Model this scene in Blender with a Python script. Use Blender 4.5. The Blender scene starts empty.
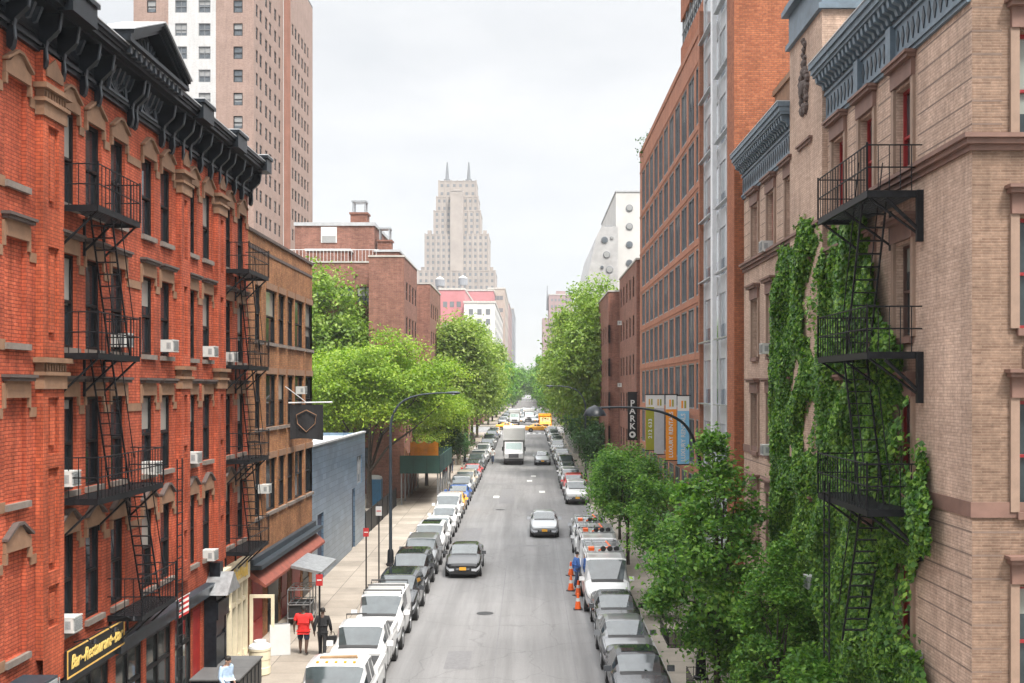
import bpy, math, random
import numpy as np
from mathutils import Vector, Matrix
rnd = random.Random(11)
C = bpy.context.scene.collection
PI = math.pi
# ---------------------------------------------------------------- layout: x across the street, y down the street, z up (metres)
EYE = 10.3; FP = 1100.0; VX = 529.0; VY = 388.0
XL = -10.3            # left building line
XR = 7.8              # right building line
KL, KR = -6.85, 4.6   # kerb lines
GR = 0.012; FLAT = 200.0
def gz(Y): return GR*min(max(Y, 0.0), FLAT)          # street climbs gently to the next avenue
def YL(px): return -XL*FP/(VX-px)
def YR(px): return XR*FP/(px-VX)
def ZZ(py, Y): return EYE-(py-VY)*Y/FP
def XX(px, Y): return (px-VX)*Y/FP
# ---------------------------------------------------------------- materials
MATS = {}
def newmat(name):
    m = bpy.data.materials.new(name); m.use_nodes = True
    nt = m.node_tree; nt.nodes.clear()
    out = nt.nodes.new('ShaderNodeOutputMaterial')
    b = nt.nodes.new('ShaderNodeBsdfPrincipled')
    nt.links.new(b.outputs[0], out.inputs[0])
    return m, nt, b
def N(nt, t, **k):
    n = nt.nodes.new(t)
    for a, v in k.items(): setattr(n, a, v)
    return n
def L(nt, a, b): nt.links.new(a, b)
def rgba(c): return (c[0], c[1], c[2], 1)
def mixc(nt, fac, a, b, mode='MIX'):
    n = N(nt, 'ShaderNodeMix', data_type='RGBA', blend_type=mode)
    n.clamp_factor = True
    for sock, v in ((n.inputs[0], fac), (n.inputs[6], a), (n.inputs[7], b)):
        if hasattr(v, 'is_linked'): L(nt, v, sock)
        elif isinstance(v, (int, float)): sock.default_value = v
        else: sock.default_value = rgba(v)
    return n.outputs[2]
def noise(nt, scale, detail=3, rough=.6, vec=None, w=None):
    n = N(nt, 'ShaderNodeTexNoise'); n.inputs['Scale'].default_value = scale
    n.inputs['Detail'].default_value = detail; n.inputs['Roughness'].default_value = rough
    if vec is not None: L(nt, vec, n.inputs['Vector'])
    return n.outputs['Fac']
def ramp(nt, fac, stops):
    r = N(nt, 'ShaderNodeValToRGB'); L(nt, fac, r.inputs[0])
    e = r.color_ramp.elements
    while len(e) < len(stops): e.new(.5)
    for i, (p, c) in enumerate(stops):
        e[i].position = p; e[i].color = rgba(c) if not isinstance(c, (int, float)) else (c, c, c, 1)
    return r.outputs[0]
def plain(name, col, rough=.6, metal=0, var=.18, scale=3.0, spec=.5, coat=0, bump=0):
    """painted / bare surface with a little mottling so that nothing is dead flat"""
    m, nt, b = newmat(name)
    tc = N(nt, 'ShaderNodeTexCoord')
    n = noise(nt, scale, 5, .65, tc.outputs['Object'])
    lo = tuple(c*(1-var) for c in col); hi = tuple(min(1, c*(1+var)) for c in col)
    L(nt, ramp(nt, n, [(.3, lo), (.7, hi)]), b.inputs['Base Color'])
    b.inputs['Roughness'].default_value = rough; b.inputs['Metallic'].default_value = metal
    b.inputs['Specular IOR Level'].default_value = spec
    if coat: b.inputs['Coat Weight'].default_value = coat; b.inputs['Coat Roughness'].default_value = .04
    if bump:
        bp = N(nt, 'ShaderNodeBump'); bp.inputs['Strength'].default_value = bump; bp.inputs['Distance'].default_value = .02
        L(nt, noise(nt, scale*8, 4, .6, tc.outputs['Object']), bp.inputs['Height']); L(nt, bp.outputs[0], b.inputs['Normal'])
    MATS[name] = m; return m
def brick(name, c1, c2, mortar, bw=.21, rh=.075, ms=.009, stain=.25, big=.6, rough=.85, streak=.25, var=.5):
    m, nt, b = newmat(name)
    uv = N(nt, 'ShaderNodeUVMap'); uv.uv_map = 'UVMap'
    t = N(nt, 'ShaderNodeTexBrick'); L(nt, uv.outputs[0], t.inputs['Vector'])
    t.inputs['Scale'].default_value = 1; t.inputs['Brick Width'].default_value = bw; t.inputs['Row Height'].default_value = rh
    t.inputs['Mortar Size'].default_value = ms; t.inputs['Mortar Smooth'].default_value = .3; t.inputs['Bias'].default_value = -.1
    t.inputs['Color1'].default_value = rgba(c1); t.inputs['Color2'].default_value = rgba(c2); t.inputs['Mortar'].default_value = rgba(mortar)
    n1 = noise(nt, big, 6, .65, uv.outputs[0])
    col = mixc(nt, 1.0, t.outputs[0], ramp(nt, n1, [(.3, 1-stain), (.7, 1+stain*.6)]), 'MULTIPLY')
    mp = N(nt, 'ShaderNodeMapping'); mp.inputs['Scale'].default_value = (3.0, .22, 1); L(nt, uv.outputs[0], mp.inputs[0])
    n2 = noise(nt, 1.0, 5, .7, mp.outputs[0])                        # vertical run-off streaks
    col = mixc(nt, 1.0, col, ramp(nt, n2, [(.35, 1-streak), (.6, 1.0)]), 'MULTIPLY')
    n3 = noise(nt, 9.0, 3, .7, uv.outputs[0])
    col = mixc(nt, 1.0, col, ramp(nt, n3, [(.3, 1-.18*var), (.7, 1+.18*var)]), 'MULTIPLY')
    L(nt, col, b.inputs['Base Color']); b.inputs['Roughness'].default_value = rough
    b.inputs['Specular IOR Level'].default_value = .25
    bp = N(nt, 'ShaderNodeBump'); bp.inputs['Strength'].default_value = .5; bp.inputs['Distance'].default_value = .01; bp.invert = True
    L(nt, t.outputs['Fac'], bp.inputs['Height']); L(nt, bp.outputs[0], b.inputs['Normal'])
    MATS[name] = m; return m
def glass(name, dark=(.018, .022, .026), blind=(.45, .43, .40), share=.45, rough=.06, tint=.5, ior=1.55):
    """window pane: dark room behind, and in some windows a roller blind pulled part way down (uv v runs 0..1 up the pane)"""
    m, nt, b = newmat(name)
    uv = N(nt, 'ShaderNodeUVMap'); uv.uv_map = 'UVMap'
    oi = N(nt, 'ShaderNodeObjectInfo')
    sep = N(nt, 'ShaderNodeSeparateXYZ'); L(nt, uv.outputs[0], sep.inputs[0])
    r2 = N(nt, 'ShaderNodeMath', operation='FRACT'); mu = N(nt, 'ShaderNodeMath', operation='MULTIPLY'); mu.inputs[1].default_value = 7.31
    L(nt, oi.outputs['Random'], mu.inputs[0]); L(nt, mu.outputs[0], r2.inputs[0])
    thr = N(nt, 'ShaderNodeMath', operation='MULTIPLY_ADD'); thr.inputs[1].default_value = .75; thr.inputs[2].default_value = .2
    L(nt, r2.outputs[0], thr.inputs[0])
    up = N(nt, 'ShaderNodeMath', operation='GREATER_THAN'); L(nt, sep.outputs[1], up.inputs[0]); L(nt, thr.outputs[0], up.inputs[1])
    has = N(nt, 'ShaderNodeMath', operation='LESS_THAN'); L(nt, oi.outputs['Random'], has.inputs[0]); has.inputs[1].default_value = share
    f = N(nt, 'ShaderNodeMath', operation='MULTIPLY'); L(nt, up.outputs[0], f.inputs[0]); L(nt, has.outputs[0], f.inputs[1])
    f2 = N(nt, 'ShaderNodeMath', operation='MULTIPLY'); L(nt, f.outputs[0], f2.inputs[0]); f2.inputs[1].default_value = tint
    tc = N(nt, 'ShaderNodeTexCoord')
    n = noise(nt, 2.2, 3, .6, tc.outputs['Object'])
    d = mixc(nt, n, tuple(c*.5 for c in dark), tuple(c*2.4 for c in dark))
    L(nt, mixc(nt, f2.outputs[0], d, blind), b.inputs['Base Color'])
    b.inputs['Roughness'].default_value = rough; b.inputs['IOR'].default_value = ior
    bp = N(nt, 'ShaderNodeBump'); bp.inputs['Strength'].default_value = .05; bp.inputs['Distance'].default_value = .05
    L(nt, noise(nt, .9, 2, .5, tc.outputs['Object']), bp.inputs['Height']); L(nt, bp.outputs[0], b.inputs['Normal'])
    MATS[name] = m; return m
def leafmat(name, c1, c2, c3, trans=.35):
    m, nt, b = newmat(name)
    g = N(nt, 'ShaderNodeNewGeometry'); oi = N(nt, 'ShaderNodeObjectInfo')
    tc = N(nt, 'ShaderNodeTexCoord')
    col = ramp(nt, g.outputs['Random Per Island'], [(0, c1), (.5, c2), (1, c3)])
    n = noise(nt, .55, 2, .5, tc.outputs['Object'])
    col = mixc(nt, 1.0, col, ramp(nt, n, [(.35, (.78, .85, .75)), (.65, (1.18, 1.12, 1.05))]), 'MULTIPLY')
    L(nt, col, b.inputs['Base Color']); b.inputs['Roughness'].default_value = .5; b.inputs['Specular IOR Level'].default_value = .35
    t = N(nt, 'ShaderNodeBsdfTranslucent'); L(nt, mixc(nt, 1.0, col, (1.1, 1.25, .6), 'MULTIPLY'), t.inputs[0])
    mx = N(nt, 'ShaderNodeMixShader'); mx.inputs[0].default_value = trans
    out = [q for q in nt.nodes if q.type == 'OUTPUT_MATERIAL'][0]
    L(nt, b.outputs[0], mx.inputs[1]); L(nt, t.outputs[0], mx.inputs[2]); L(nt, mx.outputs[0], out.inputs[0])
    MATS[name] = m; return m
M = MATS
# ---------------------------------------------------------------- mesh builder
class MB:
    def __init__(s): s.v = []; s.f = []; s.m = []; s.uvs = {}
    def face(s, pts, mat=0, uv=None):
        n = len(s.v); s.v.extend(tuple(p) for p in pts); s.f.append(tuple(range(n, n+len(pts)))); s.m.append(mat)
        if uv: s.uvs[len(s.f)-1] = uv
    def box(s, x0, x1, y0, y1, z0, z1, mat=0):
        n = len(s.v)
        s.v += [(x0,y0,z0),(x1,y0,z0),(x1,y1,z0),(x0,y1,z0),(x0,y0,z1),(x1,y0,z1),(x1,y1,z1),(x0,y1,z1)]
        for q in ((0,3,2,1),(4,5,6,7),(0,1,5,4),(1,2,6,5),(2,3,7,6),(3,0,4,7)):
            s.f.append(tuple(n+i for i in q)); s.m.append(mat)
        return s
    def prism(s, poly, axis, a0, a1, mat=0):
        """poly: 2-D points; axis 0: (y,z) extruded along x; 1: (x,z) along y; 2: (x,y) along z"""
        def P(p, a): return (a, p[0], p[1]) if axis == 0 else (p[0], a, p[1]) if axis == 1 else (p[0], p[1], a)
        n = len(s.v); k = len(poly)
        s.v += [P(p, a0) for p in poly] + [P(p, a1) for p in poly]
        s.f.append(tuple(n+i for i in range(k))); s.m.append(mat)
        s.f.append(tuple(n+k+i for i in reversed(range(k)))); s.m.append(mat)
        for i in range(k):
            j = (i+1) % k
            s.f.append((n+i, n+k+i, n+k+j, n+j)); s.m.append(mat)
        return s
    def tube(s, pts, r, n=6, mat=0, cap=True):
        pts = [Vector(p) for p in pts]; rs = r if isinstance(r, (list, tuple)) else [r]*len(pts)
        rings = []
        for i, p in enumerate(pts):
            d = (pts[min(i+1, len(pts)-1)]-pts[max(i-1, 0)])
            d = d.normalized() if d.length > 1e-9 else Vector((0, 0, 1))
            a = d.cross(Vector((0, 0, 1)) if abs(d.z) < .9 else Vector((1, 0, 0))).normalized(); b = d.cross(a)
            base = len(s.v)
            for k in range(n):
                t = 2*PI*(k+.5)/n; s.v.append(tuple(p+(a*math.cos(t)+b*math.sin(t))*rs[i]))
            rings.append(base)
        for i in range(len(rings)-1):
            for k in range(n):
                q = (k+1) % n
                s.f.append((rings[i]+k, rings[i]+q, rings[i+1]+q, rings[i+1]+k)); s.m.append(mat)
        if cap:
            s.f.append(tuple(rings[0]+k for k in reversed(range(n)))); s.m.append(mat)
            s.f.append(tuple(rings[-1]+k for k in range(n))); s.m.append(mat)
        return s
    def lathe(s, prof, n=16, c=(0, 0, 0), axis=2, mat=0):
        """prof: (radius, height) pairs round an axis through c"""
        rings = []
        for r, h in prof:
            base = len(s.v)
            for k in range(n):
                t = 2*PI*k/n; a, b = r*math.cos(t), r*math.sin(t)
                p = (a, b, h) if axis == 2 else (h, a, b) if axis == 0 else (a, h, b)
                s.v.append((p[0]+c[0], p[1]+c[1], p[2]+c[2]))
            rings.append(base)
        for i in range(len(rings)-1):
            for k in range(n):
                q = (k+1) % n
                s.f.append((rings[i]+k, rings[i]+q, rings[i+1]+q, rings[i+1]+k)); s.m.append(mat)
        s.f.append(tuple(rings[0]+k for k in reversed(range(n)))); s.m.append(mat)
        s.f.append(tuple(rings[-1]+k for k in range(n))); s.m.append(mat)
        return s
    def grid_wall(s, x0, x1, z0, z1, holes, depth=.15, mat=0, rmat=None, xf=None):
        """wall sheet in the xz plane (outward -y) with real openings and their reveals"""
        rmat = mat if rmat is None else rmat
        xf = xf or (lambda p: p)
        hs = [(max(x0, a), min(x1, b), max(z0, c), min(z1, d)) for a, b, c, d in holes if b > x0 and a < x1 and d > z0 and c < z1]
        xs = sorted({round(t, 4) for t in [x0, x1]+[h[0] for h in hs]+[h[1] for h in hs]})
        zs = sorted({round(t, 4) for t in [z0, z1]+[h[2] for h in hs]+[h[3] for h in hs]})
        for k in range(len(zs)-1):
            run = None
            for i in range(len(xs)-1):
                cx, cz = (xs[i]+xs[i+1])/2, (zs[k]+zs[k+1])/2
                solid = not any(h[0] < cx < h[1] and h[2] < cz < h[3] for h in hs)
                if solid and run is None: run = xs[i]
                if run is not None and (not solid or i == len(xs)-2):
                    e = xs[i+1] if solid else xs[i]
                    s.face([xf(p) for p in ((run,0,zs[k]),(e,0,zs[k]),(e,0,zs[k+1]),(run,0,zs[k+1]))], mat); run = None
        for a, b, c, d in hs:
            for q in (((a,0,c),(a,depth,c),(a,depth,d),(a,0,d)), ((b,depth,c),(b,0,c),(b,0,d),(b,depth,d)),
                      ((a,0,d),(a,depth,d),(b,depth,d),(b,0,d)), ((a,depth,c),(a,0,c),(b,0,c),(b,depth,c))):
                s.face([xf(p) for p in q], rmat)
    def mesh(s, name, mats, uv=True, smooth=None):
        me = bpy.data.meshes.new(name); me.from_pydata(s.v, [], s.f)
        for m in (mats if isinstance(mats, (list, tuple)) else [mats]): me.materials.append(M[m] if isinstance(m, str) else m)
        if len(me.materials) > 1: me.polygons.foreach_set('material_index', s.m)
        if uv and s.f:
            u = me.uv_layers.new(name='UVMap'); d = u.data
            vs = me.vertices
            for p in me.polygons:
                cu = s.uvs.get(p.index)
                if cu:
                    for q, li in enumerate(p.loop_indices): d[li].uv = cu[q]
                    continue
                nx, ny, nz = abs(p.normal.x), abs(p.normal.y), abs(p.normal.z)
                for li in p.loop_indices:
                    c = vs[me.loops[li].vertex_index].co
                    d[li].uv = (c.x, c.y) if nz > nx and nz > ny else (c.y, c.z) if nx > ny else (c.x, c.z)
        if smooth is not None:
            me.polygons.foreach_set('use_smooth', [True]*len(me.polygons)); me.set_sharp_from_angle(angle=math.radians(smooth))
        me.update(); return me
    def build(s, name, mats, parent=None, loc=(0, 0, 0), rz=0, uv=True, smooth=None):
        return link(name, s.mesh(name, mats, uv, smooth), parent, loc, rz)
def link(name, me, parent=None, loc=(0, 0, 0), rz=0):
    o = bpy.data.objects.new(name, me); C.objects.link(o)
    o.location = loc; o.rotation_euler = (0, 0, rz)
    if parent: o.parent = parent
    return o
def tag(o, label=None, cat=None, group=None, kind=None):
    if label: o['label'] = label
    if cat: o['category'] = cat
    if group: o['group'] = group
    if kind: o['kind'] = kind
    return o
def thing(name, label, cat, loc=(0, 0, 0), rz=0, group=None):
    o = bpy.data.objects.new(name, None); C.objects.link(o); o.empty_display_size = .2
    o.location = loc; o.rotation_euler = (0, 0, rz)
    return tag(o, label, cat, group)
def kids(o): return [c for c in C.objects if c.parent == o]
def copy_tree(o, parent=None, tree=None):
    c = o.copy(); C.objects.link(c)
    if parent: c.parent = parent
    for ch in list(o.children): copy_tree(ch, c)
    return c
class Side:
    """one face of a building in its local frame: origin and turn about z; along the face x, outward -y"""
    def __init__(s, ox, oy, rz): s.o = (ox, oy); s.rz = rz; s.c, s.s = math.cos(rz), math.sin(rz)
    def __call__(s, p): return (s.o[0]+p[0]*s.c-p[1]*s.s, s.o[1]+p[0]*s.s+p[1]*s.c, p[2])
_wc = {}
def window(parent, side, xc, z, w, h, style, frame_mat, pane_mat, sill_mat=None, head=None, head_mat=None, rec=.13, cap_mat=None, n=(1, 2), fw=.055):
    """a window at the opening's bottom centre: sash frame (the part) with pane, sill and head as sub-parts; meshes are shared"""
    key = (round(w, 3), round(h, 3), style, frame_mat, pane_mat, sill_mat, head, head_mat, rec, n, fw)
    if key not in _wc:
        f = MB(); y0, y1 = rec-.05, rec+.04
        f.box(-w/2, -w/2+fw, y0, y1, 0, h); f.box(w/2-fw, w/2, y0, y1, 0, h)
        f.box(-w/2+fw, w/2-fw, y0, y1, 0, fw); f.box(-w/2+fw, w/2-fw, y0, y1, h-fw, h)
        for i in range(1, n[0]): x = -w/2+w*i/n[0]; f.box(x-fw*.4, x+fw*.4, y0+.012, y1-.005, fw, h-fw)
        for k in range(1, n[1]): zz = h*k/n[1]; f.box(-w/2+fw, w/2-fw, y0+.006, y1-.008, zz-fw*.45, zz+fw*.45)
        p = MB(); hh = h/2
        p.face([(-w/2+.02, rec+.012, hh), (w/2-.02, rec+.012, hh), (w/2-.02, rec+.012, h-.02), (-w/2+.02, rec+.012, h-.02)], 0, [(0,.5),(1,.5),(1,1),(0,1)])
        p.face([(-w/2+.02, rec+.028, .02), (w/2-.02, rec+.028, .02), (w/2-.02, rec+.028, hh), (-w/2+.02, rec+.028, hh)], 0, [(0,0),(1,0),(1,.5),(0,.5)])
        sm = hm = None
        if sill_mat:
            t = MB(); t.box(-w/2-.05, w/2+.05, -.09, rec-.052, -.13, -.002); sm = t.mesh('sill', sill_mat)
        if head:
            t = MB()
            if head == 'flat':
                t.box(-w/2-.02, w/2+.02, -.06, .03, h+.003, h+.34); t.box(-w/2-.1, w/2+.1, -.15, .03, h+.34, h+.41, 1); t.box(-w/2-.14, w/2+.14, -.19, .03, h+.41, h+.47, 1)
                for sx in (-1, 1): t.box(min(sx*(w/2+.022), sx*(w/2+.11)), max(sx*(w/2+.022), sx*(w/2+.11)), -.05, .03, h-.2, h+.3)
            elif head == 'gable':
                t.prism([(-w/2-.08, h+.003), (w/2+.08, h+.003), (w/2+.08, h+.22), (w/2-.12, h+.28), (.12, h+.48), (-.12, h+.48), (-w/2+.12, h+.28), (-w/2-.08, h+.22)], 1, -.07, .03)
                t.prism([(-w/2-.1, h+.24), (-.1, h+.50), (.1, h+.50), (w/2+.1, h+.24), (w/2+.1, h+.29), (.12, h+.56), (-.12, h+.56), (-w/2-.1, h+.29)], 1, -.13, .02, 1)
                for sx in (-1, 1): t.box(min(sx*(w/2+.01), sx*(w/2+.1)), max(sx*(w/2+.01), sx*(w/2+.1)), -.08, .03, h-.22, h-.01)
            elif head == 'plain':
                t.box(-w/2-.03, w/2+.03, -.04, .03, h+.003, h+.26)
            elif head == 'brown':
                t.box(-w/2-.16, w/2+.16, -.09, .03, h+.06, h+.42); t.box(-w/2-.22, w/2+.22, -.2, .03, h+.42, h+.5); t.box(-w/2-.26, w/2+.26, -.25, .03, h+.5, h+.56)
                for sx in (-1, 1): t.box(min(sx*(w/2+.015), sx*(w/2+.17)), max(sx*(w/2+.015), sx*(w/2+.17)), -.06, .03, .0, h+.06, 1)
            hm = t.mesh('lintel', [head_mat, cap_mat or head_mat])
        _wc[key] = (f.mesh('window', frame_mat), p.mesh('pane', pane_mat), sm, hm)
    fm, pm, sm, hm = _wc[key]
    o = link('window', fm, parent, side((xc, 0, z)), side.rz)
    link('pane', pm, o)
    if sm: link('sill', sm, o)
    if hm: link('lintel', hm, o)
    return o
def tri_text(txt, size, mat, depth=.01, shear=0, bold=0):
    cu = bpy.data.curves.new('lettering', 'FONT'); cu.body = txt; cu.size = size; cu.extrude = depth; cu.shear = shear; cu.offset = bold
    cu.align_x = 'CENTER'; cu.align_y = 'CENTER'; cu.resolution_u = 3
    o = bpy.data.objects.new('lettering', cu); C.objects.link(o)
    bpy.context.view_layer.update()
    me = bpy.data.meshes.new_from_object(o.evaluated_get(bpy.context.evaluated_depsgraph_get()))
    bpy.data.objects.remove(o); bpy.data.curves.remove(cu)
    me.materials.clear(); me.materials.append(M[mat]); me.name = 'lettering'
    me.transform(Matrix.Rotation(PI/2, 4, 'X'))          # stands in xz, faces -y
    return me
HAZE, SKY_LO, SKY_HI, SUN_E, SUN_A, EXPO = .0002, 4.4, 21.0, 3.2, 14, 1.02
# ---------------------------------------------------------------- palette
brick('red_brick', (.52, .118, .056), (.40, .080, .040), (.24, .055, .032), stain=.42, streak=.42, ms=.011, var=1.2)
brick('orange_brick', (.52, .115, .05), (.41, .084, .038), (.26, .066, .036), stain=.4, streak=.4, ms=.011, var=1.2)
brick('tan_brick', (.40, .185, .078), (.28, .105, .046), (.24, .14, .08), stain=.4, streak=.35, ms=.011, var=1.3)
brick('rose_stucco_brick', (.52, .375, .29), (.44, .31, .235), (.37, .265, .205), stain=.24, streak=.24, ms=.009, bw=.34, rh=.06, var=1.3)
brick('roman_brick', (.255, .168, .12), (.175, .108, .075), (.25, .175, .13), bw=.34, rh=.05, ms=.009, stain=.25, streak=.22, var=1.2)
brick('modern_brick', (.40, .135, .062), (.27, .08, .038), (.22, .10, .06), stain=.2, streak=.18, ms=.012, var=1.2)
brick('modern_brick_trim', (.40, .165, .098), (.33, .125, .072), (.28, .15, .10), stain=.18, streak=.2, ms=.011)
brick('brown_brick', (.27, .12, .086), (.19, .08, .058), (.2, .115, .085), stain=.24, streak=.24, ms=.013, bw=.3, rh=.11, var=1.2)
brick('apartment_brick', (.29, .135, .10), (.20, .09, .068), (.22, .14, .11), stain=.22, streak=.22, ms=.014, bw=.4, rh=.15, var=1.2)
brick('tower_brick', (.35, .245, .205), (.28, .19, .155), (.33, .245, .21), stain=.14, streak=.15)
brick('tower_brick_dark', (.30, .15, .11), (.31, .14, .10), (.33, .2, .16), stain=.14, streak=.15)
brick('white_brick', (.56, .555, .55), (.50, .495, .49), (.45, .45, .45), stain=.08, streak=.12)
plain('limestone', (.215, .12, .07), .85, var=.22, scale=2.5, bump=.3)
plain('brownstone', (.085, .062, .054), .8, var=.25, scale=2, bump=.2)
plain('brown_trim', (.165, .092, .07), .7, var=.2, scale=2)
plain('sill_stone', (.17, .14, .12), .85, var=.25, scale=4)
plain('joint_dark', (.17, .12, .095), .9, var=.2)  # dark brown of the joints in the grooved brickwork
plain('sandstone_trim', (.25, .17, .125), .8, var=.15, scale=3)
plain('black_paint', (.010, .013, .017), .38, var=.5, scale=5, spec=.22)
plain('black_iron', (.009, .010, .012), .5, var=.5, scale=8, spec=.2)
plain('cornice_edge', (.05, .062, .075), .4, var=.5, scale=5)
plain('flashing', (.40, .41, .42), .5, var=.15, scale=2)
plain('slate_blue_metal', (.105, .145, .18), .5, var=.25, scale=3)
plain('slate_dark', (.022, .032, .042), .5, var=.3, scale=3)
plain('roof_tar', (.10, .10, .10), .9, var=.25, scale=1)
plain('roof_pale', (.5, .5, .49), .9, var=.15, scale=.6)
plain('frame_black', (.012, .012, .013), .5, var=.3, spec=.25)
plain('frame_red', (.26, .016, .018), .4, var=.2)
plain('frame_brown', (.09, .05, .04), .5, var=.2)
plain('frame_grey', (.16, .17, .18), .45, var=.2)
plain('frame_white', (.55, .55, .54), .5, var=.1)
plain('ac_white', (.50, .50, .48), .5, var=.12, scale=6)
plain('ac_grey', (.26, .27, .27), .5, var=.2, scale=20)
plain('white_metal', (.62, .63, .64), .4, var=.08)
plain('silver_panel', (.50, .49, .48), .35, metal=.5, var=.2, scale=.6)
plain('terracotta', (.21, .055, .035), .7, var=.25)
plain('spandrel', (.42, .43, .44), .3, var=.1)
plain('gold', (.62, .38, .09), .4, var=.2, scale=8)
plain('gold_paint', (.70, .50, .14), .5, var=.1)
plain('cream_paint', (.70, .62, .45), .5, var=.1)
plain('red_paint', (.32, .022, .018), .5, var=.2)
plain('board_white', (.44, .44, .43), .6, var=.06)
plain('red_sign', (.40, .025, .025), .5, var=.1)
plain('white_paint', (.62, .62, .60), .55, var=.06)
plain('green_ply', (.012, .055, .045), .7, var=.25, scale=1.5)
plain('steel_post', (.28, .29, .29), .4, metal=.6, var=.2)
plain('galvanised', (.42, .43, .44), .4, metal=.8, var=.25, scale=6)
plain('orange_net', (.85, .30, .02), .8, var=.15)
plain('salmon_board', (.62, .32, .2), .8, var=.2)
plain('timber', (.30, .19, .10), .8, var=.25)
plain('toilet_blue', (.03, .12, .22), .5, var=.15)
plain('bark', (.055, .043, .034), .95, var=.4, scale=6, bump=.6)
plain('bark_pale', (.12, .10, .075), .95, var=.45, scale=4, bump=.5)
plain('soil', (.05, .037, .026), .95, var=.3, scale=5)
plain('concrete_cap', (.42, .40, .37), .9, var=.2, scale=2)
plain('pink_wall', (.42, .16, .17), .8, var=.12, scale=.2)
plain('pale_wall', (.52, .51, .49), .8, var=.12, scale=.2)
plain('beige_wall', (.34, .29, .25), .8, var=.15, scale=.2)
plain('deco_stone', (.30, .26, .23), .85, var=.14, scale=.12)
plain('deco_dark_grey', (.13, .14, .15), .7, var=.15, scale=.2)  # dark grey of the tower's horns and the far window panes
plain('grey_far', (.22, .23, .25), .8, var=.15, scale=.2)
plain('mauve_far', (.27, .18, .175), .8, var=.15, scale=.2)
plain('tyre', (.012, .012, .012), .85, var=.3, scale=10)
plain('rim', (.35, .36, .37), .3, metal=.9, var=.1)
plain('plastic_black', (.018, .018, .019), .55, var=.2)
plain('lamp_glass', (.55, .57, .60), .08, var=.1, coat=1)
plain('tail_red', (.35, .01, .01), .2, var=.1, coat=1)
plain('amber', (.8, .28, .02), .3, var=.1)
plain('plate_yellow', (.85, .42, .04), .5, var=.05)
plain('chrome', (.55, .56, .58), .15, metal=1, var=.05)
plain('cone_orange', (.85, .13, .02), .5, var=.1)
plain('skin_dark', (.09, .05, .035), .55, var=.1)
plain('skin_light', (.45, .27, .19), .55, var=.1)
plain('hair', (.015, .012, .010), .7, var=.2)
for nm, c in dict(red=(.62, .022, .02), black=(.013, .013, .015), navy=(.02, .03, .06), blue=(.06, .16, .45), paleblue=(.38, .50, .66),
                  white=(.7, .7, .68), grey=(.2, .2, .21), denim=(.06, .09, .16), pink=(.6, .2, .25), tan=(.4, .3, .2)).items():
    plain('cloth_'+nm, c, .85, var=.22, scale=9)
def paint(name, c, rough=.28, metal=0): return plain('paint_'+name, c, rough, metal, var=.05, scale=1.2, coat=.55)
paint('white', (.60, .60, .595)); paint('silver', (.34, .35, .36), .3, .5); paint('grey', (.16, .165, .17), .3, .4)
paint('darkgrey', (.024, .026, .03), .26, .2); paint('black', (.007, .007, .008), .22); paint('blue', (.02, .085, .30)); paint('navy', (.015, .025, .07))
paint('red', (.42, .02, .02)); paint('yellow', (.80, .36, .012)); paint('beige', (.45, .40, .32)); paint('greygreen', (.16, .19, .17)); paint('bus', (.78, .33, .01))
plain('box_white', (.58, .58, .57), .45, var=.08, scale=.8)
glass('pane_dark', share=.3, tint=.8); glass('pane_red_bldg', (.014, .018, .022), (.36, .35, .32), .42, tint=.8)
glass('pane_beige', (.025, .034, .036), (.36, .38, .33), .4, tint=.65)
glass('pane_modern', (.04, .045, .05), (.30, .29, .27), .5, tint=.55, rough=.08)
glass('pane_curtain', (.085, .105, .125), (.5, .52, .53), .6, tint=.6, rough=.06)
glass('pane_far', (.07, .08, .09), (.45, .44, .42), .5, tint=.5, rough=.15)
glass('pane_shop', (.03, .035, .035), (.12, .12, .11), .2, tint=.4)
def car_glass():
    m = bpy.data.materials.new('car_glass'); m.use_nodes = True; nt = m.node_tree; nt.nodes.clear(); out = nt.nodes.new('ShaderNodeOutputMaterial')
    t = nt.nodes.new('ShaderNodeBsdfTransparent'); t.inputs[0].default_value = (.62, .70, .68, 1)
    g = nt.nodes.new('ShaderNodeBsdfGlossy'); g.inputs[0].default_value = (.95, 1, 1, 1); g.inputs['Roughness'].default_value = .03
    f = nt.nodes.new('ShaderNodeFresnel'); f.inputs[0].default_value = 1.75; mx = nt.nodes.new('ShaderNodeMixShader')
    ge = nt.nodes.new('ShaderNodeNewGeometry'); ml = nt.nodes.new('ShaderNodeMath'); ml.operation = 'MULTIPLY_ADD'; ml.inputs[1].default_value = -1; ml.inputs[2].default_value = 1; L(nt, ge.outputs['Backfacing'], ml.inputs[0])
    m2 = nt.nodes.new('ShaderNodeMath'); m2.operation = 'MULTIPLY'; L(nt, ml.outputs[0], m2.inputs[0]); L(nt, f.outputs[0], m2.inputs[1])
    L(nt, m2.outputs[0], mx.inputs[0]); L(nt, t.outputs[0], mx.inputs[1]); L(nt, g.outputs[0], mx.inputs[2]); L(nt, mx.outputs[0], out.inputs[0]); MATS['car_glass'] = m
car_glass(); glass('car_screen', (.03, .038, .04), (.1, .1, .1), 0, rough=.05, ior=1.85); glass('car_glass_dark', (.012, .016, .018), (.1, .1, .1), 0, rough=.04, ior=1.6); plain('car_seat', (.045, .045, .047), .8, var=.2); plain('car_trim', (.03, .03, .032), .7, var=.2)
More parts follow.
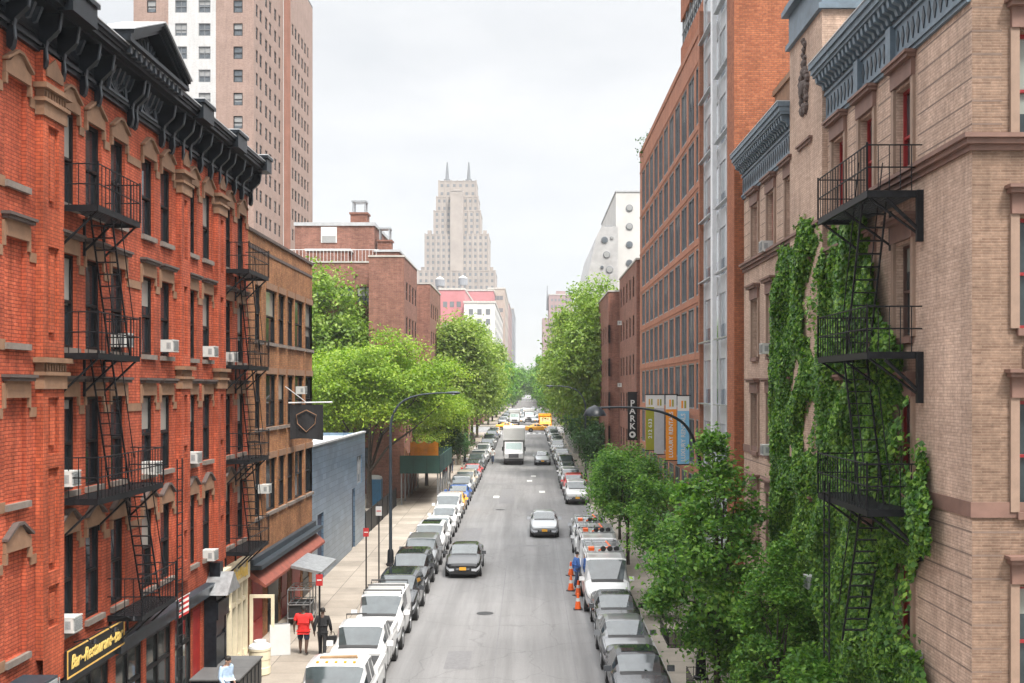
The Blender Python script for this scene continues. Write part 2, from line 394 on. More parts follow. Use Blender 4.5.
# honey locust, london plane, street trees, ivy
leafmat('leaf_locust', (.12, .215, .024), (.205, .315, .034), (.32, .42, .055), .42)
leafmat('leaf_plane', (.16, .24, .05), (.24, .33, .075), (.33, .41, .11), .42)
leafmat('leaf_plane_bright', (.12, .21, .035), (.19, .29, .05), (.27, .36, .08), .4)
leafmat('leaf_street', (.045, .14, .025), (.11, .25, .042), (.25, .42, .075), .42)
leafmat('leaf_dark', (.022, .075, .024), (.045, .12, .034), (.085, .18, .05), .3)
leafmat('leaf_ivy', (.022, .08, .014), (.075, .19, .026), (.22, .37, .055), .32)
def ground_mats():
    m, nt, b = newmat('asphalt'); tc = N(nt, 'ShaderNodeTexCoord')
    n1 = noise(nt, 24, 4, .7, tc.outputs['Object'])
    mp = N(nt, 'ShaderNodeMapping'); mp.inputs['Scale'].default_value = (.9, .03, 1); L(nt, tc.outputs['Object'], mp.inputs[0])
    n2 = noise(nt, 1.6, 5, .65, mp.outputs[0]); n3 = noise(nt, .14, 5, .65, tc.outputs['Object'])
    col = ramp(nt, n1, [(.25, (.168, .166, .166)), (.75, (.222, .219, .218))])
    col = mixc(nt, 1, col, ramp(nt, n2, [(.32, .78), (.62, 1.08)]), 'MULTIPLY')
    col = mixc(nt, 1, col, ramp(nt, n3, [(.3, .88), (.7, 1.08)]), 'MULTIPLY')
    v = N(nt, 'ShaderNodeTexVoronoi', feature='DISTANCE_TO_EDGE'); v.inputs['Scale'].default_value = .28
    wv = N(nt, 'ShaderNodeVectorMath', operation='ADD'); nn = N(nt, 'ShaderNodeTexNoise'); nn.inputs['Scale'].default_value = .8; nn.inputs['Detail'].default_value = 4
    L(nt, tc.outputs['Object'], nn.inputs['Vector']); L(nt, tc.outputs['Object'], wv.inputs[0]); L(nt, nn.outputs['Color'], wv.inputs[1]); L(nt, wv.outputs[0], v.inputs['Vector'])
    col = mixc(nt, 1, col, ramp(nt, v.outputs['Distance'], [(.0, .80), (.010, 1.0)]), 'MULTIPLY')
    L(nt, col, b.inputs['Base Color']); b.inputs['Roughness'].default_value = .85; b.inputs['Specular IOR Level'].default_value = .25
    MATS['asphalt'] = m
    plain('asphalt_patch', (.15, .148, .151), .85, var=.15, scale=6)
    plain('marking', (.50, .50, .48), .7, var=.35, scale=5)
    m, nt, b = newmat('sidewalk'); uv = N(nt, 'ShaderNodeUVMap'); uv.uv_map = 'UVMap'
    t = N(nt, 'ShaderNodeTexBrick'); L(nt, uv.outputs[0], t.inputs['Vector']); t.offset = 0
    t.inputs['Scale'].default_value = 1; t.inputs['Brick Width'].default_value = 1.5; t.inputs['Row Height'].default_value = 1.5
    t.inputs['Mortar Size'].default_value = .018; t.inputs['Color1'].default_value = (.345, .30, .25, 1); t.inputs['Color2'].default_value = (.265, .23, .19, 1); t.inputs['Mortar'].default_value = (.15, .13, .11, 1)
    n1 = noise(nt, .5, 6, .7, uv.outputs[0]); n2 = noise(nt, 14, 4, .7, uv.outputs[0])
    col = mixc(nt, 1, t.outputs[0], ramp(nt, n1, [(.3, .75), (.7, 1.12)]), 'MULTIPLY')
    col = mixc(nt, 1, col, ramp(nt, n2, [(.3, .9), (.7, 1.08)]), 'MULTIPLY')
    L(nt, col, b.inputs['Base Color']); b.inputs['Roughness'].default_value = .9; MATS['sidewalk'] = m
    plain('kerb', (.36, .35, .33), .85, var=.25, scale=1.5)
    m, nt, b = newmat('silver_tiles'); uv = N(nt, 'ShaderNodeUVMap'); uv.uv_map = 'UVMap'
    t = N(nt, 'ShaderNodeTexBrick'); L(nt, uv.outputs[0], t.inputs['Vector'])
    t.inputs['Scale'].default_value = 1; t.inputs['Brick Width'].default_value = .9; t.inputs['Row Height'].default_value = .3
    t.inputs['Mortar Size'].default_value = .011; t.inputs['Color1'].default_value = (.19, .275, .37, 1); t.inputs['Color2'].default_value = (.115, .185, .27, 1); t.inputs['Mortar'].default_value = (.05, .08, .115, 1)
    n1 = noise(nt, .5, 4, .6, uv.outputs[0])
    L(nt, mixc(nt, 1, t.outputs[0], ramp(nt, n1, [(.3, .8), (.7, 1.15)]), 'MULTIPLY'), b.inputs['Base Color'])
    b.inputs['Metallic'].default_value = .55; b.inputs['Roughness'].default_value = .3
    bp = N(nt, 'ShaderNodeBump'); bp.inputs['Strength'].default_value = .35; bp.inputs['Distance'].default_value = .03
    mp = N(nt, 'ShaderNodeMapping'); mp.inputs['Scale'].default_value = (.7, 2.2, 1); L(nt, uv.outputs[0], mp.inputs[0])
    L(nt, noise(nt, 1.0, 3, .6, mp.outputs[0]), bp.inputs['Height']); L(nt, bp.outputs[0], b.inputs['Normal']); MATS['silver_tiles'] = m
    m, nt, b = newmat('mesh_wall'); tc = N(nt, 'ShaderNodeTexCoord')
    b.inputs['Base Color'].default_value = (.05, .06, .06, 1); MATS['mesh_wall'] = m
ground_mats()
# ---------------------------------------------------------------- the setting: ground, road, pavements
def strip(name, x0, x1, ys, dz, mat, kind='structure', skirt=0):
    m = MB()
    for i in range(len(ys)-1):
        a, b = ys[i], ys[i+1]; za, zb = gz(a)+dz, gz(b)+dz
        m.face([(x0, a, za), (x1, a, za), (x1, b, zb), (x0, b, zb)])
        if skirt:
            for x in (x0, x1): m.face([(x, a, za-skirt), (x, b, zb-skirt), (x, b, zb), (x, a, za)])
    if skirt:
        for y in (ys[0], ys[-1]): m.face([(x0, y, gz(y)+dz-skirt), (x1, y, gz(y)+dz-skirt), (x1, y, gz(y)+dz), (x0, y, gz(y)+dz)])
    o = m.build(name, mat); o['kind'] = kind; return o
strip('ground', -1600, 1600, [-400, 0, FLAT, 2600], -.012, 'roof_tar')
strip('road', KL, KR, [-2, 0, FLAT, 1500], 0, 'asphalt')
strip('cross_avenue', -400, KL-.004, [FLAT-4, FLAT, FLAT+24], -.004, 'asphalt'); strip('cross_avenue', KR+.004, 400, [FLAT-4, FLAT, FLAT+24], -.004, 'asphalt')
strip('near_avenue', -300, 300, [-25, -2.01], -.004, 'asphalt')
for a, b in ((1.5, FLAT-6), (FLAT+26, 460)):
    ys = [a, b]
    strip('pavement', XL-30, KL-.16, ys, .13, 'sidewalk', skirt=.16); strip('pavement', KR+.16, XR+30, ys, .13, 'sidewalk', skirt=.16)
    strip('kerb', KL-.155, KL, ys, .135, 'kerb', skirt=.16); strip('kerb', KR, KR+.155, ys, .135, 'kerb', skirt=.16)
mk = MB()
def mark(x0, x1, y0, y1): mk.face([(x0, y0, gz(y0)+.005), (x1, y0, gz(y0)+.005), (x1, y1, gz(y1)+.005), (x0, y1, gz(y1)+.005)])
for y in (190.0,): mark(KL+.3, KR-.3, y, y+.5)
for k in range(11): mark(KL+.5+k*1.0, KL+1.0+k*1.0, 192, 195.4)

for (x, y) in ((-.2, 106), (.2, 111), (-3.0, 92), (.9, 96)): mark(x, x+.5, y, y+1.6)
mk.build('crosswalk_markings', 'marking')['kind'] = 'structure'
pt = MB()
for (x0, x1, y0, y1) in ((-1.24, -1.19, 5, 190), (1.62, 1.65, 5, 120), (-3.0, -2.1, 38.5, 41), (-4.3, -3.1, 61, 74), (-2.4, -1.2, 88, 99), (-.2, .9, 78, 84), (-4.2, 2.2, 103, 104.2), (-3.6, 2.0, 116.5, 117.4), (-1.5, 1.2, 66, 66.6)):
    pt.face([(x0, y0, gz(y0)+.004), (x1, y0, gz(y0)+.004), (x1, y1, gz(y1)+.004), (x0, y1, gz(y1)+.004)])
pt.build('asphalt_repair', 'asphalt_patch')['kind'] = 'structure'
for (x, y) in ((-1.9, 47.5), (.9, 73.0), (-2.2, 84.0), (-.6, 33.5)):
    m = MB(); m.lathe([(.0, .006), (.36, .006), (.37, .002)], 20, (0, 0, 0))
    o = m.build('manhole_cover', 'plastic_black', None, (x, y, gz(y)+.002))
    tag(o, {47.5: 'round iron manhole cover in the near road lane left of the cones', 73.0: 'round iron manhole cover behind the oncoming silver sedan',
            84.0: 'round iron manhole cover farthest up the road', 33.5: 'round iron manhole cover nearest the camera in mid road'}[y], 'manhole cover', 'manhole covers in the road')
# ---------------------------------------------------------------- red corner tenement
Y0 = 16.0; W1 = YL(248)-Y0; D1 = 14.0
red = thing('tenement_building', 'five storey red brick tenement with heavy black bracketed cornice and pediment over shops', 'building', (XL, Y0, 0), PI/2)
F0 = Side(0, 0, 0); FL = Side(0, D1, -PI/2); FRt = Side(W1, 0, PI/2)
TOPS = (16.5, 13.3, 10.1, 7.05); WH = (2.1, 2.1, 2.1, 2.15)
near = [YL(p) for p in (58.5, 85.5, 110.8, 141.7, 160.5, 187, 202.7, 224.5, 237.5)]
cols = [y-Y0+.475 for y in near]
wall = MB(); holes = []
for x in cols:
    for t, h in zip(TOPS, WH): holes.append((x-.475, x+.475, t-h, t))
blind = [21.6-Y0+.475, 18.9-Y0+.475]
shop = [(27.4-Y0, 29.3-Y0, .3, 3.6), (29.6-Y0, 31.7-Y0, .3, 3.6), (32.0-Y0, 33.6-Y0, .3, 3.6), (24.0-Y0, 27.0-Y0, .3, 3.7), (18.2-Y0, 22.4-Y0, .3, 3.7)]
door1 = (33.7-Y0, 34.6-Y0, .3, 3.5); vest = (35.0-Y0, 35.9-Y0, .3, 3.5); cream = (36.5-Y0, 40.0-Y0, .3, 3.4)
wall.grid_wall(0, W1, 0, 17.4, holes+[(x-.475, x+.475, t-h, t) for x in blind for t, h in zip(TOPS, WH)]+shop+[door1, vest, cream], .13)
# filled-in windows near the corner: brick set back inside the old openings
for x in blind:
    for t, h in zip(TOPS, WH): wall.face([(x-.475, .1, t-h), (x+.475, .1, t-h), (x+.475, .1, t), (x-.475, .1, t)])
for sd, w in ((FL, D1), (FRt, D1)): wall.grid_wall(0, w, 0, 17.4, [], .1, xf=sd)
wall.face([(W1, D1, 0), (0, D1, 0), (0, D1, 17.4), (W1, D1, 17.4)])
wall.build('wall', 'red_brick', red)
rf = MB(); rf.face([(0, 0, 17.38), (W1, 0, 17.38), (W1, D1, 17.38), (0, D1, 17.38)]); rf.box(0, W1, D1-.3, D1, 17.39, 18.1); roof = rf.build('roof', 'roof_tar', red)
for x in cols:
    for i, (t, h) in enumerate(zip(TOPS, WH)):
        window(red, F0, x, t-h, .95, h, 'sash', 'frame_black', 'pane_red_bldg', 'sill_stone', 'gable' if i in (0, 3) else 'flat', 'limestone', cap_mat='limestone' if i == 0 else 'brownstone', fw=.07)
for x in blind:                                              # stone heads and sills kept round the filled-in openings
    for i, (t, h) in enumerate(zip(TOPS, WH)):
        key = [k for k in _wc if k[6] == ('gable' if i in (0, 3) else 'flat') and abs(k[1]-h) < .01 and k[3] == 'frame_black'][0]
        w = link('blind_window', _wc[key][3], red, (x, 0, t-h)); link('sill', _wc[key][2], w)
# stone string courses between the openings
edges = sorted([(x-.475-.12, x+.475+.12) for x in cols+blind])
for t in TOPS:
    a = 0
    for e0, e1 in edges+[(W1, W1)]:
        if e0 > a: st = MB(); st.box(a, e0, -.03, -.003, t-.40, t-.2); st.build('string_course', 'limestone', red)
        a = e1
for t, h in zip(TOPS, WH):
    a = 0
    for e0, e1 in [(e[0]+.1, e[1]-.1) for e in edges]+[(23.0-Y0, 23.0-Y0)]:
        if e1 > 23.1-Y0: break
        if e0 > a: st = MB(); st.box(a, e0, -.03, -.003, t-h-.15, t-h+.06); st.build('string_course', 'limestone', red)
        a = e1
pil = [(22.95-Y0, 24.0-Y0), (YL(176)-Y0, YL(186)-Y0-.1), (YL(213.5)-Y0, YL(222)-Y0-.1), (16.02-Y0, 16.6-Y0)]
for k, (a, b) in enumerate(pil):
    m = MB(); pj = .16
    pan = [(14.1, 15.85), (11.3, 13.3), (8.9, 10.1), (6.4, 8.6), (5.2, 6.1)]
    m.grid_wall(a, b, 4.62 if k else 4.0, 17.35, [(a+.26, b-.26, z0, z1) for z0, z1 in pan], .09, xf=lambda p: (p[0], p[1]-pj, p[2]))
    for z0, z1 in pan:
        m.face([(a+.2, -pj+.09, z0-.05), (b-.2, -pj+.09, z0-.05), (b-.2, -pj+.09, z1+.05), (a+.2, -pj+.09, z1+.05)])
        m.box(a+.42, b-.42, -pj+.03, -pj+.092, z0+.18, z1-.18)
    for x in (a, b): m.face([(x, -pj, 4.62), (x, -.002, 4.62), (x, -.002, 17.35), (x, -pj, 17.35)])
    m.face([(a, -pj, 4.62), (b, -pj, 4.62), (b, 0, 4.62), (a, 0, 4.62)])
    p = m.build('pilaster', 'orange_brick' if k == 0 else 'red_brick', red)
    for zc in (16.0, 10.28):
        c = MB(); c.box(a-.05, b+.05, -pj-.05, -.01, zc, zc+.28); c.box(a-.1, b+.1, -pj-.1, -.01, zc+.283, zc+.36); c.box(a-.025, b+.025, -pj-.03, -.01, zc+.363, zc+.55); c.box(a-.14, b+.14, -pj-.14, -.01, zc+.553, zc+.66)
        n = 8
        for q in range(n): xx = a+(b-a)*(q+.25)/n; c.box(xx, xx+(b-a)*.5/n, -pj-.065, -pj-.05, zc+.38, zc+.52)
        c.build('pilaster_cap', 'limestone', p)
    c = MB(); c.prism([(a+.12, 16.85), (b-.12, 16.85), (b-.12, 17.02), ((a+b)/2, 17.3), (a+.12, 17.02)], 1, -pj-.04, -.01)
    c.build('pilaster_cap', 'limestone', p)
# black sheet-metal cornice with scrolled brackets
co = MB()
co.box(-.1, W1+.02, -.10, .05, 17.32, 17.42); co.box(-.1, W1+.02, -.16, .05, 17.423, 17.5); co.box(-.1, W1+.02, -.07, .05, 17.503, 18.12)
co.box(-.1, W1+.05, -.52, .05, 18.123, 18.2); co.box(-.1, W1+.07, -.66, .1, 18.203, 18.3); co.box(-.1, W1+.09, -.71, .1, 18.303, 18.38); co.box(-.12, W1+.12, -.77, .1, 18.383, 18.47)
cornice = co.build('cornice', 'black_paint', red)
fl = MB(); fl.box(-.12, W1+.12, -.79, .1, 18.473, 18.5); fl.build('flashing', 'flashing', cornice)  # pale slab: sky caught by the metal edge is put into its colour
bj = MB(); B_ = [(0, 17.0), (.06, 16.94), (.12, 17.0), (.15, 17.15), (.13, 17.4), (.16, 17.55), (.28, 17.66), (.40, 17.78), (.45, 18.12), (0, 18.12)]
bj.prism([(-.17-d, z) for d, z in B_], 0, -.075, .075); bj.prism([(-.172-d*1.05, z+.03) for d, z in B_[3:9]]+[(-.2, 18.1)], 0, -.04, .04, 1)
bj.box(-.11, .11, -.3, -.11, 17.40, 17.47, 0)
brk = bj.mesh('bracket', ['black_paint', 'cornice_edge'])
px0 = []; pa, pb = 26.0-Y0, 30.4-Y0
for a, b in pil[:3]: px0 += [a+.08, b-.08]
bx = sorted(px0+[25.1-Y0, pa-.05, pa+2.05, pa+2.35, pb+.05, 31.3-Y0, 34.0-Y0, 35.1-Y0, 37.9-Y0, 38.9-Y0, W1-.15, 21.6-Y0, 20.4-Y0, 19.2-Y0, 18.0-Y0, 16.9-Y0])
for x in bx: link('bracket', brk, cornice, (x, .1, 0))
sb = MB(); sb.prism([(-.12, 18.0), (-.2, 17.78), (-.3, 17.82), (-.42, 18.12), (-.12, 18.12)], 0, -.05, .05); sbm = sb.mesh('modillion', 'cornice_edge')
x = 1.0
while x < W1-.3:
    if all(abs(x-q) > .16 for q in bx): link('modillion', sbm, cornice, (x, .1, 0))
    x += .31
for a, b in zip([0]+bx[:-1], bx):
    if b-a > .6: pn = MB(); pn.box(a+.18, b-.18, -.10, -.072, 17.62, 18.0); pn.box(a+.26, b-.26, -.125, -.099, 17.70, 17.92); pn.build('frieze_panel', 'black_paint', cornice)
for a, b in pil[:3]+[(W1-.5, W1+.0)]: rb = MB(); rb.box(a-.12, b+.12, -.84, .0, 18.15, 18.6); rb.box(a-.17, b+.17, -.89, 0, 18.603, 18.7); rb.build('cornice_block', 'black_paint', cornice)
for a, b in pil[:3]+[(W1-.5, W1+.0)]: rb = MB(); rb.box(a-.17, b+.17, -.89, 0, 18.703, 18.73); rb.build('flashing', 'flashing', cornice)
# pediment over the middle bays
pm_ = (pa+pb)/2
pd = MB()
pd.prism([(pa+.2, 18.5), (pb-.2, 18.5), (pm_, 19.35)], 1, -.5, -.1)
for s_ in (-1, 1):
    e = pa if s_ < 0 else pb
    for th, y0, dz in ((.1, -.82, 0), (.09, -.9, .102), (.08, -.96, .194)):
        pd.prism([(e, 18.5+dz), (pm_, 19.38+dz), (pm_, 19.38+dz+th), (e, 18.5+dz+th)], 1, y0, -.1)
pd.box(pa-.05, pb+.05, -.9, .05, 18.505, 18.6); pd.prism([(pa, 18.6), (pb, 18.6), (pm_, 19.5)], 1, -.099, 4.5)
ped = pd.build('pediment', 'black_paint', red)
fp = MB()
for s_ in (-1, 1):
    e = pa-.05 if s_ < 0 else pb+.05
    fp.prism([(e, 18.777), (pm_, 19.657), (pm_, 19.69), (e, 18.81)], 1, -1.0, .1)
fp.build('flashing', 'flashing', ped)
for k in range(-4, 5):                                       # fan of ribs pressed into the tympanum
    ty = MB(); t = k*.3; ty.tube([(pm_, -.52, 18.66), (pm_+math.sin(t)*.95, -.52, 18.66+abs(math.cos(t))*.5)], .03, 5); ty.build('fan_rib', 'cornice_edge', ped)
for k in range(12): xx = pa+.3+k*(pb-pa-.6)/11; ty = MB(); ty.box(xx-.07, xx+.07, -.8, -.5, 18.3, 18.5); ty.build('modillion', 'cornice_edge', ped)
ar = MB()
na = 2; seg = (pb-pa)/na
for k in range(na):                                          # arched fan panels in the frieze
    xc = pa+seg*(k+.5); r = .55
    pts = [(xc+r*math.cos(t), 17.55+r*math.sin(t)*1.0) for t in [PI*i/14 for i in range(15)]]
    ar.tube([(p[0], -.16, p[1]) for p in pts], .05, 5)
    for i in range(1, 7): t = PI*i/7; ar.tube([(xc, -.12, 17.57), (xc+r*.85*math.cos(t), -.12, 17.57+r*.85*math.sin(t))], .03, 4)
    ar.box(xc-r-.1, xc+r+.1, -.2, -.08, 17.5, 17.56)
ar.build('fan_panel', 'cornice_edge', cornice)
# ground floor: shop fronts
sf = MB(); sf.box(27.2-Y0, 35.3-Y0, -.22, -.004, 3.72, 4.02); sf.box(27.2-Y0, 35.3-Y0, -.3, -.004, 4.022, 4.1); sf.box(22.6-Y0, 27.2-Y0, -.1, -.004, 3.72, 3.9)
sf.build('shop_lintel', 'slate_dark', red)
for (a, b, c, d) in shop:
    m = MB(); n = max(2, int((b-a)/.8)); y0, y1 = .05, .12
    m.box(a, b, y0, y1, c, c+.6)
    for i in range(n+1): xx = a+(b-a)*i/n; m.box(max(a, xx-.05), min(b, xx+.05), y0-.01, y1, c+.6, d)
    m.box(a, b, y0, y1, d-.12, d); m.box(a, b, y0, y1, c+2.3, c+2.4)
    w = m.build('shop_window', 'frame_black', red)
    g = MB(); g.face([(a, .1, c+.5), (b, .1, c+.5), (b, .1, d-.05), (a, .1, d-.05)], 0, [(0,0),(1,0),(1,1),(0,1)]); g.build('pane', 'pane_shop', w)
d_ = MB(); d_.box(door1[0], door1[1], .05, .12, .3, 3.5); d_.box(door1[0]+.1, door1[1]-.1, .03, .05, .45, 1.3); d_.box(door1[0]+.1, door1[1]-.1, .03, .05, 2.7, 3.4)
dr = d_.build('door', 'red_paint', red); q = MB(); q.lathe([(.03, 0), (.03, .08)], 8, (door1[1]-.12, -.02, 1.4), 1); q.build('handle', 'chrome', dr)
# black entry porch with a pitched hood
v = MB(); a, b = vest[0]-.15, vest[1]+.1
v.box(a, a+.1, -.4, -.003, .35, 3.55); v.box(b-.1, b, -.4, -.003, .35, 3.55); v.box(a, b, -.4, -.003, 3.553, 3.75); v.box(a+.1, b-.1, -.34, -.3, .35, 3.55)
for q in range(3): v.box(a+.15, b-.15, -.38, -.341, .6+q*.95, 1.4+q*.95)
v.box(a-.05, b+.05, -.47, -.41, 2.95, 3.5)
v.box((a+b)/2-.18, (a+b)/2+.18, -.4, -.06, 4.2, 4.7)
po = v.build('entry_porch', 'black_paint', red)
v = MB(); v.prism([(a-.2, 3.76), (b+.2, 3.76), ((a+b)/2, 4.4)], 1, -.8, -.003); v.build('porch_roof', 'galvanised', po)
# cream shop front
m = MB(); a, b, c, d = cream
m.box(a-.2, b+.15, -.12, -.003, 3.42, 4.15); m.box(a-.25, b+.18, -.22, -.003, 4.153, 4.25); m.box(a, b, .03, .12, .3, .85)
for i in range(6): xx = a+(b-a)*i/5; m.box(max(a-.1, xx-.07), min(b+.1, xx+.07), -.06, .1, .3, 3.42)
m.box(a, b, -.03, .1, 2.65, 2.78)
cs = m.build('shop_front', 'cream_paint', red)
g = MB(); g.face([(a, .085, .8), (b, .085, .8), (b, .085, 3.4), (a, .085, 3.4)], 0, [(0,0),(1,0),(1,1),(0,1)]); g.build('pane', 'pane_shop', cs)
g = MB()
for k in range(11):
    xx = a+.15+k*.28; g.tube([(xx, -.15, 3.6), (xx+.08, -.17, 4.0+.15*math.sin(k*2)), (xx+.2, -.15, 3.65+.1*math.cos(k))], .03, 4)
g.build('gilt_ornament', 'gold_paint', cs)
od = MB(); od.box(-.03, .03, -.9, 0, 0, .12); od.box(-.03, .03, -.9, 0, 2.15, 2.27); od.box(-.03, .03, -.9, -.78, .12, 2.15); od.box(-.03, .03, -.12, 0, .12, 2.15)
o = od.build('open_door', 'cream_paint', cs, (b+.1, -.12, .5))
# roof bulkhead and chimney
ch = MB(); ch.box(12.6, 13.6, 1.8, 2.8, 17.4, 20.4); ch.box(12.5, 13.7, 1.7, 2.9, 20.403, 20.6); ch.build('chimney', 'brown_brick', roof)
# ---------------------------------------------------------------- restaurant sign
a, b = YL(54.5)-Y0+.05, YL(114)-Y0
sg = thing('restaurant_sign', 'long black restaurant fascia sign with gilt lettering and gold border on the red tenement', 'sign', (XL+.19, Y0+a, 3.95), PI/2)
w = b-a; m = MB(); m.box(0, w, -.06, 0, 0, .62); m.build('board', 'frame_black', sg)
m = MB(); m.box(0, w, -.075, -.062, 0, .035); m.box(0, w, -.075, -.062, .585, .62); m.box(0, .035, -.075, -.062, .036, .584); m.box(w-.035, w, -.075, -.062, .036, .584); m.build('border', 'gold', sg)
lt = link('lettering', tri_text('Bar~Restaurant~Bar', .42, 'gold_paint', .008, .35, .006), sg, (w/2, -.075, .31)); bpy.context.view_layer.update(); lt.scale = ((w-.3)/lt.dimensions.x, 1, 1)
for k in (.5, 1.7, 2.9):
    m = MB(); m.tube([(k, 0, .7), (k, -.3, .78), (k, -.45, .68)], .018, 5); m.lathe([(.02, .06), (.04, .04), (.075, -.03), (.07, -.04)], 10, (k, -.47, .72)); m.build('sign_lamp', 'black_iron', sg)
# ---------------------------------------------------------------- fire escapes
def fire_escape(label, loc, rz, plats, ladders, drop=None, group='fire escapes on the street fronts', brackets=True, deep=.3):
    """plats: (x0, x1, z, depth); ladders: (x_top, z_top, x_bottom, z_bottom, y_near, y_far)"""
    t = thing('fire_escape', label, 'fire escape', loc, rz, group)
    for (x0, x1, z, dp) in plats:
        m = MB()
        m.box(x0, x1, -dp, -dp+.05, z-.12, z+.02); m.box(x0, x0+.05, -dp+.051, -.01, z-.12, z+.02); m.box(x1-.05, x1, -dp+.051, -.01, z-.12, z+.02)
        k = -dp+.1
        while k < -.03: m.box(x0+.051, x1-.051, k, k+.05, z-.03, z); k += .085
        for xx in (x0+.12, x1-.12, (x0+x1)/2):
            m.tube([(xx, -.02, z-.85), (xx, -dp+.06, z-.1)], .028, 5); m.box(xx-.03, xx+.03, -.06, -.012, z-.95, z-.1)
        p = m.build('platform', 'black_iron', t)
        r = MB(); H = .92
        for zz in (H, H*.52):
            r.tube([(x0, -.01, z+zz), (x0, -dp, z+zz)], .016, 5); r.tube([(x0, -dp, z+zz), (x1, -dp, z+zz)], .016, 5); r.tube([(x1, -dp, z+zz), (x1, -.01, z+zz)], .016, 5)
        n = max(3, int((x1-x0)/.2)); 
        for i in range(n+1): xx = x0+(x1-x0)*i/n; r.box(xx-.008, xx+.008, -dp-.008, -dp+.008, z, z+H)
        n2 = max(3, int(dp/.2))
        for i in range(n2):
            yy = -dp+dp*i/n2
            for xx in (x0, x1): r.box(xx-.008, xx+.008, yy-.008, yy+.008, z, z+H)
        for xx, yy in ((x0, -dp), (x1, -dp)): r.tube([(xx, yy, z), (xx, yy, z+H+.05)], .022, 5)
        r.build('railing', 'black_iron', p)
    for (xt, zt, xb, zb, y0, y1) in ladders:
        m = MB()
        for yy in (y0, y1): m.tube([(xt, yy, zt+.05), (xb, yy, zb)], .026, 4)
        n = int((zt-zb)/.25); 
        for i in range(1, n): f = i/n; xx, zz = xt+(xb-xt)*f, zt+(zb-zt)*f; m.box(xx-.06, xx+.06, min(y0, y1), max(y0, y1), zz-.012, zz+.012)
        for yy in (y0, y1): m.tube([(xt+.28*(1 if xb > xt else -1), yy, zt+.85), (xb+.28*(1 if xb > xt else -1), yy, zb+.75)], .014, 4)
        m.build('stair_ladder', 'black_iron', t)
    if drop:
        x, y, z0, z1 = drop; m = MB()
        for dx in (0, .42): m.tube([(x+dx, y, z0), (x+dx, y, z1)], .022, 4)
        k = z0+.15
        while k < z1: m.box(x, x+.42, y-.012, y+.012, k-.012, k+.012); k += .3
        m.build('drop_ladder', 'black_iron', t)
    return t
e0 = 24.1-Y0
fire_escape('black iron fire escape on the red tenement near the corner, above the gilt restaurant sign', (XL, Y0, 0), PI/2,
    [(e0, e0+2.6, 14.3, .86), (e0, e0+2.6, 11.05, .86), (e0, e0+4.3, 7.85, .86), (e0+2.75, e0+5.3, 4.72, .86)],
    [(25.2-Y0, 14.3, 26.4-Y0, 11.07, -.72, -.24), (25.2-Y0, 11.05, 26.4-Y0, 7.87, -.72, -.24), (27.3-Y0, 7.85, 28.6-Y0, 4.74, -.72, -.24)], (29.3-Y0, -.93, 2.6, 8.4))
fire_escape('black iron fire escape at the far end of the red tenement, beside the tan building', (XL, Y0, 0), PI/2,
    [(37.1-Y0, 39.9-Y0, z, .86) for z in (14.3, 11.05, 7.85, 4.75)],
    [(37.9-Y0, a, 39.3-Y0, b, -.74, -.3) for a, b in ((14.3, 11.07), (11.05, 7.87), (7.85, 4.77))])
# ---------------------------------------------------------------- window air conditioners
def aircon(label, loc, rz, s=1.0, col='ac_white'):
    t = thing('air_conditioner', label, 'air conditioner', loc, rz, 'window air conditioners')
    m = MB(); w, h, d = .46*s, .34*s, .30*s
    m.box(-w/2, w/2, -d, .1, 0, h); m.box(-w/2-.01, w/2+.01, -d-.02, -d+.02, 0, .03); m.box(-w/2-.01, w/2+.01, -d-.02, -d+.02, h-.03, h+.005); m.build('body', col, t)
    g = MB(); g.box(-w/2+.04, w/2-.04, -d-.022, -d-.003, .05, h-.05)
    for k in range(6): zz = .06+k*(h-.12)/5.5; g.box(-w/2+.03, w/2-.03, -d-.034, -d-.024, zz, zz+.02)
    for sx in (-1, 1): g.box(min(sx*w/2, sx*(w/2+.006)), max(sx*w/2, sx*(w/2+.006)), -d+.06, -.12, .08, h-.08)
    g.build('grille', 'ac_grey', t); return t
def ac_left(px, py, label, col='ac_white'):
    Y = YL(px); aircon(label, (XL, Y, ZZ(py, Y)), PI/2, 1.0, col)
ac_left(62.5, 486, 'white air conditioner in the window at the third fire escape landing from the top')
ac_left(118, 347, 'white air conditioner in the red tenement behind the second fire escape landing from the top')
ac_left(64, 631, 'white air conditioner right above the gilt restaurant sign')
ac_left(147.5, 474, 'white air conditioner beside the right end of the long fire escape landing')
ac_left(165, 352, 'white air conditioner in the red tenement, left of the second brick pilaster from the right')
ac_left(206.5, 357, 'white air conditioner between the two right pilasters of the red tenement, upper one')
ac_left(227, 362, 'white air conditioner right of the last pilaster of the red tenement')
ac_left(189.5, 463, 'white air conditioner between the two right pilasters of the red tenement, lower left one')
ac_left(206.5, 560, 'white air conditioner low on the red tenement near the black entry porch hood')
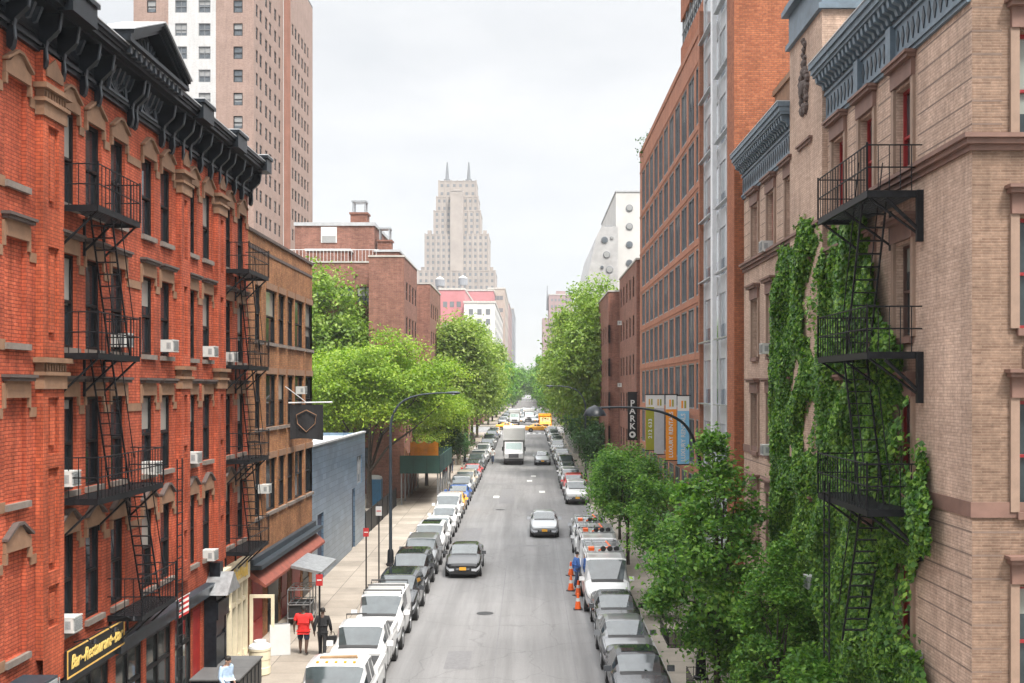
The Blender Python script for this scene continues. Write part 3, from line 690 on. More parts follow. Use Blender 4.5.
# ---------------------------------------------------------------- tan brick building
Y2 = YL(248)+.02; W2 = YL(312)-Y2; D2 = 16
tan = thing('brick_building', 'tan brown brick building with red ground floor beside the red tenement', 'building', (XL, Y2, 0), PI/2)
hs = []
for a, b in ((266, 273.5), (278.5, 282.5), (287.5, 291), (295, 301), (305.5, 309.5)):
    x0 = YL(a)-Y2; x1 = YL(b)*1.012-Y2
    hs += [(x0, x1, z-2.1, z) for z in (14.2, 10.85, 7.5)]
x0 = YL(255)-Y2; hs += [(x0, x0+1.0, z-2.1, z) for z in (14.2, 10.85, 7.5)]
gd = [(.5, 2.3, .4, 3.3), (3.0, 5.0, .4, 3.3), (5.4, 6.6, .4, 3.3), (7.4, 9.3, .4, 3.3), (9.7, 11.2, .4, 3.3)]
m = MB(); F2 = Side(0, 0, 0)
m.grid_wall(0, W2, 0, 16.1, hs+gd, .14); m.grid_wall(0, D2, 0, 16.1, [], xf=Side(0, D2, -PI/2)); m.grid_wall(0, D2, 0, 16.1, [], xf=Side(W2, 0, PI/2)); m.face([(W2, D2, 0), (0, D2, 0), (0, D2, 16.1), (W2, D2, 16.1)])
m.build('wall', 'tan_brick', tan)
m = MB(); m.box(0, W2, 0.02, D2, 15.7, 15.8); m.build('roof', 'roof_tar', tan)
m = MB(); m.box(-.02, W2+.05, -.07, .25, 16.103, 16.22); m.box(0, W2, -.03, -.002, 15.5, 15.62); m.build('coping', 'brownstone', tan)
for a, b, c, d in hs: window(tan, F2, (a+b)/2, c, b-a, d-c, 'sash', 'frame_black', 'pane_red_bldg', 'sill_stone', 'plain', 'limestone')
m = MB(); m.box(-.0, W2+.06, -.5, -.003, 3.62, 3.78); m.box(0, W2, -.2, -.003, 3.783, 4.0); m.build('shop_lintel', 'slate_dark', tan)
m = MB(); m.prism([(-.003, 3.6), (-.003, 3.3), (-.62, 2.95), (-.62, 3.05)], 0, .1, W2); m.build('awning', 'terracotta', tan)
for i, (a, b, c, d) in enumerate(gd):
    m = MB(); m.box(a, b, .04, .12, c, d); m.box(a+.12, b-.12, .0, .04, c+.2, c+1.1); m.box(a+.12, b-.12, .0, .04, c+1.4, d-.2)
    m.build('door', ('red_paint', 'black_paint', 'red_paint', 'red_paint', 'black_paint')[i], tan)
m = MB(); m.prism([(-.65, 3.0), (-1.9, 2.75), (-1.9, 2.85), (-.65, 3.12)], 0, 4.2, 7.6); m.build('canopy', 'galvanised', tan)
ac_left(299, 394, 'white air conditioner on the tan brick building just above the black shield banner')
ac_left(262, 493, 'white air conditioner on the tan brick building beside the far fire escape', 'ac_white')
# shield banner on its pole
Yb = YL(288)
bn = thing('shield_banner', 'black hanging banner with a pale shield outline on a white pole from the tan building', 'banner', (XL, Yb, 0), PI/2)
z = ZZ(404, Yb); m = MB(); m.tube([(0, -.02, z+.05), (0, -1.9, z+.08)], .03, 6); m.tube([(-.6, -.02, z+.75), (0, -.75, z+.1)], .02, 5); m.build('pole', 'white_metal', bn)
m = MB(); n = 12; wd = 1.42; hh = 1.5
for i in range(n):
    a, b = i/n, (i+1)/n; f = lambda u, q: (.05*math.sin(u*9)*q+.02, -.08-u*wd, z-.02-q*hh+.05*math.sin(u*4)*q)
    for j in range(6):
        m.face([f(a, j/6), f(b, j/6), f(b, (j+1)/6), f(a, (j+1)/6)])
cl = m.build('cloth', 'cloth_black', bn)
m = MB(); sh = [(.5, .16), (.80, .3), (.76, .55), (.5, .78), (.24, .55), (.2, .3), (.5, .16)]
for dx in (-.045, .085): m.tube([(dx, -.08-u*wd, z-.02-q*hh) for u, q in sh], .022, 5)
m.build('shield_outline', 'limestone', bn)
# ---------------------------------------------------------------- silver tiled low building
Y3 = YL(312)+.03; W3 = YL(365)-Y3; H3 = 7.5
sil = thing('tiled_building', 'low windowless building clad in shiny blue grey metal tiles', 'building', (XL, Y3, 0), PI/2)
m = MB(); dr = [(YL(317.5)-Y3, YL(323.5)-Y3, .5, 4.1), (YL(352)-Y3, YL(355)-Y3, .8, 4.4), (YL(357)-Y3, YL(362)-Y3, 5.2-.7, 6.2)]
m.grid_wall(0, W3, 0, H3, dr, .2); m.grid_wall(0, 15, 0, H3, [], xf=Side(0, 15, -PI/2)); m.grid_wall(0, 15, 0, H3, [], xf=Side(W3, 0, PI/2)); m.face([(W3, 15, 0), (0, 15, 0), (0, 15, H3), (W3, 15, H3)])
m.build('wall', 'silver_tiles', sil)
m = MB(); m.box(0, W3, .02, 15, H3-.3, H3-.2); m.build('roof', 'roof_pale', sil); m = MB(); m.box(-.03, W3+.03, -.06, .2, H3+.003, H3+.1); m.build('coping', 'flashing', sil)
for i, (a, b, c, d) in enumerate(dr[:2]):
    m = MB(); m.box(a, b, .1, .18, c, d); m.box(a+.15, b-.15, .085, .1, c+.3, d-.3); m.build('door', 'cloth_navy', sil)
a, b, c, d = dr[2]; window(sil, Side(0, 0, 0), (a+b)/2, c, b-a, d-c, 'fixed', 'frame_grey', 'pane_far', n=(2, 1))
def roof_unit(label, loc, s, rz=0):
    t = thing('rooftop_unit', label, 'rooftop unit', loc, rz, 'rooftop ventilation units')
    m = MB(); m.box(-1.2*s, 1.2*s, -.7*s, .7*s, .12, 1.1*s); m.box(-1.25*s, 1.25*s, -.75*s, .75*s, 1.103*s, 1.16*s)
    for sx in (-1, 1): m.box(sx*s-.1, sx*s+.1, -.6*s, .6*s, 0, .118)
    m.build('housing', 'galvanised', t); m = MB(); m.lathe([(.4*s, 1.16*s), (.4*s, 1.3*s), (.36*s, 1.32*s)], 14, (-.5*s, 0, .003)); m.lathe([(.4*s, 1.16*s), (.4*s, 1.3*s), (.36*s, 1.32*s)], 14, (.5*s, 0, .003)); m.build('fan', 'ac_grey', t)
roof_unit('grey rooftop ventilation unit nearest the tan brick building on the tiled low building', (XL-2.0, Y3+3.0, H3-.2), .9, PI/2); roof_unit('grey rooftop ventilation unit at the far end of the tiled low building', (XL-2.6, Y3+10.2, H3-.2), .8, PI/2)
# ---------------------------------------------------------------- beige corner building on the right
YA, YB = YR(972), YR(744)            # near corner, far end
WR = YB-YA; DR = 14.0
bei = thing('corner_building', 'beige brick corner building with slate blue metal cornice and grooved brickwork, part covered in ivy', 'building', (XR, YB, 0), -PI/2)
def lx(px): return YB-YR(px)         # local x of a picture column on the street front
FS = Side(0, 0, 0); FF = Side(WR, 0, PI/2)
rows = [(16.57, 2.0), (13.3, 1.95), (10.07, 1.95), (6.8, 2.0)]
wins = []
for a, b in ((894, 915), (860, 875), (832, 847), (804.5, 817), (785, 796), (767, 776), (752, 759)):
    x1 = lx(a); x0 = lx(b); xc = (x0+x1)/2
    wins.append(xc)
hs = [(x-.5, x+.5, t-h, t) for x in wins for t, h in rows]
fwin = [1.45, 4.0, 6.6, 9.2]; fh = [(x-.62, x+.62, t-h, t) for x in fwin for t, h in rows+[(3.6, 2.4)]]
m = MB()
m.grid_wall(0, WR, 0, 17.25, hs, .2)
m.grid_wall(0, DR, 0, 18.3, [], xf=Side(0, DR, -PI/2)); m.face([(WR, DR, 0), (0, DR, 0), (0, DR, 17.25), (WR, DR, 17.25)])
m.build('street_wall', 'rose_stucco_brick', bei)
m = MB(); m.grid_wall(0, DR, 0, 18.3, fh, .2, xf=FF); m.build('avenue_wall', 'roman_brick', bei)
m = MB(); m.box(0, WR, .05, DR, 17.25, 17.35); broof = m.build('roof', 'roof_tar', bei)
# grooves: dark joints cut at every seventh course above and below the two belts
g = MB()
def grooves(zlo, zhi, step, holes, length, xf, x0=0, pad=.3):
    z = zlo
    while z < zhi:
        cuts = sorted([(a-pad, b+pad) for a, b, c, d in holes if c-.15 < z < d+.56]); a = x0
        for e0, e1 in cuts+[(length, length)]:
            if e0 > a+.02:
                n = len(g.v)
                for p in ((a,-.002,z-.016),(e0,-.002,z-.016),(e0,-.002,z+.016),(a,-.002,z+.016)): g.v.append(xf(p))
                g.f.append((n, n+1, n+2, n+3)); g.m.append(0)
            a = max(a, e1)
        z += step
for zl, zh in ((14.95, 17.1), (1.2, 7.8)):
    grooves(zl, zh, .41, hs, WR-.002, FS); grooves(zl, zh+.9 if zl > 10 else zh, .41, fh, DR, FF, .003)
g.build('joint', 'joint_dark', bei)
# belts
m = MB()
def belt(z, prof, over):
    for h0, h1, d in prof:
        m.box(-.0, WR+d, -d, -.003, z+h0, z+h1); m.box(WR+.003, WR+d, -.0029, DR, z+h0, z+h1)
belt(14.48, ((0, .1, .06), (.102, .2, .14), (.202, .28, .2)), 0); belt(8.02, ((0, .27, .035),), 0)
m.build('belt_course', 'brown_trim', bei)
for x in wins:
    for i, (t, h) in enumerate(rows): window(bei, FS, x, t-h, 1.0, h, 'red sash', 'frame_red' if i != 1 else 'frame_brown', 'pane_beige', None if i == 0 else 'brown_trim', 'brown', 'brown_trim', rec=.2, cap_mat='sandstone_trim', n=(1, 2), fw=.06)
for x in fwin:
    for i, (t, h) in enumerate(rows+[(3.6, 2.4)]): window(bei, FF, x, t-h, 1.24, h, 'red sash', 'frame_red', 'pane_beige', None if i == 0 else 'brown_trim', 'brown', 'brown_trim', rec=.2, cap_mat='sandstone_trim', n=(1, 2), fw=.06)
# roundel panels under the avenue windows
m = MB()
for x in fwin:
    for z in (10.5,):
        q = Side(WR, 0, PI/2); 
        m2 = MB(); m2.box(x-.55, x+.55, -.05, -.003, z, z+.55); m2.lathe([(.19, -.09), (.19, -.05)], 20, (x, 0, z+.28), 1); m2.lathe([(.12, -.115), (.12, -.09)], 16, (x, 0, z+.28), 1)
        n = len(m.v); m.v += [q(p) for p in m2.v]; m.f += [tuple(i+n for i in f) for f in m2.f]; m.m += m2.m
m.build('relief_panel', 'sandstone_trim', bei)
# slate-blue metal cornices: near stretch, and the stretch beyond the pavilion
P0, P1 = lx(794.5), lx(827.5)        # pavilion
def blue_cornice(x0, x1, wrap):
    c = MB(); e = 0
    c.box(x0, x1, -.07, .05, 17.12, 17.2); c.box(x0, x1, -.11, .05, 17.203, 17.27); c.box(x0, x1, -.05, .05, 17.273, 17.9)
    c.box(x0, x1, -.1, .05, 17.903, 17.97); c.box(x0, x1, -.07, .05, 17.973, 18.36); c.box(x0, x1, -.40, .05, 18.363, 18.44); c.box(x0-.02, x1+.02, -.45, .05, 18.443, 18.58); c.box(x0-.04, x1+.04, -.5, .05, 18.583, 18.72)
    o = c.build('cornice', 'slate_blue_metal', bei)
    d = MB(); x = x0+.1
    while x < x1-.1: d.prism([(-.07, 18.02), (-.16, 18.03), (-.2, 18.14), (-.34, 18.2), (-.37, 18.36), (-.07, 18.36)], 0, x, x+.14); x += .30
    d.build('dentils', 'slate_blue_metal', o)
    d = MB(); d.box(x0, x1, -.085, -.0702, 17.975, 18.36); x = x0+.15  # full-width dark board: shade between the dentils put into the colour
    while x < x1-.15: d.prism([(x, 17.58), (x+.09, 17.36), (x+.18, 17.58), (x+.09, 17.80)], 1, -.07, -.05); x += .30
    d.build('frieze_pattern_and_shade', 'slate_dark', o)
    d = MB(); x = x0+.15
    d.box(x0-.04, x1+.04, -.52, .05, 18.723, 18.75); d.build('flashing', 'flashing', o)
blue_cornice(P1+.02, WR-.05, True); blue_cornice(0, P0-.02, False)
for px in (895, 862): x = lx(px); m = MB(); m.box(x-.16, x+.16, -.16, -.0, 17.0, 17.96); m.build('cornice_console', 'slate_blue_metal', bei)
# pavilion rising above the cornice, with a metal cap and a carved cartouche
m = MB(); m.box(P0, P1, -.14, 3.6, 8.3, 20.2); pv = m.build('pavilion', 'rose_stucco_brick', bei)
m = MB(); m.box(P0-.1, P1+.1, -.25, 3.7, 20.203, 20.35); m.box(P0-.03, P1+.03, -.16, 3.62, 20.353, 21.2); m.box(P0-.18, P1+.18, -.35, 3.8, 21.203, 21.36); m.box(P0-.1, P1+.1, -.28, 3.72, 21.363, 21.5); m.build('pavilion_cap', 'slate_blue_metal', pv)
m = MB(); xc = (P0+P1)/2
for k in range(22):
    t = k/22*2*PI; r = .42+.09*math.sin(5*t); m.lathe([(.0, -.26), (.11, -.22), (.13, -.14)], 7, (xc+r*.8*math.cos(t), 0, 18.6+r*1.45*math.sin(t)), 1)
m.lathe([(.0, -.33), (.2, -.28), (.27, -.14)], 14, (xc, 0, 18.6), 1)
for k in range(6): m.lathe([(.0, -.25), (.09, -.2), (.1, -.14)], 6, (xc+.1*math.sin(k*2.1), 0, 19.3+.13*k), 1)
m.build('cartouche', 'brownstone', pv)
for t, h in rows[:1]:
    pass
m = MB(); m.box(lx(804.5)-1.6, lx(804.5)+.2, 3.0, 5.6, 17.36, 21.0)
ch = [(38.8, 36.8)]; m = MB(); x0, x1 = YB-38.9, YB-36.3; m.box(x0, x1, .9, 3.4, 17.36, 20.6); m.box(x0-.08, x1+.08, .82, 3.48, 20.603, 20.8)
bk = m.build('roof_bulkhead', 'limestone', broof); m = MB(); m.tube([(x1-.4, 1.4, 20.8), (x1-.4, 1.4, 21.9)], .05, 6); m.build('vent_pipe', 'white_metal', bk)
# its fire escape
fx = YB-21.8
fire_escape('black iron fire escape on the beige corner building, tangled in ivy', (XR, YB, 0), -PI/2,
    [(fx-3.7, fx, 14.2, 1.1), (fx-3.7, fx, 11.0, 1.1), (fx-3.7, fx, 7.87, 1.1)],
    [(fx-1.1, 14.2, fx-2.3, 11.02, -.85, -.35), (fx-2.5, 11.0, fx-1.3, 7.89, -.85, -.35), (fx-1.2, 7.87, fx-2.6, 4.7, -.85, -.35)], (fx-3.1, -1.12, 4.2, 8.2))
t = [o for o in C.objects if o.name.startswith('fire_escape') and 'beige' in o['label']][0]
for z in (14.2, 11.0, 7.87): m = MB(); m.box(fx-.03, fx+.07, -.13, -.004, z-1.0, z+.02); m.tube([(fx+.02, -.1, z-.75), (fx+.02, -.75, z-.14)], .04, 5); m.build('wall_bracket', 'black_iron', t)
def ac_right(px, py, label):
    Y = YR(px); aircon(label, (XR, Y, ZZ(py, Y)), -PI/2)
ac_right(770, 252, 'white air conditioner high on the beige corner building above the ivy')
ac_right(770.5, 354, 'white air conditioner midway up the beige corner building left of the ivy')
ac_right(771.5, 455, 'white air conditioner low on the beige corner building beside the modern orange building')
ac_right(817, 588, 'white air conditioner showing through the ivy low on the beige corner building')
m = MB(); m.box(-.12, .12, -.3, -.02, 0, .2); m.tube([(0, -.02, .1), (0, -.2, .1)], .04, 6)
o = m.build('wall_floodlight', 'ac_grey', None, (XR, YR(922), ZZ(662, YR(922))), -PI/2); tag(o, 'small grey floodlight low on the beige corner wall right of the ivy', 'floodlight')
# ---------------------------------------------------------------- modern orange brick apartment block
YC, YD = 40.2, YR(640); WM = YD-YC; DM = 22.0
mod = thing('apartment_building', 'modern orange brick apartment block with tall window grid and a glazed white bay', 'building', (XR, YD, 0), -PI/2)
gl0 = YD-YR(705)                     # local x where the glazed strip starts
gl1 = YD-YR(735); storey = 2.64; base = 3.7
fl_ = [base+storey*k for k in range(0, 9)]; fl_[8] = 25.3
hm = []; nb = 11
for k in range(nb):
    xc = 1.1+(gl0-1.6)*(k+.5)/nb
    for z in fl_[:-1]: hm.append((xc-.93, xc+.93, z+.32, z+2.50 if z < 22 else z+3.0))
m = MB(); m.grid_wall(0, gl0, 0, 26.8, hm, .1); m.build('grid_wall', 'modern_brick_trim', mod)
m = MB(); m.grid_wall(0, DM, 0, 26.8, [], xf=Side(0, DM, -PI/2))
m.grid_wall(-.3, DM, 0, 32.0, [], xf=Side(WM, 0, PI/2)); m.face([(gl1, -.3, 0), (WM, -.3, 0), (WM, -.3, 32), (gl1, -.3, 32)]); m.face([(gl1, 0, 0), (gl1, -.3, 0), (gl1, -.3, 32), (gl1, 0, 32)]); m.face([(WM, DM, 0), (0, DM, 0), (0, DM, 32), (WM, DM, 32)])
m.build('wall', 'modern_brick', mod)
m = MB(); m.box(0, gl0, 0.01, DM, 26.5, 26.6); mroof = m.build('roof', 'roof_pale', mod)
m = MB(); m.box(gl0-9.5, WM, .4, DM-.02, 26.61, 32.6); m.box(gl0-9.6, WM+.02, .3, DM, 32.603, 32.8); m.box(gl0-9.6, gl0, .25, .4, 26.61, 28.3); m.box(gl0-9.6, gl0, .25, .4, 29.7, 32.6); up = m.build('upper_storey', 'modern_brick', mod)
m = MB()
for k in range(7): m.box(gl0-9.3+k*1.3, gl0-9.22+k*1.3, .3, .36, 28.3, 29.7)
m.box(gl0-9.5, gl0, .29, .34, 28.95, 29.03); uw = m.build('window', 'frame_grey', up)
m = MB(); m.face([(gl0-9.4, .38, 28.3), (gl0, .38, 28.3), (gl0, .38, 29.7), (gl0-9.4, .38, 29.7)], 0, [(0,0),(1,0),(1,1),(0,1)]); m.build('pane', 'pane_modern', uw)
m = MB(); 
for z in fl_: m.box(.0, gl0, -.03, -.003, z+.0, z+.12)
m.box(0, gl0, -.05, -.003, 26.5, 26.82); m.box(gl0-.3, gl0+.0, -.25, -.003, base, 27.0); m.build('floor_band', 'modern_brick_trim', mod)
for a, b, c, d in hm: window(mod, Side(0, 0, 0), (a+b)/2, c, b-a, d-c, 'modern', 'frame_grey', 'pane_modern', n=(2, 1), rec=.07, fw=.07)
# glazed bay: spandrels, mullions, little balconies
m = MB(); gw = gl1-gl0
for k, z in enumerate([base+storey*k for k in range(11)]): m.box(gl0, gl1, -.02, .1, z-.12, z+.62)
m.box(gl0, gl1, -.03, .1, 0, base-.2); bay = m.build('bay_spandrel', 'spandrel', mod)
m = MB()
for z in [base+storey*k for k in range(11)]:
    for a, b in ((gl0+.12, gl0+gw*.52), (gl0+gw*.56, gl1-.05)):
        m.face([(a, .02, z+.62), (b, .02, z+.62), (b, .02, z+storey-.12), (a, .02, z+storey-.12)], 0, [(0,0),(1,0),(1,1),(0,1)])
m.build('pane', 'pane_curtain', bay)
m = MB()
for f in (0, .27, .54, .78, 1): x = gl0+gw*f; m.box(x-.05, x+.05, -.06, .04, base-.2, 31.8)
m.box(gl0+gw*.47, gl0+gw*.53, -.3, -.12, 0, 31.8); m.build('mullion', 'white_metal', bay)
m = MB()
for z in [base+storey*k for k in range(1, 11)]:
    for a, b in ((gl0+.05, gl0+gw*.43), (gl0+gw*.58, gl1)): m = MB(); m.box(a, b, -.32, -.13, z+.62, z+.67); m.build('balcony_slab', 'galvanised', bay)
m = MB(); m.box(0, gl0-.2, -1.3, -.004, 3.2, 3.5); m.box(0, gl0-.2, -.1, -.004, 0, .8)
for k in range(8): x = .2+k*(gl0-.6)/7; m.box(x-.12, x+.12, -.14, -.004, .8, 3.2)
m.build('shop_canopy', 'galvanised', mod)
m = MB(); m.face([(0, -.03, .8), (gl0-.2, -.03, .8), (gl0-.2, -.03, 3.2), (0, -.03, 3.2)], 0, [(0,0),(1,0),(1,1),(0,1)]); m.build('shop_window', 'pane_shop', mod)
# blade banners and the parking sign
def letters_vertical(txt, size, mat): return tri_text('\n'.join(txt), size, mat, .01, 0, .01)
for (pl, pr, y0, y1, col, lab, txt) in ((647.5, 656.2, 395, 450, (.30, .30, .02), 'olive green blade banner with white digits, farthest of the four', '212 633'),
        (656.8, 665.4, 395, 454, (.45, .45, .47), 'grey blade banner between the green and the orange banner', ''),
        (666.2, 678, 395, 460, (.72, .26, .02), 'orange blade banner with pale lettering, second from the blue one', 'LUXURY RENTALS'),
        (679.8, 690.8, 396, 464, (.20, .47, .68), 'sky blue blade banner nearest the white glazed bay', 'LUXURY RENTALS')):
    Y = YR(pr); w = .56; zt, zb = ZZ(y0, Y), ZZ(y1, Y); h = zt-zb
    mt = plain('banner_'+lab.split()[0], col, .8, var=.08); plain('banner_white', (.68, .68, .66), .8, var=.05) if 'banner_white' not in M else 0
    t = thing('blade_banner', lab, 'banner', (XR-.08, Y, zb), 0, 'blade banners on the modern block')
    m = MB(); m.box(-w-.05, .08, -.02, .02, h, h+.05); m.box(-w-.05, .08, -.02, .02, -.05, -.0); m.build('rod', 'black_iron', t)
    m = MB(); m.box(-w, 0, -.012, .012, .005, h*.78); c = m.build('cloth', mt.name, t)
    m = MB(); m.box(-w, 0, -.012, .012, h*.781, h-.005); m.build('header', 'banner_white', t)
    m = MB(); m.box(-w*.68, -w*.52, -.02, -.013, h*.82, h*.93); m.build('emblem', 'orange_net' if 'blue' in lab[:4] or 'orange' in lab[:7] or 'sky' in lab else 'gold', t)
    m = MB(); m.box(-w*.42, -w*.26, -.02, -.013, h*.82, h*.93); m.build('emblem', 'banner_olive', t)
    if txt:
        me = tri_text(txt, .30, 'banner_white', .006, 0, .004); me.transform(Matrix.Rotation(-PI/2, 4, 'Y'))
        o = link('lettering', me, t, (-w*.5, -.02, h*.39))
        k = h*.7/max(.1, o.dimensions.z); o.scale = (1, 1, min(1.25, k))
Y = YR(637.6); zt, zb = ZZ(393, Y), ZZ(439, Y); h = zt-zb
t = thing('parking_sign', 'tall black blade sign spelling PARK downwards in white letters', 'sign', (XR-.05, Y, zb))
m = MB(); m.box(-.66, 0, -.1, .1, 0, h); m.build('cabinet', 'frame_black', t); m = MB(); m.box(-.66, .05, -.05, .05, h+.003, h+.08); m.box(-.66, .05, -.05, .05, -.08, -.003); m.build('bracket', 'black_iron', t)
for k, chh in enumerate('PARK'): link('lettering', tri_text(chh, .62, 'white_paint', .01, 0, .012), t, (-.33, -.11, h-.75-k*.55))
m = MB(); m.lathe([(.0, -.125), (.23, -.125), (.23, -.105)], 18, (-.33, 0, .32), 1); m.build('round_symbol', 'white_paint', t)
m = MB(); m.lathe([(.0, -.14), (.1, -.14), (.1, -.127)], 14, (-.35, 0, .34), 1); m.build('symbol_centre', 'frame_black', t)
t = thing('shop_sign', 'white projecting shop signboard half hidden behind the street trees', 'sign', (XR-1.5, 50.5, gz(50)+2.9)); m = MB(); m.box(-.5, 1.1, -.06, .06, 0, .62); m.build('board', 'white_paint', t); m = MB(); m.tube([(-.4, 0, .6), (-.4, 0, 1.0)], .03, 5); m.tube([(1.0, 0, .6), (1.0, 0, 1.0)], .03, 5); m.build('hanger', 'black_iron', t)
# ---------------------------------------------------------------- older brown brick blocks beyond it
def block(name, label, loc, rz, W, D, H, fronts, mats, win, storeys, z0, sth, roof='roof_tar', head=None, coping='concrete_cap', group=None, extra=None):
    """plain brick block; fronts: {'front'|'left'|'right': [x positions of windows]}"""
    t = thing(name, label, 'building', loc, rz, group)
    sd = {'front': (Side(0, 0, 0), W), 'left': (Side(0, D, -PI/2), D), 'right': (Side(W, 0, PI/2), D), 'back': (Side(W, D, PI), W)}
    m = MB(); todo = []
    w, h, fm, pm, nn = win
    for k, (s, ln) in sd.items():
        hl = [(x-w/2, x+w/2, z0+sth*q, z0+sth*q+h) for x in fronts.get(k, []) for q in range(storeys) if z0+sth*q+h < H]
        m.grid_wall(0, ln, -1, H, hl, .12, xf=s); todo += [(s, a, b, c, d) for a, b, c, d in hl]
    m.build('wall', mats, t)
    r = MB(); r.box(.01, W-.01, .01, D-.01, H-.6, H-.5); rr = r.build('roof', roof, t)
    c = MB(); c.box(-.06, W+.06, -.06, .3, H+.002, H+.14); c.box(-.06, W+.06, D-.3, D+.06, H+.002, H+.14); c.box(-.06, .3, .3, D-.3, H+.002, H+.14); c.box(W-.3, W+.06, .3, D-.3, H+.002, H+.14); c.build('coping', coping, t)
    for i, (s, a, b, cc, d) in enumerate(todo[:100]): window(t, s, (a+b)/2, cc, b-a, d-cc, 'block', fm, pm, 'sill_stone' if head else None, head, 'limestone' if head else None, n=nn, rec=.1)
    if len(todo) > 100:
        q = MB(); p = MB()
        for s, a, b, cc, d in todo[100:]:
            pts = [s(v) for v in ((a, .09, cc), (b, .09, cc), (b, .09, d), (a, .09, d))]; p.face(pts, 0, [(0,0),(1,0),(1,1),(0,1)])
            for e0, e1, f0, f1 in ((a, b, cc, cc+.07), (a, b, d-.07, d), (a, a+.07, cc, d), (b-.07, b, cc, d), (a, b, (cc+d)/2-.03, (cc+d)/2+.03)):
                q.face([s(v) for v in ((e0, .05, f0), (e1, .05, f0), (e1, .05, f1), (e0, .05, f1))])
        wo = q.build('window', fm, t); wo['kind'] = 'stuff'; p.build('pane', pm, wo)
    return t, rr
SASH = (1.1, 1.55, 'frame_black', 'pane_red_bldg', (1, 2))
ya, yb = YR(636.5), YR(619.5)
t1, _ = block('brick_building', 'plain brown brick block right behind the black parking sign', (XR, yb, 0), -PI/2, yb-ya, 18, 19.6, {'front': [1.6, 4.2, 7, 9.8, 12.6][:int((yb-ya)/2.7)], 'right': [3, 6]}, 'brown_brick', SASH, 6, 2.6, 2.9)
yc = 108
t2, _ = block('brick_building', 'brown brick block standing forward beyond the block behind the parking sign', (XR-.95, yc, 0), -PI/2, yc-yb-.1, 18, 18.6, {'front': [1.8, 4.5, 7.2, 10, 12.8]}, 'brown_brick', SASH, 5, 2.6, 2.9)
for i, (px, py) in enumerate(((625.5, 318), (625, 367), (624, 414))): pass
aircon('white air conditioner high on the brown brick block behind the parking sign', (XR, YR(621.5), ZZ(325, YR(621.5))), -PI/2); aircon('white air conditioner low on the brown brick block behind the parking sign', (XR, YR(621.5), ZZ(387, YR(621.5))), -PI/2)
# ---------------------------------------------------------------- brick apartment blocks behind the left-hand trees
AP = (1.5, 1.6, 'frame_black', 'pane_far', (2, 2))
ya = YL(404)
tA, rA = block('apartment_block', 'brick apartment block wing nearest the street, rising behind the big light green tree', (XL-2.9, ya, 0), 0, 2.9, YL(417)-ya, 21.1, {'right': [2.2, 4.6, 7.0, 9.4]}, 'apartment_brick', (1.2, 1.5, 'frame_black', 'pane_far', (1, 2)), 6, 3.2, 2.9)
XM0 = XX(287, 94)
tM, rM = block('apartment_block', 'wide brick apartment block with rooftop penthouse, terrace railing and chimneys', (XM0, 94, 0), 0, XL-2.95-XM0, 22, 21.0, {'front': [XX(365.5, 94)-XM0, XX(345, 94)-XM0, XX(322, 94)-XM0]}, 'apartment_brick', AP, 6, 3.6, 2.75)
tB, rB = block('apartment_block', 'brick apartment block wing one step farther along the left, just topping the trees', (XL-6, YL(430), 0), 0, 6, YL(440.5)-YL(430), 21.1, {'right': [2, 4.5, 7, 9.5]}, 'apartment_brick', (1.2, 1.5, 'frame_black', 'pane_far', (1, 2)), 6, 3.2, 2.9)
# penthouse, railing, chimneys of the wide block (local frame)
m = MB(); a = 0.05; b = XX(374, 97)-XM0; m.box(a, b, 3, 12, 20.4, 24.6); ph = m.build('penthouse', 'apartment_brick', tM)
m = MB(); m.box(a-.1, b+.1, 2.9, 12.1, 24.603, 24.9); m.build('penthouse_coping', 'flashing', ph)
w = MB(); xw = XX(329, 97)-XM0; w.box(xw-.7, xw+.7, 2.93, 2.99, 23.1, 24.5); wo = w.build('window', 'frame_white', ph); w = MB(); w.box(xw-.6, xw+.6, 2.9, 2.925, 23.15, 23.7); w.build('pane', 'pane_far', wo)
m = MB(); m.box(1.4, 5.0, 1.6, 2.98, 20.5, 22.2); m.build('stair_hut', 'apartment_brick', tM); m = MB(); m.box(1.2, 5.2, 1.5, 2.98, 22.203, 22.4); m.build('hut_roof', 'roof_pale', tM)
m = MB()
for k in range(26): x = .1+k*.3; m.box(x, x+.03, .05, .08, 21.15, 22.1)
m.box(.05, 7.8, .04, .09, 22.1, 22.16); m.build('terrace_railing', 'white_metal', tM)
def chimney(parent, x, y, z, w, h):
    m = MB(); m.box(x-w/2, x+w/2, y-w/2, y+w/2, z, z+h); m.box(x-w/2-.1, x+w/2+.1, y-w/2-.1, y+w/2+.1, z+h+.002, z+h+.15); c = m.build('chimney', 'brown_brick', parent)
    m = MB()
    for sx in (-1, 1):
        for sy in (-1, 1): m.box(x+sx*w*.36-.06, x+sx*w*.36+.06, y+sy*w*.36-.06, y+sy*w*.36+.06, z+h+.15, z+h+1.1)
    m.box(x-w*.45, x+w*.45, y-w*.45, y+w*.45, z+h+1.103, z+h+1.25); m.build('chimney_cowl', 'galvanised', c)
chimney(tM, XX(360, 100)-XM0, 6, 24.9, 1.5, 1.1)
m = MB(); m.box(XX(374.5, 96)-XM0, 9.3, 2.2, 6, 20.4, 22.2); hb = m.build('stair_hut', 'apartment_brick', tM); m = MB(); m.box(XX(374.5, 96)-XM0-.1, 9.4, 2.1, 6.1, 22.203, 22.4); m.build('hut_roof', 'flashing', hb)
chimney(tM, XX(385, 98)-XM0, 4.2, 22.4, 1.2, .9)
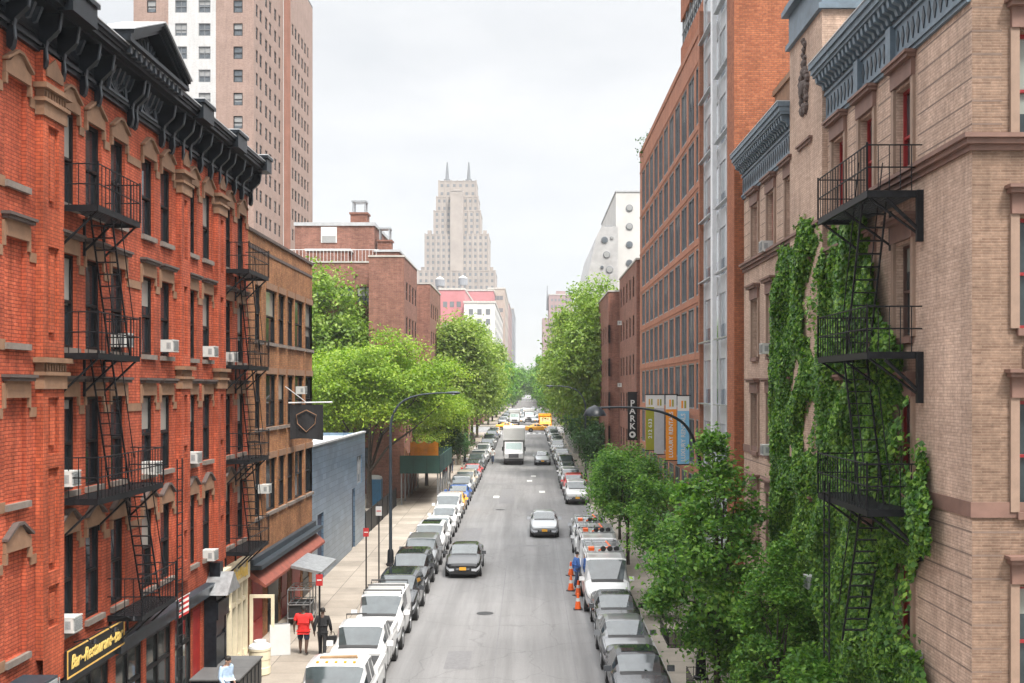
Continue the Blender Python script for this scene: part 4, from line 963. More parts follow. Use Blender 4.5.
tC, _ = block('row_building', 'brick row building behind the street trees near the next avenue, left side', (XL-14, YL(440.5)+.5, 0), 0, 14, 64, 16.5, {'right': [4+4*k for k in range(14)]}, 'apartment_brick', (1.2, 1.7, 'frame_black', 'pane_far', (1, 2)), 4, 5, 3.1)
tD, _ = block('row_building', 'brick row building behind the street trees near the next avenue, right side', (XR+.6, 110, 0), 0, 14, 84, 15.5, {'left': [5+4*k for k in range(18)]}, 'brown_brick', (1.2, 1.7, 'frame_black', 'pane_far', (1, 2)), 4, 4.5, 3.1)
# ---------------------------------------------------------------- brick and white high-rise
def zoned(name, label, loc, W, D, H, zones, fcols, rcols, z0, n, sth, sidemat=0):
    t = thing(name, label, 'building', loc, 0)
    m = MB(); todo = []; mats = ['tower_brick', 'white_brick', 'tower_brick_dark']
    for a, b, mi in zones:
        hl = [(x-w/2, x+w/2, z0+sth*q, z0+sth*q+1.5) for x, w in fcols if a < x < b for q in range(4, n)]
        m.grid_wall(a, b, 0, H, hl, .14, mi); todo += [(Side(0, 0, 0),)+h for h in hl]
    s = Side(W, 0, PI/2); hl = [(x-w/2, x+w/2, z0+sth*q, z0+sth*q+1.5) for x, w in rcols for q in range(n)]
    m.grid_wall(0, D, 0, H, hl, .14, sidemat, xf=s); todo += [(s,)+h for h in hl]
    m.grid_wall(0, D, 0, H, [], xf=Side(0, D, -PI/2), mat=sidemat); m.face([(W, D, 0), (0, D, 0), (0, D, H), (W, D, H)], sidemat)
    m.build('wall', mats, t)
    r = MB(); r.box(0, W, 0, D, H+.002, H+.3); r.build('roof', 'roof_tar', t)
    for s, a, b, c, d in todo[:100]: window(t, s, (a+b)/2, c, b-a, d-c, 'tower', 'frame_black' if b-a < 1.3 else 'frame_grey', 'pane_far', None, n=(2 if b-a > 1.2 else 1, 2), rec=.14, fw=.09)
    return t
XT0, XT1 = XX(133.5, 131), XX(253.7, 131); WT = XT1-XT0; DT = -XT1*FP/(VX-283)-131
zb = 41.2-2.76*4
zoned('apartment_tower', 'tall brick apartment tower with a white stripe on its front behind the red tenement', (XT0, 131, 0), WT, DT, 66, [(0, WT*.29, 0), (WT*.29, WT*.685, 1), (WT*.685, WT, 0)],
      [(WT*.15, 1.1), (XX(181, 131)-XT0, 1.42), (XX(204.5, 131)-XT0, 1.42), (XX(238, 131)-XT0, 1.1)], [(1.6, 1.0), (3.5, 1.2), (6.3, 1.2), (8.4, 1.2), (11.2, 1.2), (13.6, 1.0)], zb, 11, 2.76)
Yw = 131+DT+.02; Xw = XX(290.5, Yw)
zoned('apartment_tower', 'brick apartment tower wing set back behind the white striped tower', (Xw-9, Yw, 0), 9, -Xw*FP/(VX-312.6)-Yw, 66, [(0, 8.1, 1), (8.1, 9, 2)], [(8-.5, .7)], [(1.5, 1.0), (3.3, 1.2), (5.4, 1.2), (7.6, 1.2), (9.6, 1.2), (11.6, 1.0)], zb, 11, 2.76)
# ---------------------------------------------------------------- stepped art-deco tower far down on the left
def far_windows(parent, x0, x1, z0, z1, y, nx, nz, w, h, mat='pane_far', axis='front', xc=0):
    m = MB()
    for i in range(nx):
        for k in range(nz):
            x = x0+(x1-x0)*(i+.5)/nx; z = z0+(z1-z0)*(k+.5)/nz
            if axis == 'front': m.face([(x-w/2, y-.05, z-h/2), (x+w/2, y-.05, z-h/2), (x+w/2, y-.05, z+h/2), (x-w/2, y-.05, z+h/2)], 0, [(0,0),(1,0),(1,1),(0,1)])
            else: m.face([(xc, x-w/2, z-h/2), (xc, x+w/2, z-h/2), (xc, x+w/2, z+h/2), (xc, x-w/2, z+h/2)], 0, [(0,0),(1,0),(1,1),(0,1)])
    o = m.build('window', mat, parent); o['kind'] = 'stuff'; return o
dy = 700.0; q = dy/FP
dec = thing('deco_tower', 'pale stepped art deco tower with two slim horns far down the street', 'building', (XX(456.5, dy), dy, 0))
tiers = [(24.5, 0, 84.7, 0), (20.2, 84.7, 108.3, 3), (14.8, 108.3, 123.6, 6), (13.3, 123.6, 133, 8), (12.0, 133, 143.5, 9.5)]
for k, (hw, za, zb_, off) in enumerate(tiers):
    m = MB(); m.box(-hw, hw, off, 46-off, za, zb_)
    m.box(-hw-.2, hw+.2, off-.2, 46.2-off, zb_+.002, zb_+.5)
    n = max(3, int(hw/3.2)) 
    for i in range(n*2+1): x = -hw+hw*2*i/(n*2); m.box(x-.45, x+.45, off-.5, off-.003, za, zb_+.8)
    tr = m.build('tier', 'deco_stone', dec)
    if k < 5: far_windows(tr, -hw, hw, max(za, 60), zb_, off, n*2, max(2, int((zb_-max(za, 60))/3.6)), hw/n*.42, 1.9, 'deco_dark_grey')
m = MB(); m.box(-4.1, 4.1, 1.6, 9, 80, 136); m.box(-3.4, 3.4, 1.3, 9, 136.002, 137.2); m.build('central_shaft', 'deco_stone', dec)
for s_ in (-1, 1):
    m = MB(); m.box(s_*7-2, s_*7+2, 12, 18, 143.5, 145.5); m.tube([(s_*7, 15, 145.4), (s_*7, 15, 151), (s_*7, 15, 157)], [1.3, .9, .35], 6); m.build('horn', 'deco_dark_grey', dec)
    for zz, hw in ((84.7, 22), (108.3, 17.8)):
        m = MB(); m.box(s_*hw-1.2, s_*hw+1.2, 6, 10, zz+.5, zz+3.2); m.build('parapet_block', 'deco_stone', dec)
# ---------------------------------------------------------------- other far buildings
def far_block(name, label, x0, x1, y0, dep, H, mat, nx=6, nz=8, side=None, wm='deco_dark_grey', zlo=20):
    t = thing(name, label, 'building', ((x0+x1)/2, y0, 0)); w = (x1-x0)/2
    m = MB(); m.box(-w, w, 0, dep, -1, H); m.build('wall', mat, t); m = MB(); m.box(-w-.2, w+.2, -.2, dep+.2, H+.002, H+.6); m.build('coping', 'concrete_cap', t)
    if nx: far_windows(t, -w+.8, w-.8, zlo, H-1.2, 0, nx, nz, 1.3, 1.7, wm)
    if side: far_windows(t, 1, dep-1, zlo, H-1.2, 0, side, nz, 1.4, 1.7, wm, 'side', (w+.05) if x0 < 0 else (-w-.05))
    return t
w_ = far_block('loft_building', 'white loft building with few windows above the far left trees', XX(464, 333), XL, 333, 100, ZZ(303, 333), 'pale_wall', 3, 5, 14)
far_block('loft_building', 'pink walled building behind the white loft building below the art deco tower', XX(441, 345), XX(466, 345), 338, 60, ZZ(292, 345), 'pink_wall', 3, 3)
far_block('loft_building', 'long pink parapet block directly under the art deco tower', XX(455, 450), XX(493.5, 450), 450, 40, ZZ(291, 450), 'pink_wall', 0)
far_block('loft_building', 'beige narrow building behind the white loft building, right end of the group', XX(488, 470), XL, 470, 80, ZZ(289, 470), 'beige_wall', 4, 6, 10)
far_block('loft_building', 'brownish building far down on the left beyond the beige narrow one', XL-14, XL, 575, 90, ZZ(306, 590), 'mauve_far', 3, 8, 12)
far_block('loft_building', 'hazy grey block at the far end of the left side', XL-20, XL, 720, 120, ZZ(311, 740), 'grey_far', 3, 8, 14)
far_block('loft_building', 'low grey loft row just past the next avenue on the left', XL-16, XL, 232, 96, 17, 'apartment_brick', 4, 3, 18, zlo=5)
far_block('loft_building', 'low brown loft row just past the next avenue on the right', XR, XR+16, 232, 96, 17, 'brown_brick', 4, 3, 18, zlo=5)
far_block('loft_building', 'grey row of lofts farther down on the right', XR, XR+16, 335, 300, 22, 'mauve_far', 4, 4, 40, zlo=5)
pk = far_block('office_tower', 'mauve brick tower with stepped top far away right of the street axis', XX(549, 700), XX(573, 700), 700, 40, ZZ(295, 700), 'mauve_far', 6, 12)
m = MB(); m.box(-XX(573, 700)/2+XX(549, 700)/2-4.2, -7.7, 1, 30, 0, ZZ(318, 700)); m.build('wing', 'mauve_far', pk); m = MB(); m.box(-3, 3, 4, 14, ZZ(295, 700), ZZ(290.5, 700)); m.build('roof_block', 'mauve_far', pk)
m = MB(); m.tube([(-8.6, 5, 60), (-8.6, 5, ZZ(285, 700))], [.8, .3], 6); m.build('spire', 'grey_far', pk)
def water_tank(px, py, Y, label, s):
    t = thing('water_tank', label, 'water tank', (XX(px, Y), Y, ZZ(py, Y)), 0, 'rooftop water tanks')
    m = MB(); m.lathe([(2.2*s, 2.5*s), (2.3*s, 5.5*s), (2.2*s, 5.6*s)], 14); m.build('drum', 'grey_far', t); m = MB(); m.lathe([(2.4*s, 5.6*s), (.1, 7.0*s)], 14); m.build('roof', 'pale_wall', t)
    for a in range(4): m = MB(); m.tube([(1.5*s*math.cos(a*PI/2+.7), 1.5*s*math.sin(a*PI/2+.7), -1.5), (1.5*s*math.cos(a*PI/2+.7), 1.5*s*math.sin(a*PI/2+.7), 2.55*s)], .18*s, 4); m.build('leg', 'grey_far', t)
water_tank(440, 291.5, 350, 'pale rooftop water tank left of the pair under the art deco tower', .68); water_tank(463, 290.5, 460, 'pale rooftop water tank right of the pair under the art deco tower', .9)
# ---------------------------------------------------------------- hotel with round windows
Yh = 142.0
ho = thing('porthole_hotel', 'silver clad hotel with sloping side and round porthole windows', 'hotel', (XX(600, Yh), Yh, 0))
def hx(px): return XX(px, Yh)-XX(600, Yh)
m = MB(); pr = [(hx(572), 0), (hx(618), 0), (hx(618), ZZ(226.5, Yh)), (hx(601.5), ZZ(226.5, Yh)), (hx(597), ZZ(235, Yh)), (hx(587), ZZ(280, Yh))]
m.prism(pr, 1, 0, 34); m.build('facade', 'silver_panel', ho)
m = MB(); 
for px, py, r in ((604.6, 240, .4), (611.7, 238, .2), (606.6, 254.7, .4), (609.5, 269.5, .42), (602, 267.3, .2)):
    m = MB(); m.lathe([(r, -.12), (r*1.15, -.1), (r*1.15, -.003)], 20, (hx(px), 0, ZZ(py, Yh)), 1); w = m.build('round_window', 'frame_grey', ho); m = MB(); m.lathe([(0, -.15), (r*.92, -.14), (r*.92, -.125)], 20, (hx(px), 0, ZZ(py, Yh)), 1); m.build('pane', 'pane_far', w)
m = MB(); m.box(hx(608), hx(616), 6, 16, ZZ(226.5, Yh)+.003, ZZ(219, Yh)); m.build('roof_plant', 'grey_far', ho)
hs_ = thing('porthole_hotel', 'plain off white hotel slab with one column of round windows beside the silver sloping block', 'hotel', (XX(616, 150), 150, 0))
m = MB(); m.box(0, 9, 0, 30, 0, ZZ(192, 150)); m.build('wall', 'pale_wall', hs_); m = MB(); m.box(-.1, 9.1, -.1, 30.1, ZZ(192, 150)+.003, ZZ(190.5, 150)); m.build('coping', 'flashing', hs_)
for py in (208, 226.5, 244.5, 263): 
    m = MB(); x = XX(629.4, 150)-XX(616, 150); z = ZZ(py, 150); m.lathe([(.4, -.12), (.48, -.1), (.48, -.003)], 20, (x, 0, z), 1); w = m.build('round_window', 'frame_grey', hs_); m = MB(); m.lathe([(0, -.15), (.38, -.14), (.38, -.125)], 20, (x, 0, z), 1); m.build('pane', 'pane_far', w)
# ---------------------------------------------------------------- leaves and trees
def leaf_mesh(name, P, Nn, size, mat, rng, fold=.25, aspect=.55):
    """one small folded leaf (four corners) at every point P, facing Nn"""
    n = len(P); r = rng.normal(size=(n, 3)); t = np.cross(Nn, r); t /= np.linalg.norm(t, axis=1)[:, None]+1e-9
    b = np.cross(Nn, t); s = size[:, None] if hasattr(size, '__len__') else np.full((n, 1), size)
    V = np.empty((n, 4, 3), np.float32)
    V[:, 0] = P-t*s*.5; V[:, 1] = P+b*s*aspect*.5+Nn*s*fold*.4; V[:, 2] = P+t*s*.5-Nn*s*fold*.3; V[:, 3] = P-b*s*aspect*.5+Nn*s*fold*.4
    me = bpy.data.meshes.new(name); me.vertices.add(n*4); me.loops.add(n*4); me.polygons.add(n)
    me.vertices.foreach_set('co', V.ravel()); me.loops.foreach_set('vertex_index', np.arange(n*4, dtype=np.int32))
    me.polygons.foreach_set('loop_start', np.arange(0, n*4, 4, dtype=np.int32)); me.polygons.foreach_set('loop_total', np.full(n, 4, np.int32))
    me.materials.append(M[mat]); me.update(calc_edges=True); me.validate(); return me
def unit(v): return v/(np.linalg.norm(v, axis=1)[:, None]+1e-9)
def make_tree(name, seed, H, rx, rz, cz, clumps, leaves, leaf, mat, bark, trunk_r, spread=.17, flat=.6, low=-1.0, fork=.35, lean=(0, 0), cone=0):
    """tapered trunk with limbs to the clumps, and a crown of leaf clumps with gaps; crown centre at height cz"""
    rng = np.random.default_rng(seed)
    lob = rng.normal(size=(9, 3)); lob = unit(lob); amp = rng.uniform(-.32, .3, 9)
    cs = []
    while len(cs) < clumps:
        d = unit(rng.normal(size=(1, 3)))[0]
        if d[2] < low: continue
        rad = rng.uniform(.25, 1)**.55; k = 1+sum(a*max(0, float(np.dot(d, l)))**3 for a, l in zip(amp, lob))
        cs.append(np.array([d[0]*rx*k*rad, d[1]*rx*k*rad, cz+d[2]*rz*k*rad]))
    cs = np.array(cs)
    if cone: q = np.clip((cs[:, 2]-(cz-rz))/(2*rz), 0, 1.2)[:, None]; cs[:, :2] *= 1.15-cone*q
    wgt = rng.uniform(.35, 1.6, clumps); wgt /= wgt.sum(); idx = rng.choice(clumps, leaves, p=wgt)
    sp = rx*spread*rng.uniform(.6, 1.35, clumps)[idx][:, None]
    off = rng.normal(size=(leaves, 3))*sp*np.array([1, 1, flat])
    off[:, 2] -= .25*(off[:, 0]**2+off[:, 1]**2)/(sp[:, 0]+.01)*.5        # sprays droop at their ends
    P = cs[idx]+off; out = unit(P-np.array([0, 0, cz-.3*rz]))
    Nn = unit(rng.normal(size=(leaves, 3))*.75+out*.55+np.array([0, 0, .75]))
    crown = leaf_mesh('crown', P, Nn, leaf*rng.uniform(.65, 1.35, leaves), mat, rng)
    t = MB(); zt = cz-rz*.15; zf = max(.8, (cz-rz)*1.0+.2 if fork is None else H*fork)
    pts = [(0, 0, -.2), (0, 0, .15), (lean[0]*.3, lean[1]*.3, zf*.5), (lean[0], lean[1], zf)]
    t.tube(pts, [trunk_r*1.5, trunk_r*1.1, trunk_r*.95, trunk_r*.82], 9)
    base = np.array([lean[0], lean[1], zf]); nl = 6; order = rng.permutation(clumps)
    limbs = []
    for i in range(nl):
        c = cs[order[i]]; e = base*.35+c*.65; e[2] = max(e[2], zf+.3)
        mid = base*.6+e*.4+np.array([0, 0, .12*rz])+rng.normal(size=3)*.05*rx
        t.tube([base-np.array([0, 0, .15]), mid, e, c], [trunk_r*.6, trunk_r*.42, trunk_r*.28, trunk_r*.1], 6); limbs += [(mid, trunk_r*.36), (e, trunk_r*.26)]
    t.tube([base-np.array([0, 0, .1]), (base+np.array([0, 0, cz+rz*.5]))/2+rng.normal(size=3)*.1, np.array([0, 0, cz+rz*.55])], [trunk_r*.7, trunk_r*.4, trunk_r*.12], 6); limbs.append(((base+np.array([0, 0, cz+rz*.5]))/2, trunk_r*.35))
    for i in order[nl:nl+min(46, clumps-nl)]:
        c = cs[i]; p, r = min(limbs, key=lambda q: np.linalg.norm(q[0]-c)+.0); mid = (np.array(p)*.55+c*.45)+np.array([0, 0, .05*rz])+rng.normal(size=3)*.04*rx
        t.tube([p, mid, c], [r*.7, r*.4, r*.14], 4)
    root = bpy.data.objects.new(name, None); C.objects.link(root)
    t.build('trunk', bark, root, uv=False, smooth=60); link('crown', crown, root)
    return root
def plant(root, label, loc, rz=0, s=1.0, cat='tree', group=None, first=False, sz=None):
    r = root if first else copy_tree(root)
    for k in ('group',):
        if k in r: del r[k]
    r.location = loc; r.rotation_euler = (0, 0, rz); r.scale = (s, s, sz or s); tag(r, label, cat, group); return r
def gp(x, Y): return (x, Y, gz(Y)+.12)
loc1 = make_tree('honey_locust', 3, 13, 6.0, 4.6, 8.6, 95, 46000, .24, 'leaf_locust', 'bark', .22, .14, .42, -.55, .22)
plant(loc1, 'big light green tree with dark forked trunk beside the tiled low building', gp(-12.2, 84), .4, 1, first=True)
plant(loc1, 'light green tree in front of the green sidewalk shed, crown reaching over the parked cars', gp(-9.4, 101), 2.6, .72, sz=.72)
pl1 = make_tree('plane_tree', 8, 19, 5.2, 7.2, 12.0, 90, 26000, .42, 'leaf_plane', 'bark_pale', .26, .17, .75, -.85, .25)
pl2 = make_tree('plane_tree', 21, 19, 5.4, 7.6, 12.0, 95, 28000, .42, 'leaf_plane_bright', 'bark_pale', .26, .16, .75, -.85, .25)
G1 = 'tall trees along the left pavement'; G2 = 'tall trees along the right pavement'
plant(pl1, 'tall olive green plane tree behind the sidewalk shed, nearest of the left row', gp(-7.9, 124), 1.2, .92, group=G1, sz=.96, first=True)
plant(pl1, 'tall olive green plane tree in the left row, second one behind the sidewalk shed', gp(-8.0, 141), 3.1, .9, group=G1, sz=.9)
plant(pl2, 'brighter tall tree in the left row before the next avenue', gp(-8.2, 158), 4.4, .85, group=G1, sz=.86)
plant(pl1, 'tall tree at the end of the left row by the next avenue', gp(-8.4, 178), 5.2, .8, group=G1, sz=.8)
plant(pl2, 'tallest bright green tree in the right row, beside the forward brown brick block', gp(7.3, 108), .3, .82, first=True, group=G2, sz=1.0)
plant(pl2, 'fresh green tree between the tan brick building and the apartment blocks', (-16.4, 92, 1.2), 2.2, .82, sz=.98)
plant(pl2, 'tall bright green tree in the right row, second past the brown brick blocks', gp(7.0, 121), 2.0, .82, group=G2, sz=1.0)
plant(pl1, 'olive toned tree in the middle of the right row', gp(7.0, 137), 3.3, .84, group=G2, sz=1.0)
plant(pl2, 'tall green tree in the right row under the silver porthole hotel', gp(6.8, 154), 4.1, .84, group=G2, sz=.96)
plant(pl1, 'olive green tree in the right row, last but one before the avenue', gp(6.8, 172), 5.3, .82, group=G2, sz=.9)
plant(pl2, 'green tree at the end of the right row by the next avenue', gp(6.8, 189), 1.0, .78, group=G2, sz=.82)
far_t = make_tree('avenue_tree', 33, 14, 4.6, 5.6, 8.6, 60, 7000, .6, 'leaf_street', 'bark', .22, .18, .8, -.9, .25)
k = 0
for Y in (232, 258, 290, 325, 365, 410, 455, 510, 580, 670):
    for x, sd in ((-8.6, 'left'), (6.8, 'right')):
        plant(far_t, f'hazy green tree {"nearest" if k < 2 else "among those"} past the next avenue on the {sd} pavement' if k < 2 else f'small hazy green tree far down the {sd} pavement, {["second", "third", "fourth", "fifth", "sixth", "seventh", "eighth", "ninth", "tenth"][(k-2)//2]} past the avenue', (x*(1 if Y < 400 else .72), Y, gz(Y)+.1), k*1.3, 1.0+.15*math.sin(k*2)+max(0, Y-400)*.0016, group='hazy trees past the next avenue', first=(k == 0)); k += 1
dark1 = make_tree('street_tree', 40, 6, 1.9, 2.0, 3.9, 42, 7000, .22, 'leaf_dark', 'bark', .09, .2, .8, -.9, .3)
plant(dark1, 'small dark green tree beside the green sidewalk shed at the kerb', gp(-7.5, 104), 0, 1.0, first=True, group='small dark street trees')
plant(dark1, 'small dark green tree under the tall right row, nearest the camera', gp(6.2, 100), 1, 1.0, group='small dark street trees')
plant(dark1, 'small dark green tree under the tall right row, second back', gp(6.3, 118), 2, 1.1, group='small dark street trees')
plant(dark1, 'small dark green tree under the tall right row, farthest back', gp(6.2, 135), 3, 1.2, group='small dark street trees')
stA = make_tree('street_tree', 52, 8, 2.2, 2.5, 4.7, 52, 13500, .18, 'leaf_street', 'bark', .10, .17, .8, -.8, .3)
plant(stA, 'leafy street tree beside the white vans, in front of the blade banners', gp(5.3, 59), 0, .98, sz=.86, first=True, group='young street trees on the right pavement')
plant(stA, 'leafy street tree just behind the one beside the white vans', gp(5.6, 68), 2.2, .85, sz=.78, group='young street trees on the right pavement')
stC = make_tree('street_tree', 57, 6.0, 1.5, 1.8, 3.7, 36, 7000, .16, 'leaf_street', 'bark', .07, .19, .8, -.8, .3)
plant(stC, 'smaller leafy street tree right of the front white van', gp(6.0, 49), 0, 1, first=True, group='young street trees on the right pavement')
plant(stC, 'smaller leafy tree between the front white van and the big near tree', gp(6.35, 42), 2, .92, group='young street trees on the right pavement')
stB = make_tree('street_tree', 63, 8, 2.5, 3.3, 4.6, 58, 15000, .17, 'leaf_street', 'bark', .11, .115, .65, -.9, .28, cone=.85)
plant(stB, 'largest near street tree right of the dark parked sedans', gp(5.75, 33.6), .7, 1, first=True, group='young street trees on the right pavement')
plant(stB, 'near street tree pressed between the largest near tree and the ivy wall', gp(6.7, 29.5), 2.9, .68, group='young street trees on the right pavement')
# roof shrub on the modern block
sh = make_tree('roof_shrub', 71, 2, .9, .7, 1.2, 14, 900, .2, 'leaf_dark', 'bark', .05, .3, .8, -.9, .2)
plant(sh, 'small dark shrub growing on the roof edge of the modern orange block', (XR+.9, YR(645)+1.0, 25.6), 0, 1, 'shrub', first=True)
# tree pit guard rails
for k, (Y, lab) in enumerate(((35, 'low black iron guard round the largest near street tree'), (42.2, 'low black iron guard round the tree pit behind the largest near tree'))):
    t = thing('tree_guard', lab, 'railing', gp(5.9, Y), 0, 'tree pit guards'); m = MB()
    for x0, x1, y0, y1 in ((-.7, .7, -1.3, -1.3), (-.7, -.7, -1.3, 1.3), (.7, .7, -1.3, 1.3), (-.7, .7, 1.3, 1.3)):
        for z in (.12, .55): m.tube([(x0, y0, z), (x1, y1, z)], .014, 4)
        n = 6 if y0 == y1 else 12
        for i in range(n+1): f = i/n; x, y = x0+(x1-x0)*f, y0+(y1-y0)*f; m.box(x-.01, x+.01, y-.01, y+.01, 0, .58)
    m.build('rails', 'black_iron', t); m = MB(); m.box(-.66, .66, -1.25, 1.25, .004, .03); m.build('soil_bed', 'soil', t)
# ---------------------------------------------------------------- ivy on the beige corner building
def inside(poly, x, y):
    c = np.zeros(len(x), bool); j = len(poly)-1
    for i in range(len(poly)):
        xi, yi = poly[i]; xj, yj = poly[j]
        c ^= ((yi > y) != (yj > y)) & (x < (xj-xi)*(y-yi)/(yj-yi+1e-9)+xi); j = i
    return c
POLY = [[(776,262),(798,232),(804,206),(809,206),(812,228),(820,238),(826,318),(834,340),(836,960),(700,960),(765,700),(771,560),(770,400),(771,300)],
        [(830,238),(842,220),(862,216),(868,250),(874,290),(884,330),(896,352),(904,366),(905,440),(924,462),(930,500),(929,545),(915,570),(906,620),(914,655),(925,690),(940,960),(822,960),(820,345),(825,300)]]
def ivy(seed, n, leaf, lift):
    rng = np.random.default_rng(seed); Y = rng.uniform(18.8, 36.5, n); Z = rng.uniform(.3, 16.6, n)
    wx = .55*np.sin(Y*2.1+Z*1.3)+.4*np.sin(Y*5.3-Z*3.1)+.3*np.sin(Z*7.7+Y*1.9)+rng.normal(size=n)*.32
    wz = .45*np.sin(Y*3.7+1.1)+.3*np.sin(Y*9.1+Z*2.0)+rng.normal(size=n)*.18
    Yq = Y+wx*.18; Zq = Z+wz*.4; px = VX+FP*XR/Yq; py = VY+FP*(EYE-Zq)/Yq
    bulge = .18+.16*np.sin(Y*2.7+np.sin(Z*1.9)*1.5)+.12*np.sin(Z*3.1+Y*1.3)
    D = np.clip(lift*rng.uniform(.15, 1.1, n)*(bulge+.12)+.03, .02, .42); px = VX+FP*(XR-D)/Yq
    k = inside(POLY[0], px, py) | inside(POLY[1], px, py)
    dens = np.sin(Y*3.3+1.7*np.sin(Z*1.1))*.5+np.sin(Z*2.3+2*np.sin(Y*1.7))*.5+np.sin(Y*6.1-Z*4.2)*.4
    k &= rng.uniform(-2.4, .8, n) < dens+1.25
    # windows stay partly clear
    for a, b in ((804.5, 817), (894, 915)):
        for t, h in rows: k &= ~((px > a-1) & (px < b+1) & (Z < t-.1) & (Z > t-h+.35) & (rng.uniform(size=n) < .93) & (np.full(n, a > 890 or t > 8)))
    k &= ~((px > 866) & (px < 884) & (py > 355) & (py < 372))
    Y, Z, D = Y[k], Z[k], D[k]; n = len(Y)
    P = np.stack([XR-D, Y, Z], 1)
    Nn = unit(rng.normal(size=(n, 3))*.55+np.array([-.9, -.15, .45]))
    return leaf_mesh('foliage', P, Nn, leaf*rng.uniform(.6, 1.4, n), 'leaf_ivy', rng, aspect=.8)
iv = thing('ivy', 'dense green ivy climbing the beige corner building around its fire escape', 'ivy', (0, 0, 0))
me = ivy(5, 420000, .125, .75); link('foliage', me, iv)
st_ = MB(); rr = random.Random(4)
for k in range(26):
    Y = rr.uniform(23.5, 32.5); z = .3; pts = [(XR-.03, Y, z)]
    while z < rr.uniform(9, 14): z += rr.uniform(.8, 1.6); Y += rr.uniform(-.3, .3); pts.append((XR-.035-rr.random()*.03, Y, z))
    if len(pts) > 2: st_.tube(pts, [.035*(1-i/len(pts))+.008 for i in range(len(pts))], 4)
st_.build('stem', 'bark', iv, uv=False)
# bushes on the ground between the trees and the ivy
bu = make_tree('bush', 81, 2.2, 1.2, 1.0, 1.0, 26, 7000, .12, 'leaf_street', 'bark', .04, .25, .8, -.4, .15)
for k, (x, Y, s, lab) in enumerate(((7.0, 26.5, 1.35, 'green bush at the foot of the ivy wall, nearest the camera'), (7.0, 33.6, 1.2, 'green bush at the foot of the wall behind the pressed tree'), (6.9, 39.0, 1.0, 'green bush by the wall, behind the largest near street tree'), (5.6, 46.0, .7, 'low bush at the kerb beside the front white van'))):
    plant(bu, lab, gp(x, Y), k*1.7, s, 'bush', 'bushes along the right wall', first=(k == 0))
# ---------------------------------------------------------------- vehicles
CARS = {
 #        L    W     H    cowl  zc   hoodz  rf   rr    re    belt deck  wr   nose
 'sedan': (4.7, 1.83, 1.45, 1.25, .98, .78, 2.05, 3.25, 4.05, .98, 1.04, .74, .74),
 'suv':   (4.65, 1.88, 1.72, 1.15, 1.12, .99, 1.85, 4.1, 4.5, 1.12, 1.10, .80, .86),
 'hatch': (4.2, 1.78, 1.52, 1.1, 1.0, .83, 1.8, 3.6, 4.05, 1.0, .98, .77, .76),
 'van':   (5.5, 2.02, 2.18, .85, 1.25, 1.08, 1.65, 5.3, 5.44, 1.25, 1.2, .88, .86),
 'smallvan': (4.5, 1.84, 1.85, 1.05, 1.15, .98, 1.8, 4.3, 4.44, 1.15, 1.1, .85, .84),
 'pickup': (5.5, 1.98, 1.88, 1.45, 1.2, 1.11, 2.1, 3.35, 3.6, 1.2, 1.2, .8, 1.0),
}
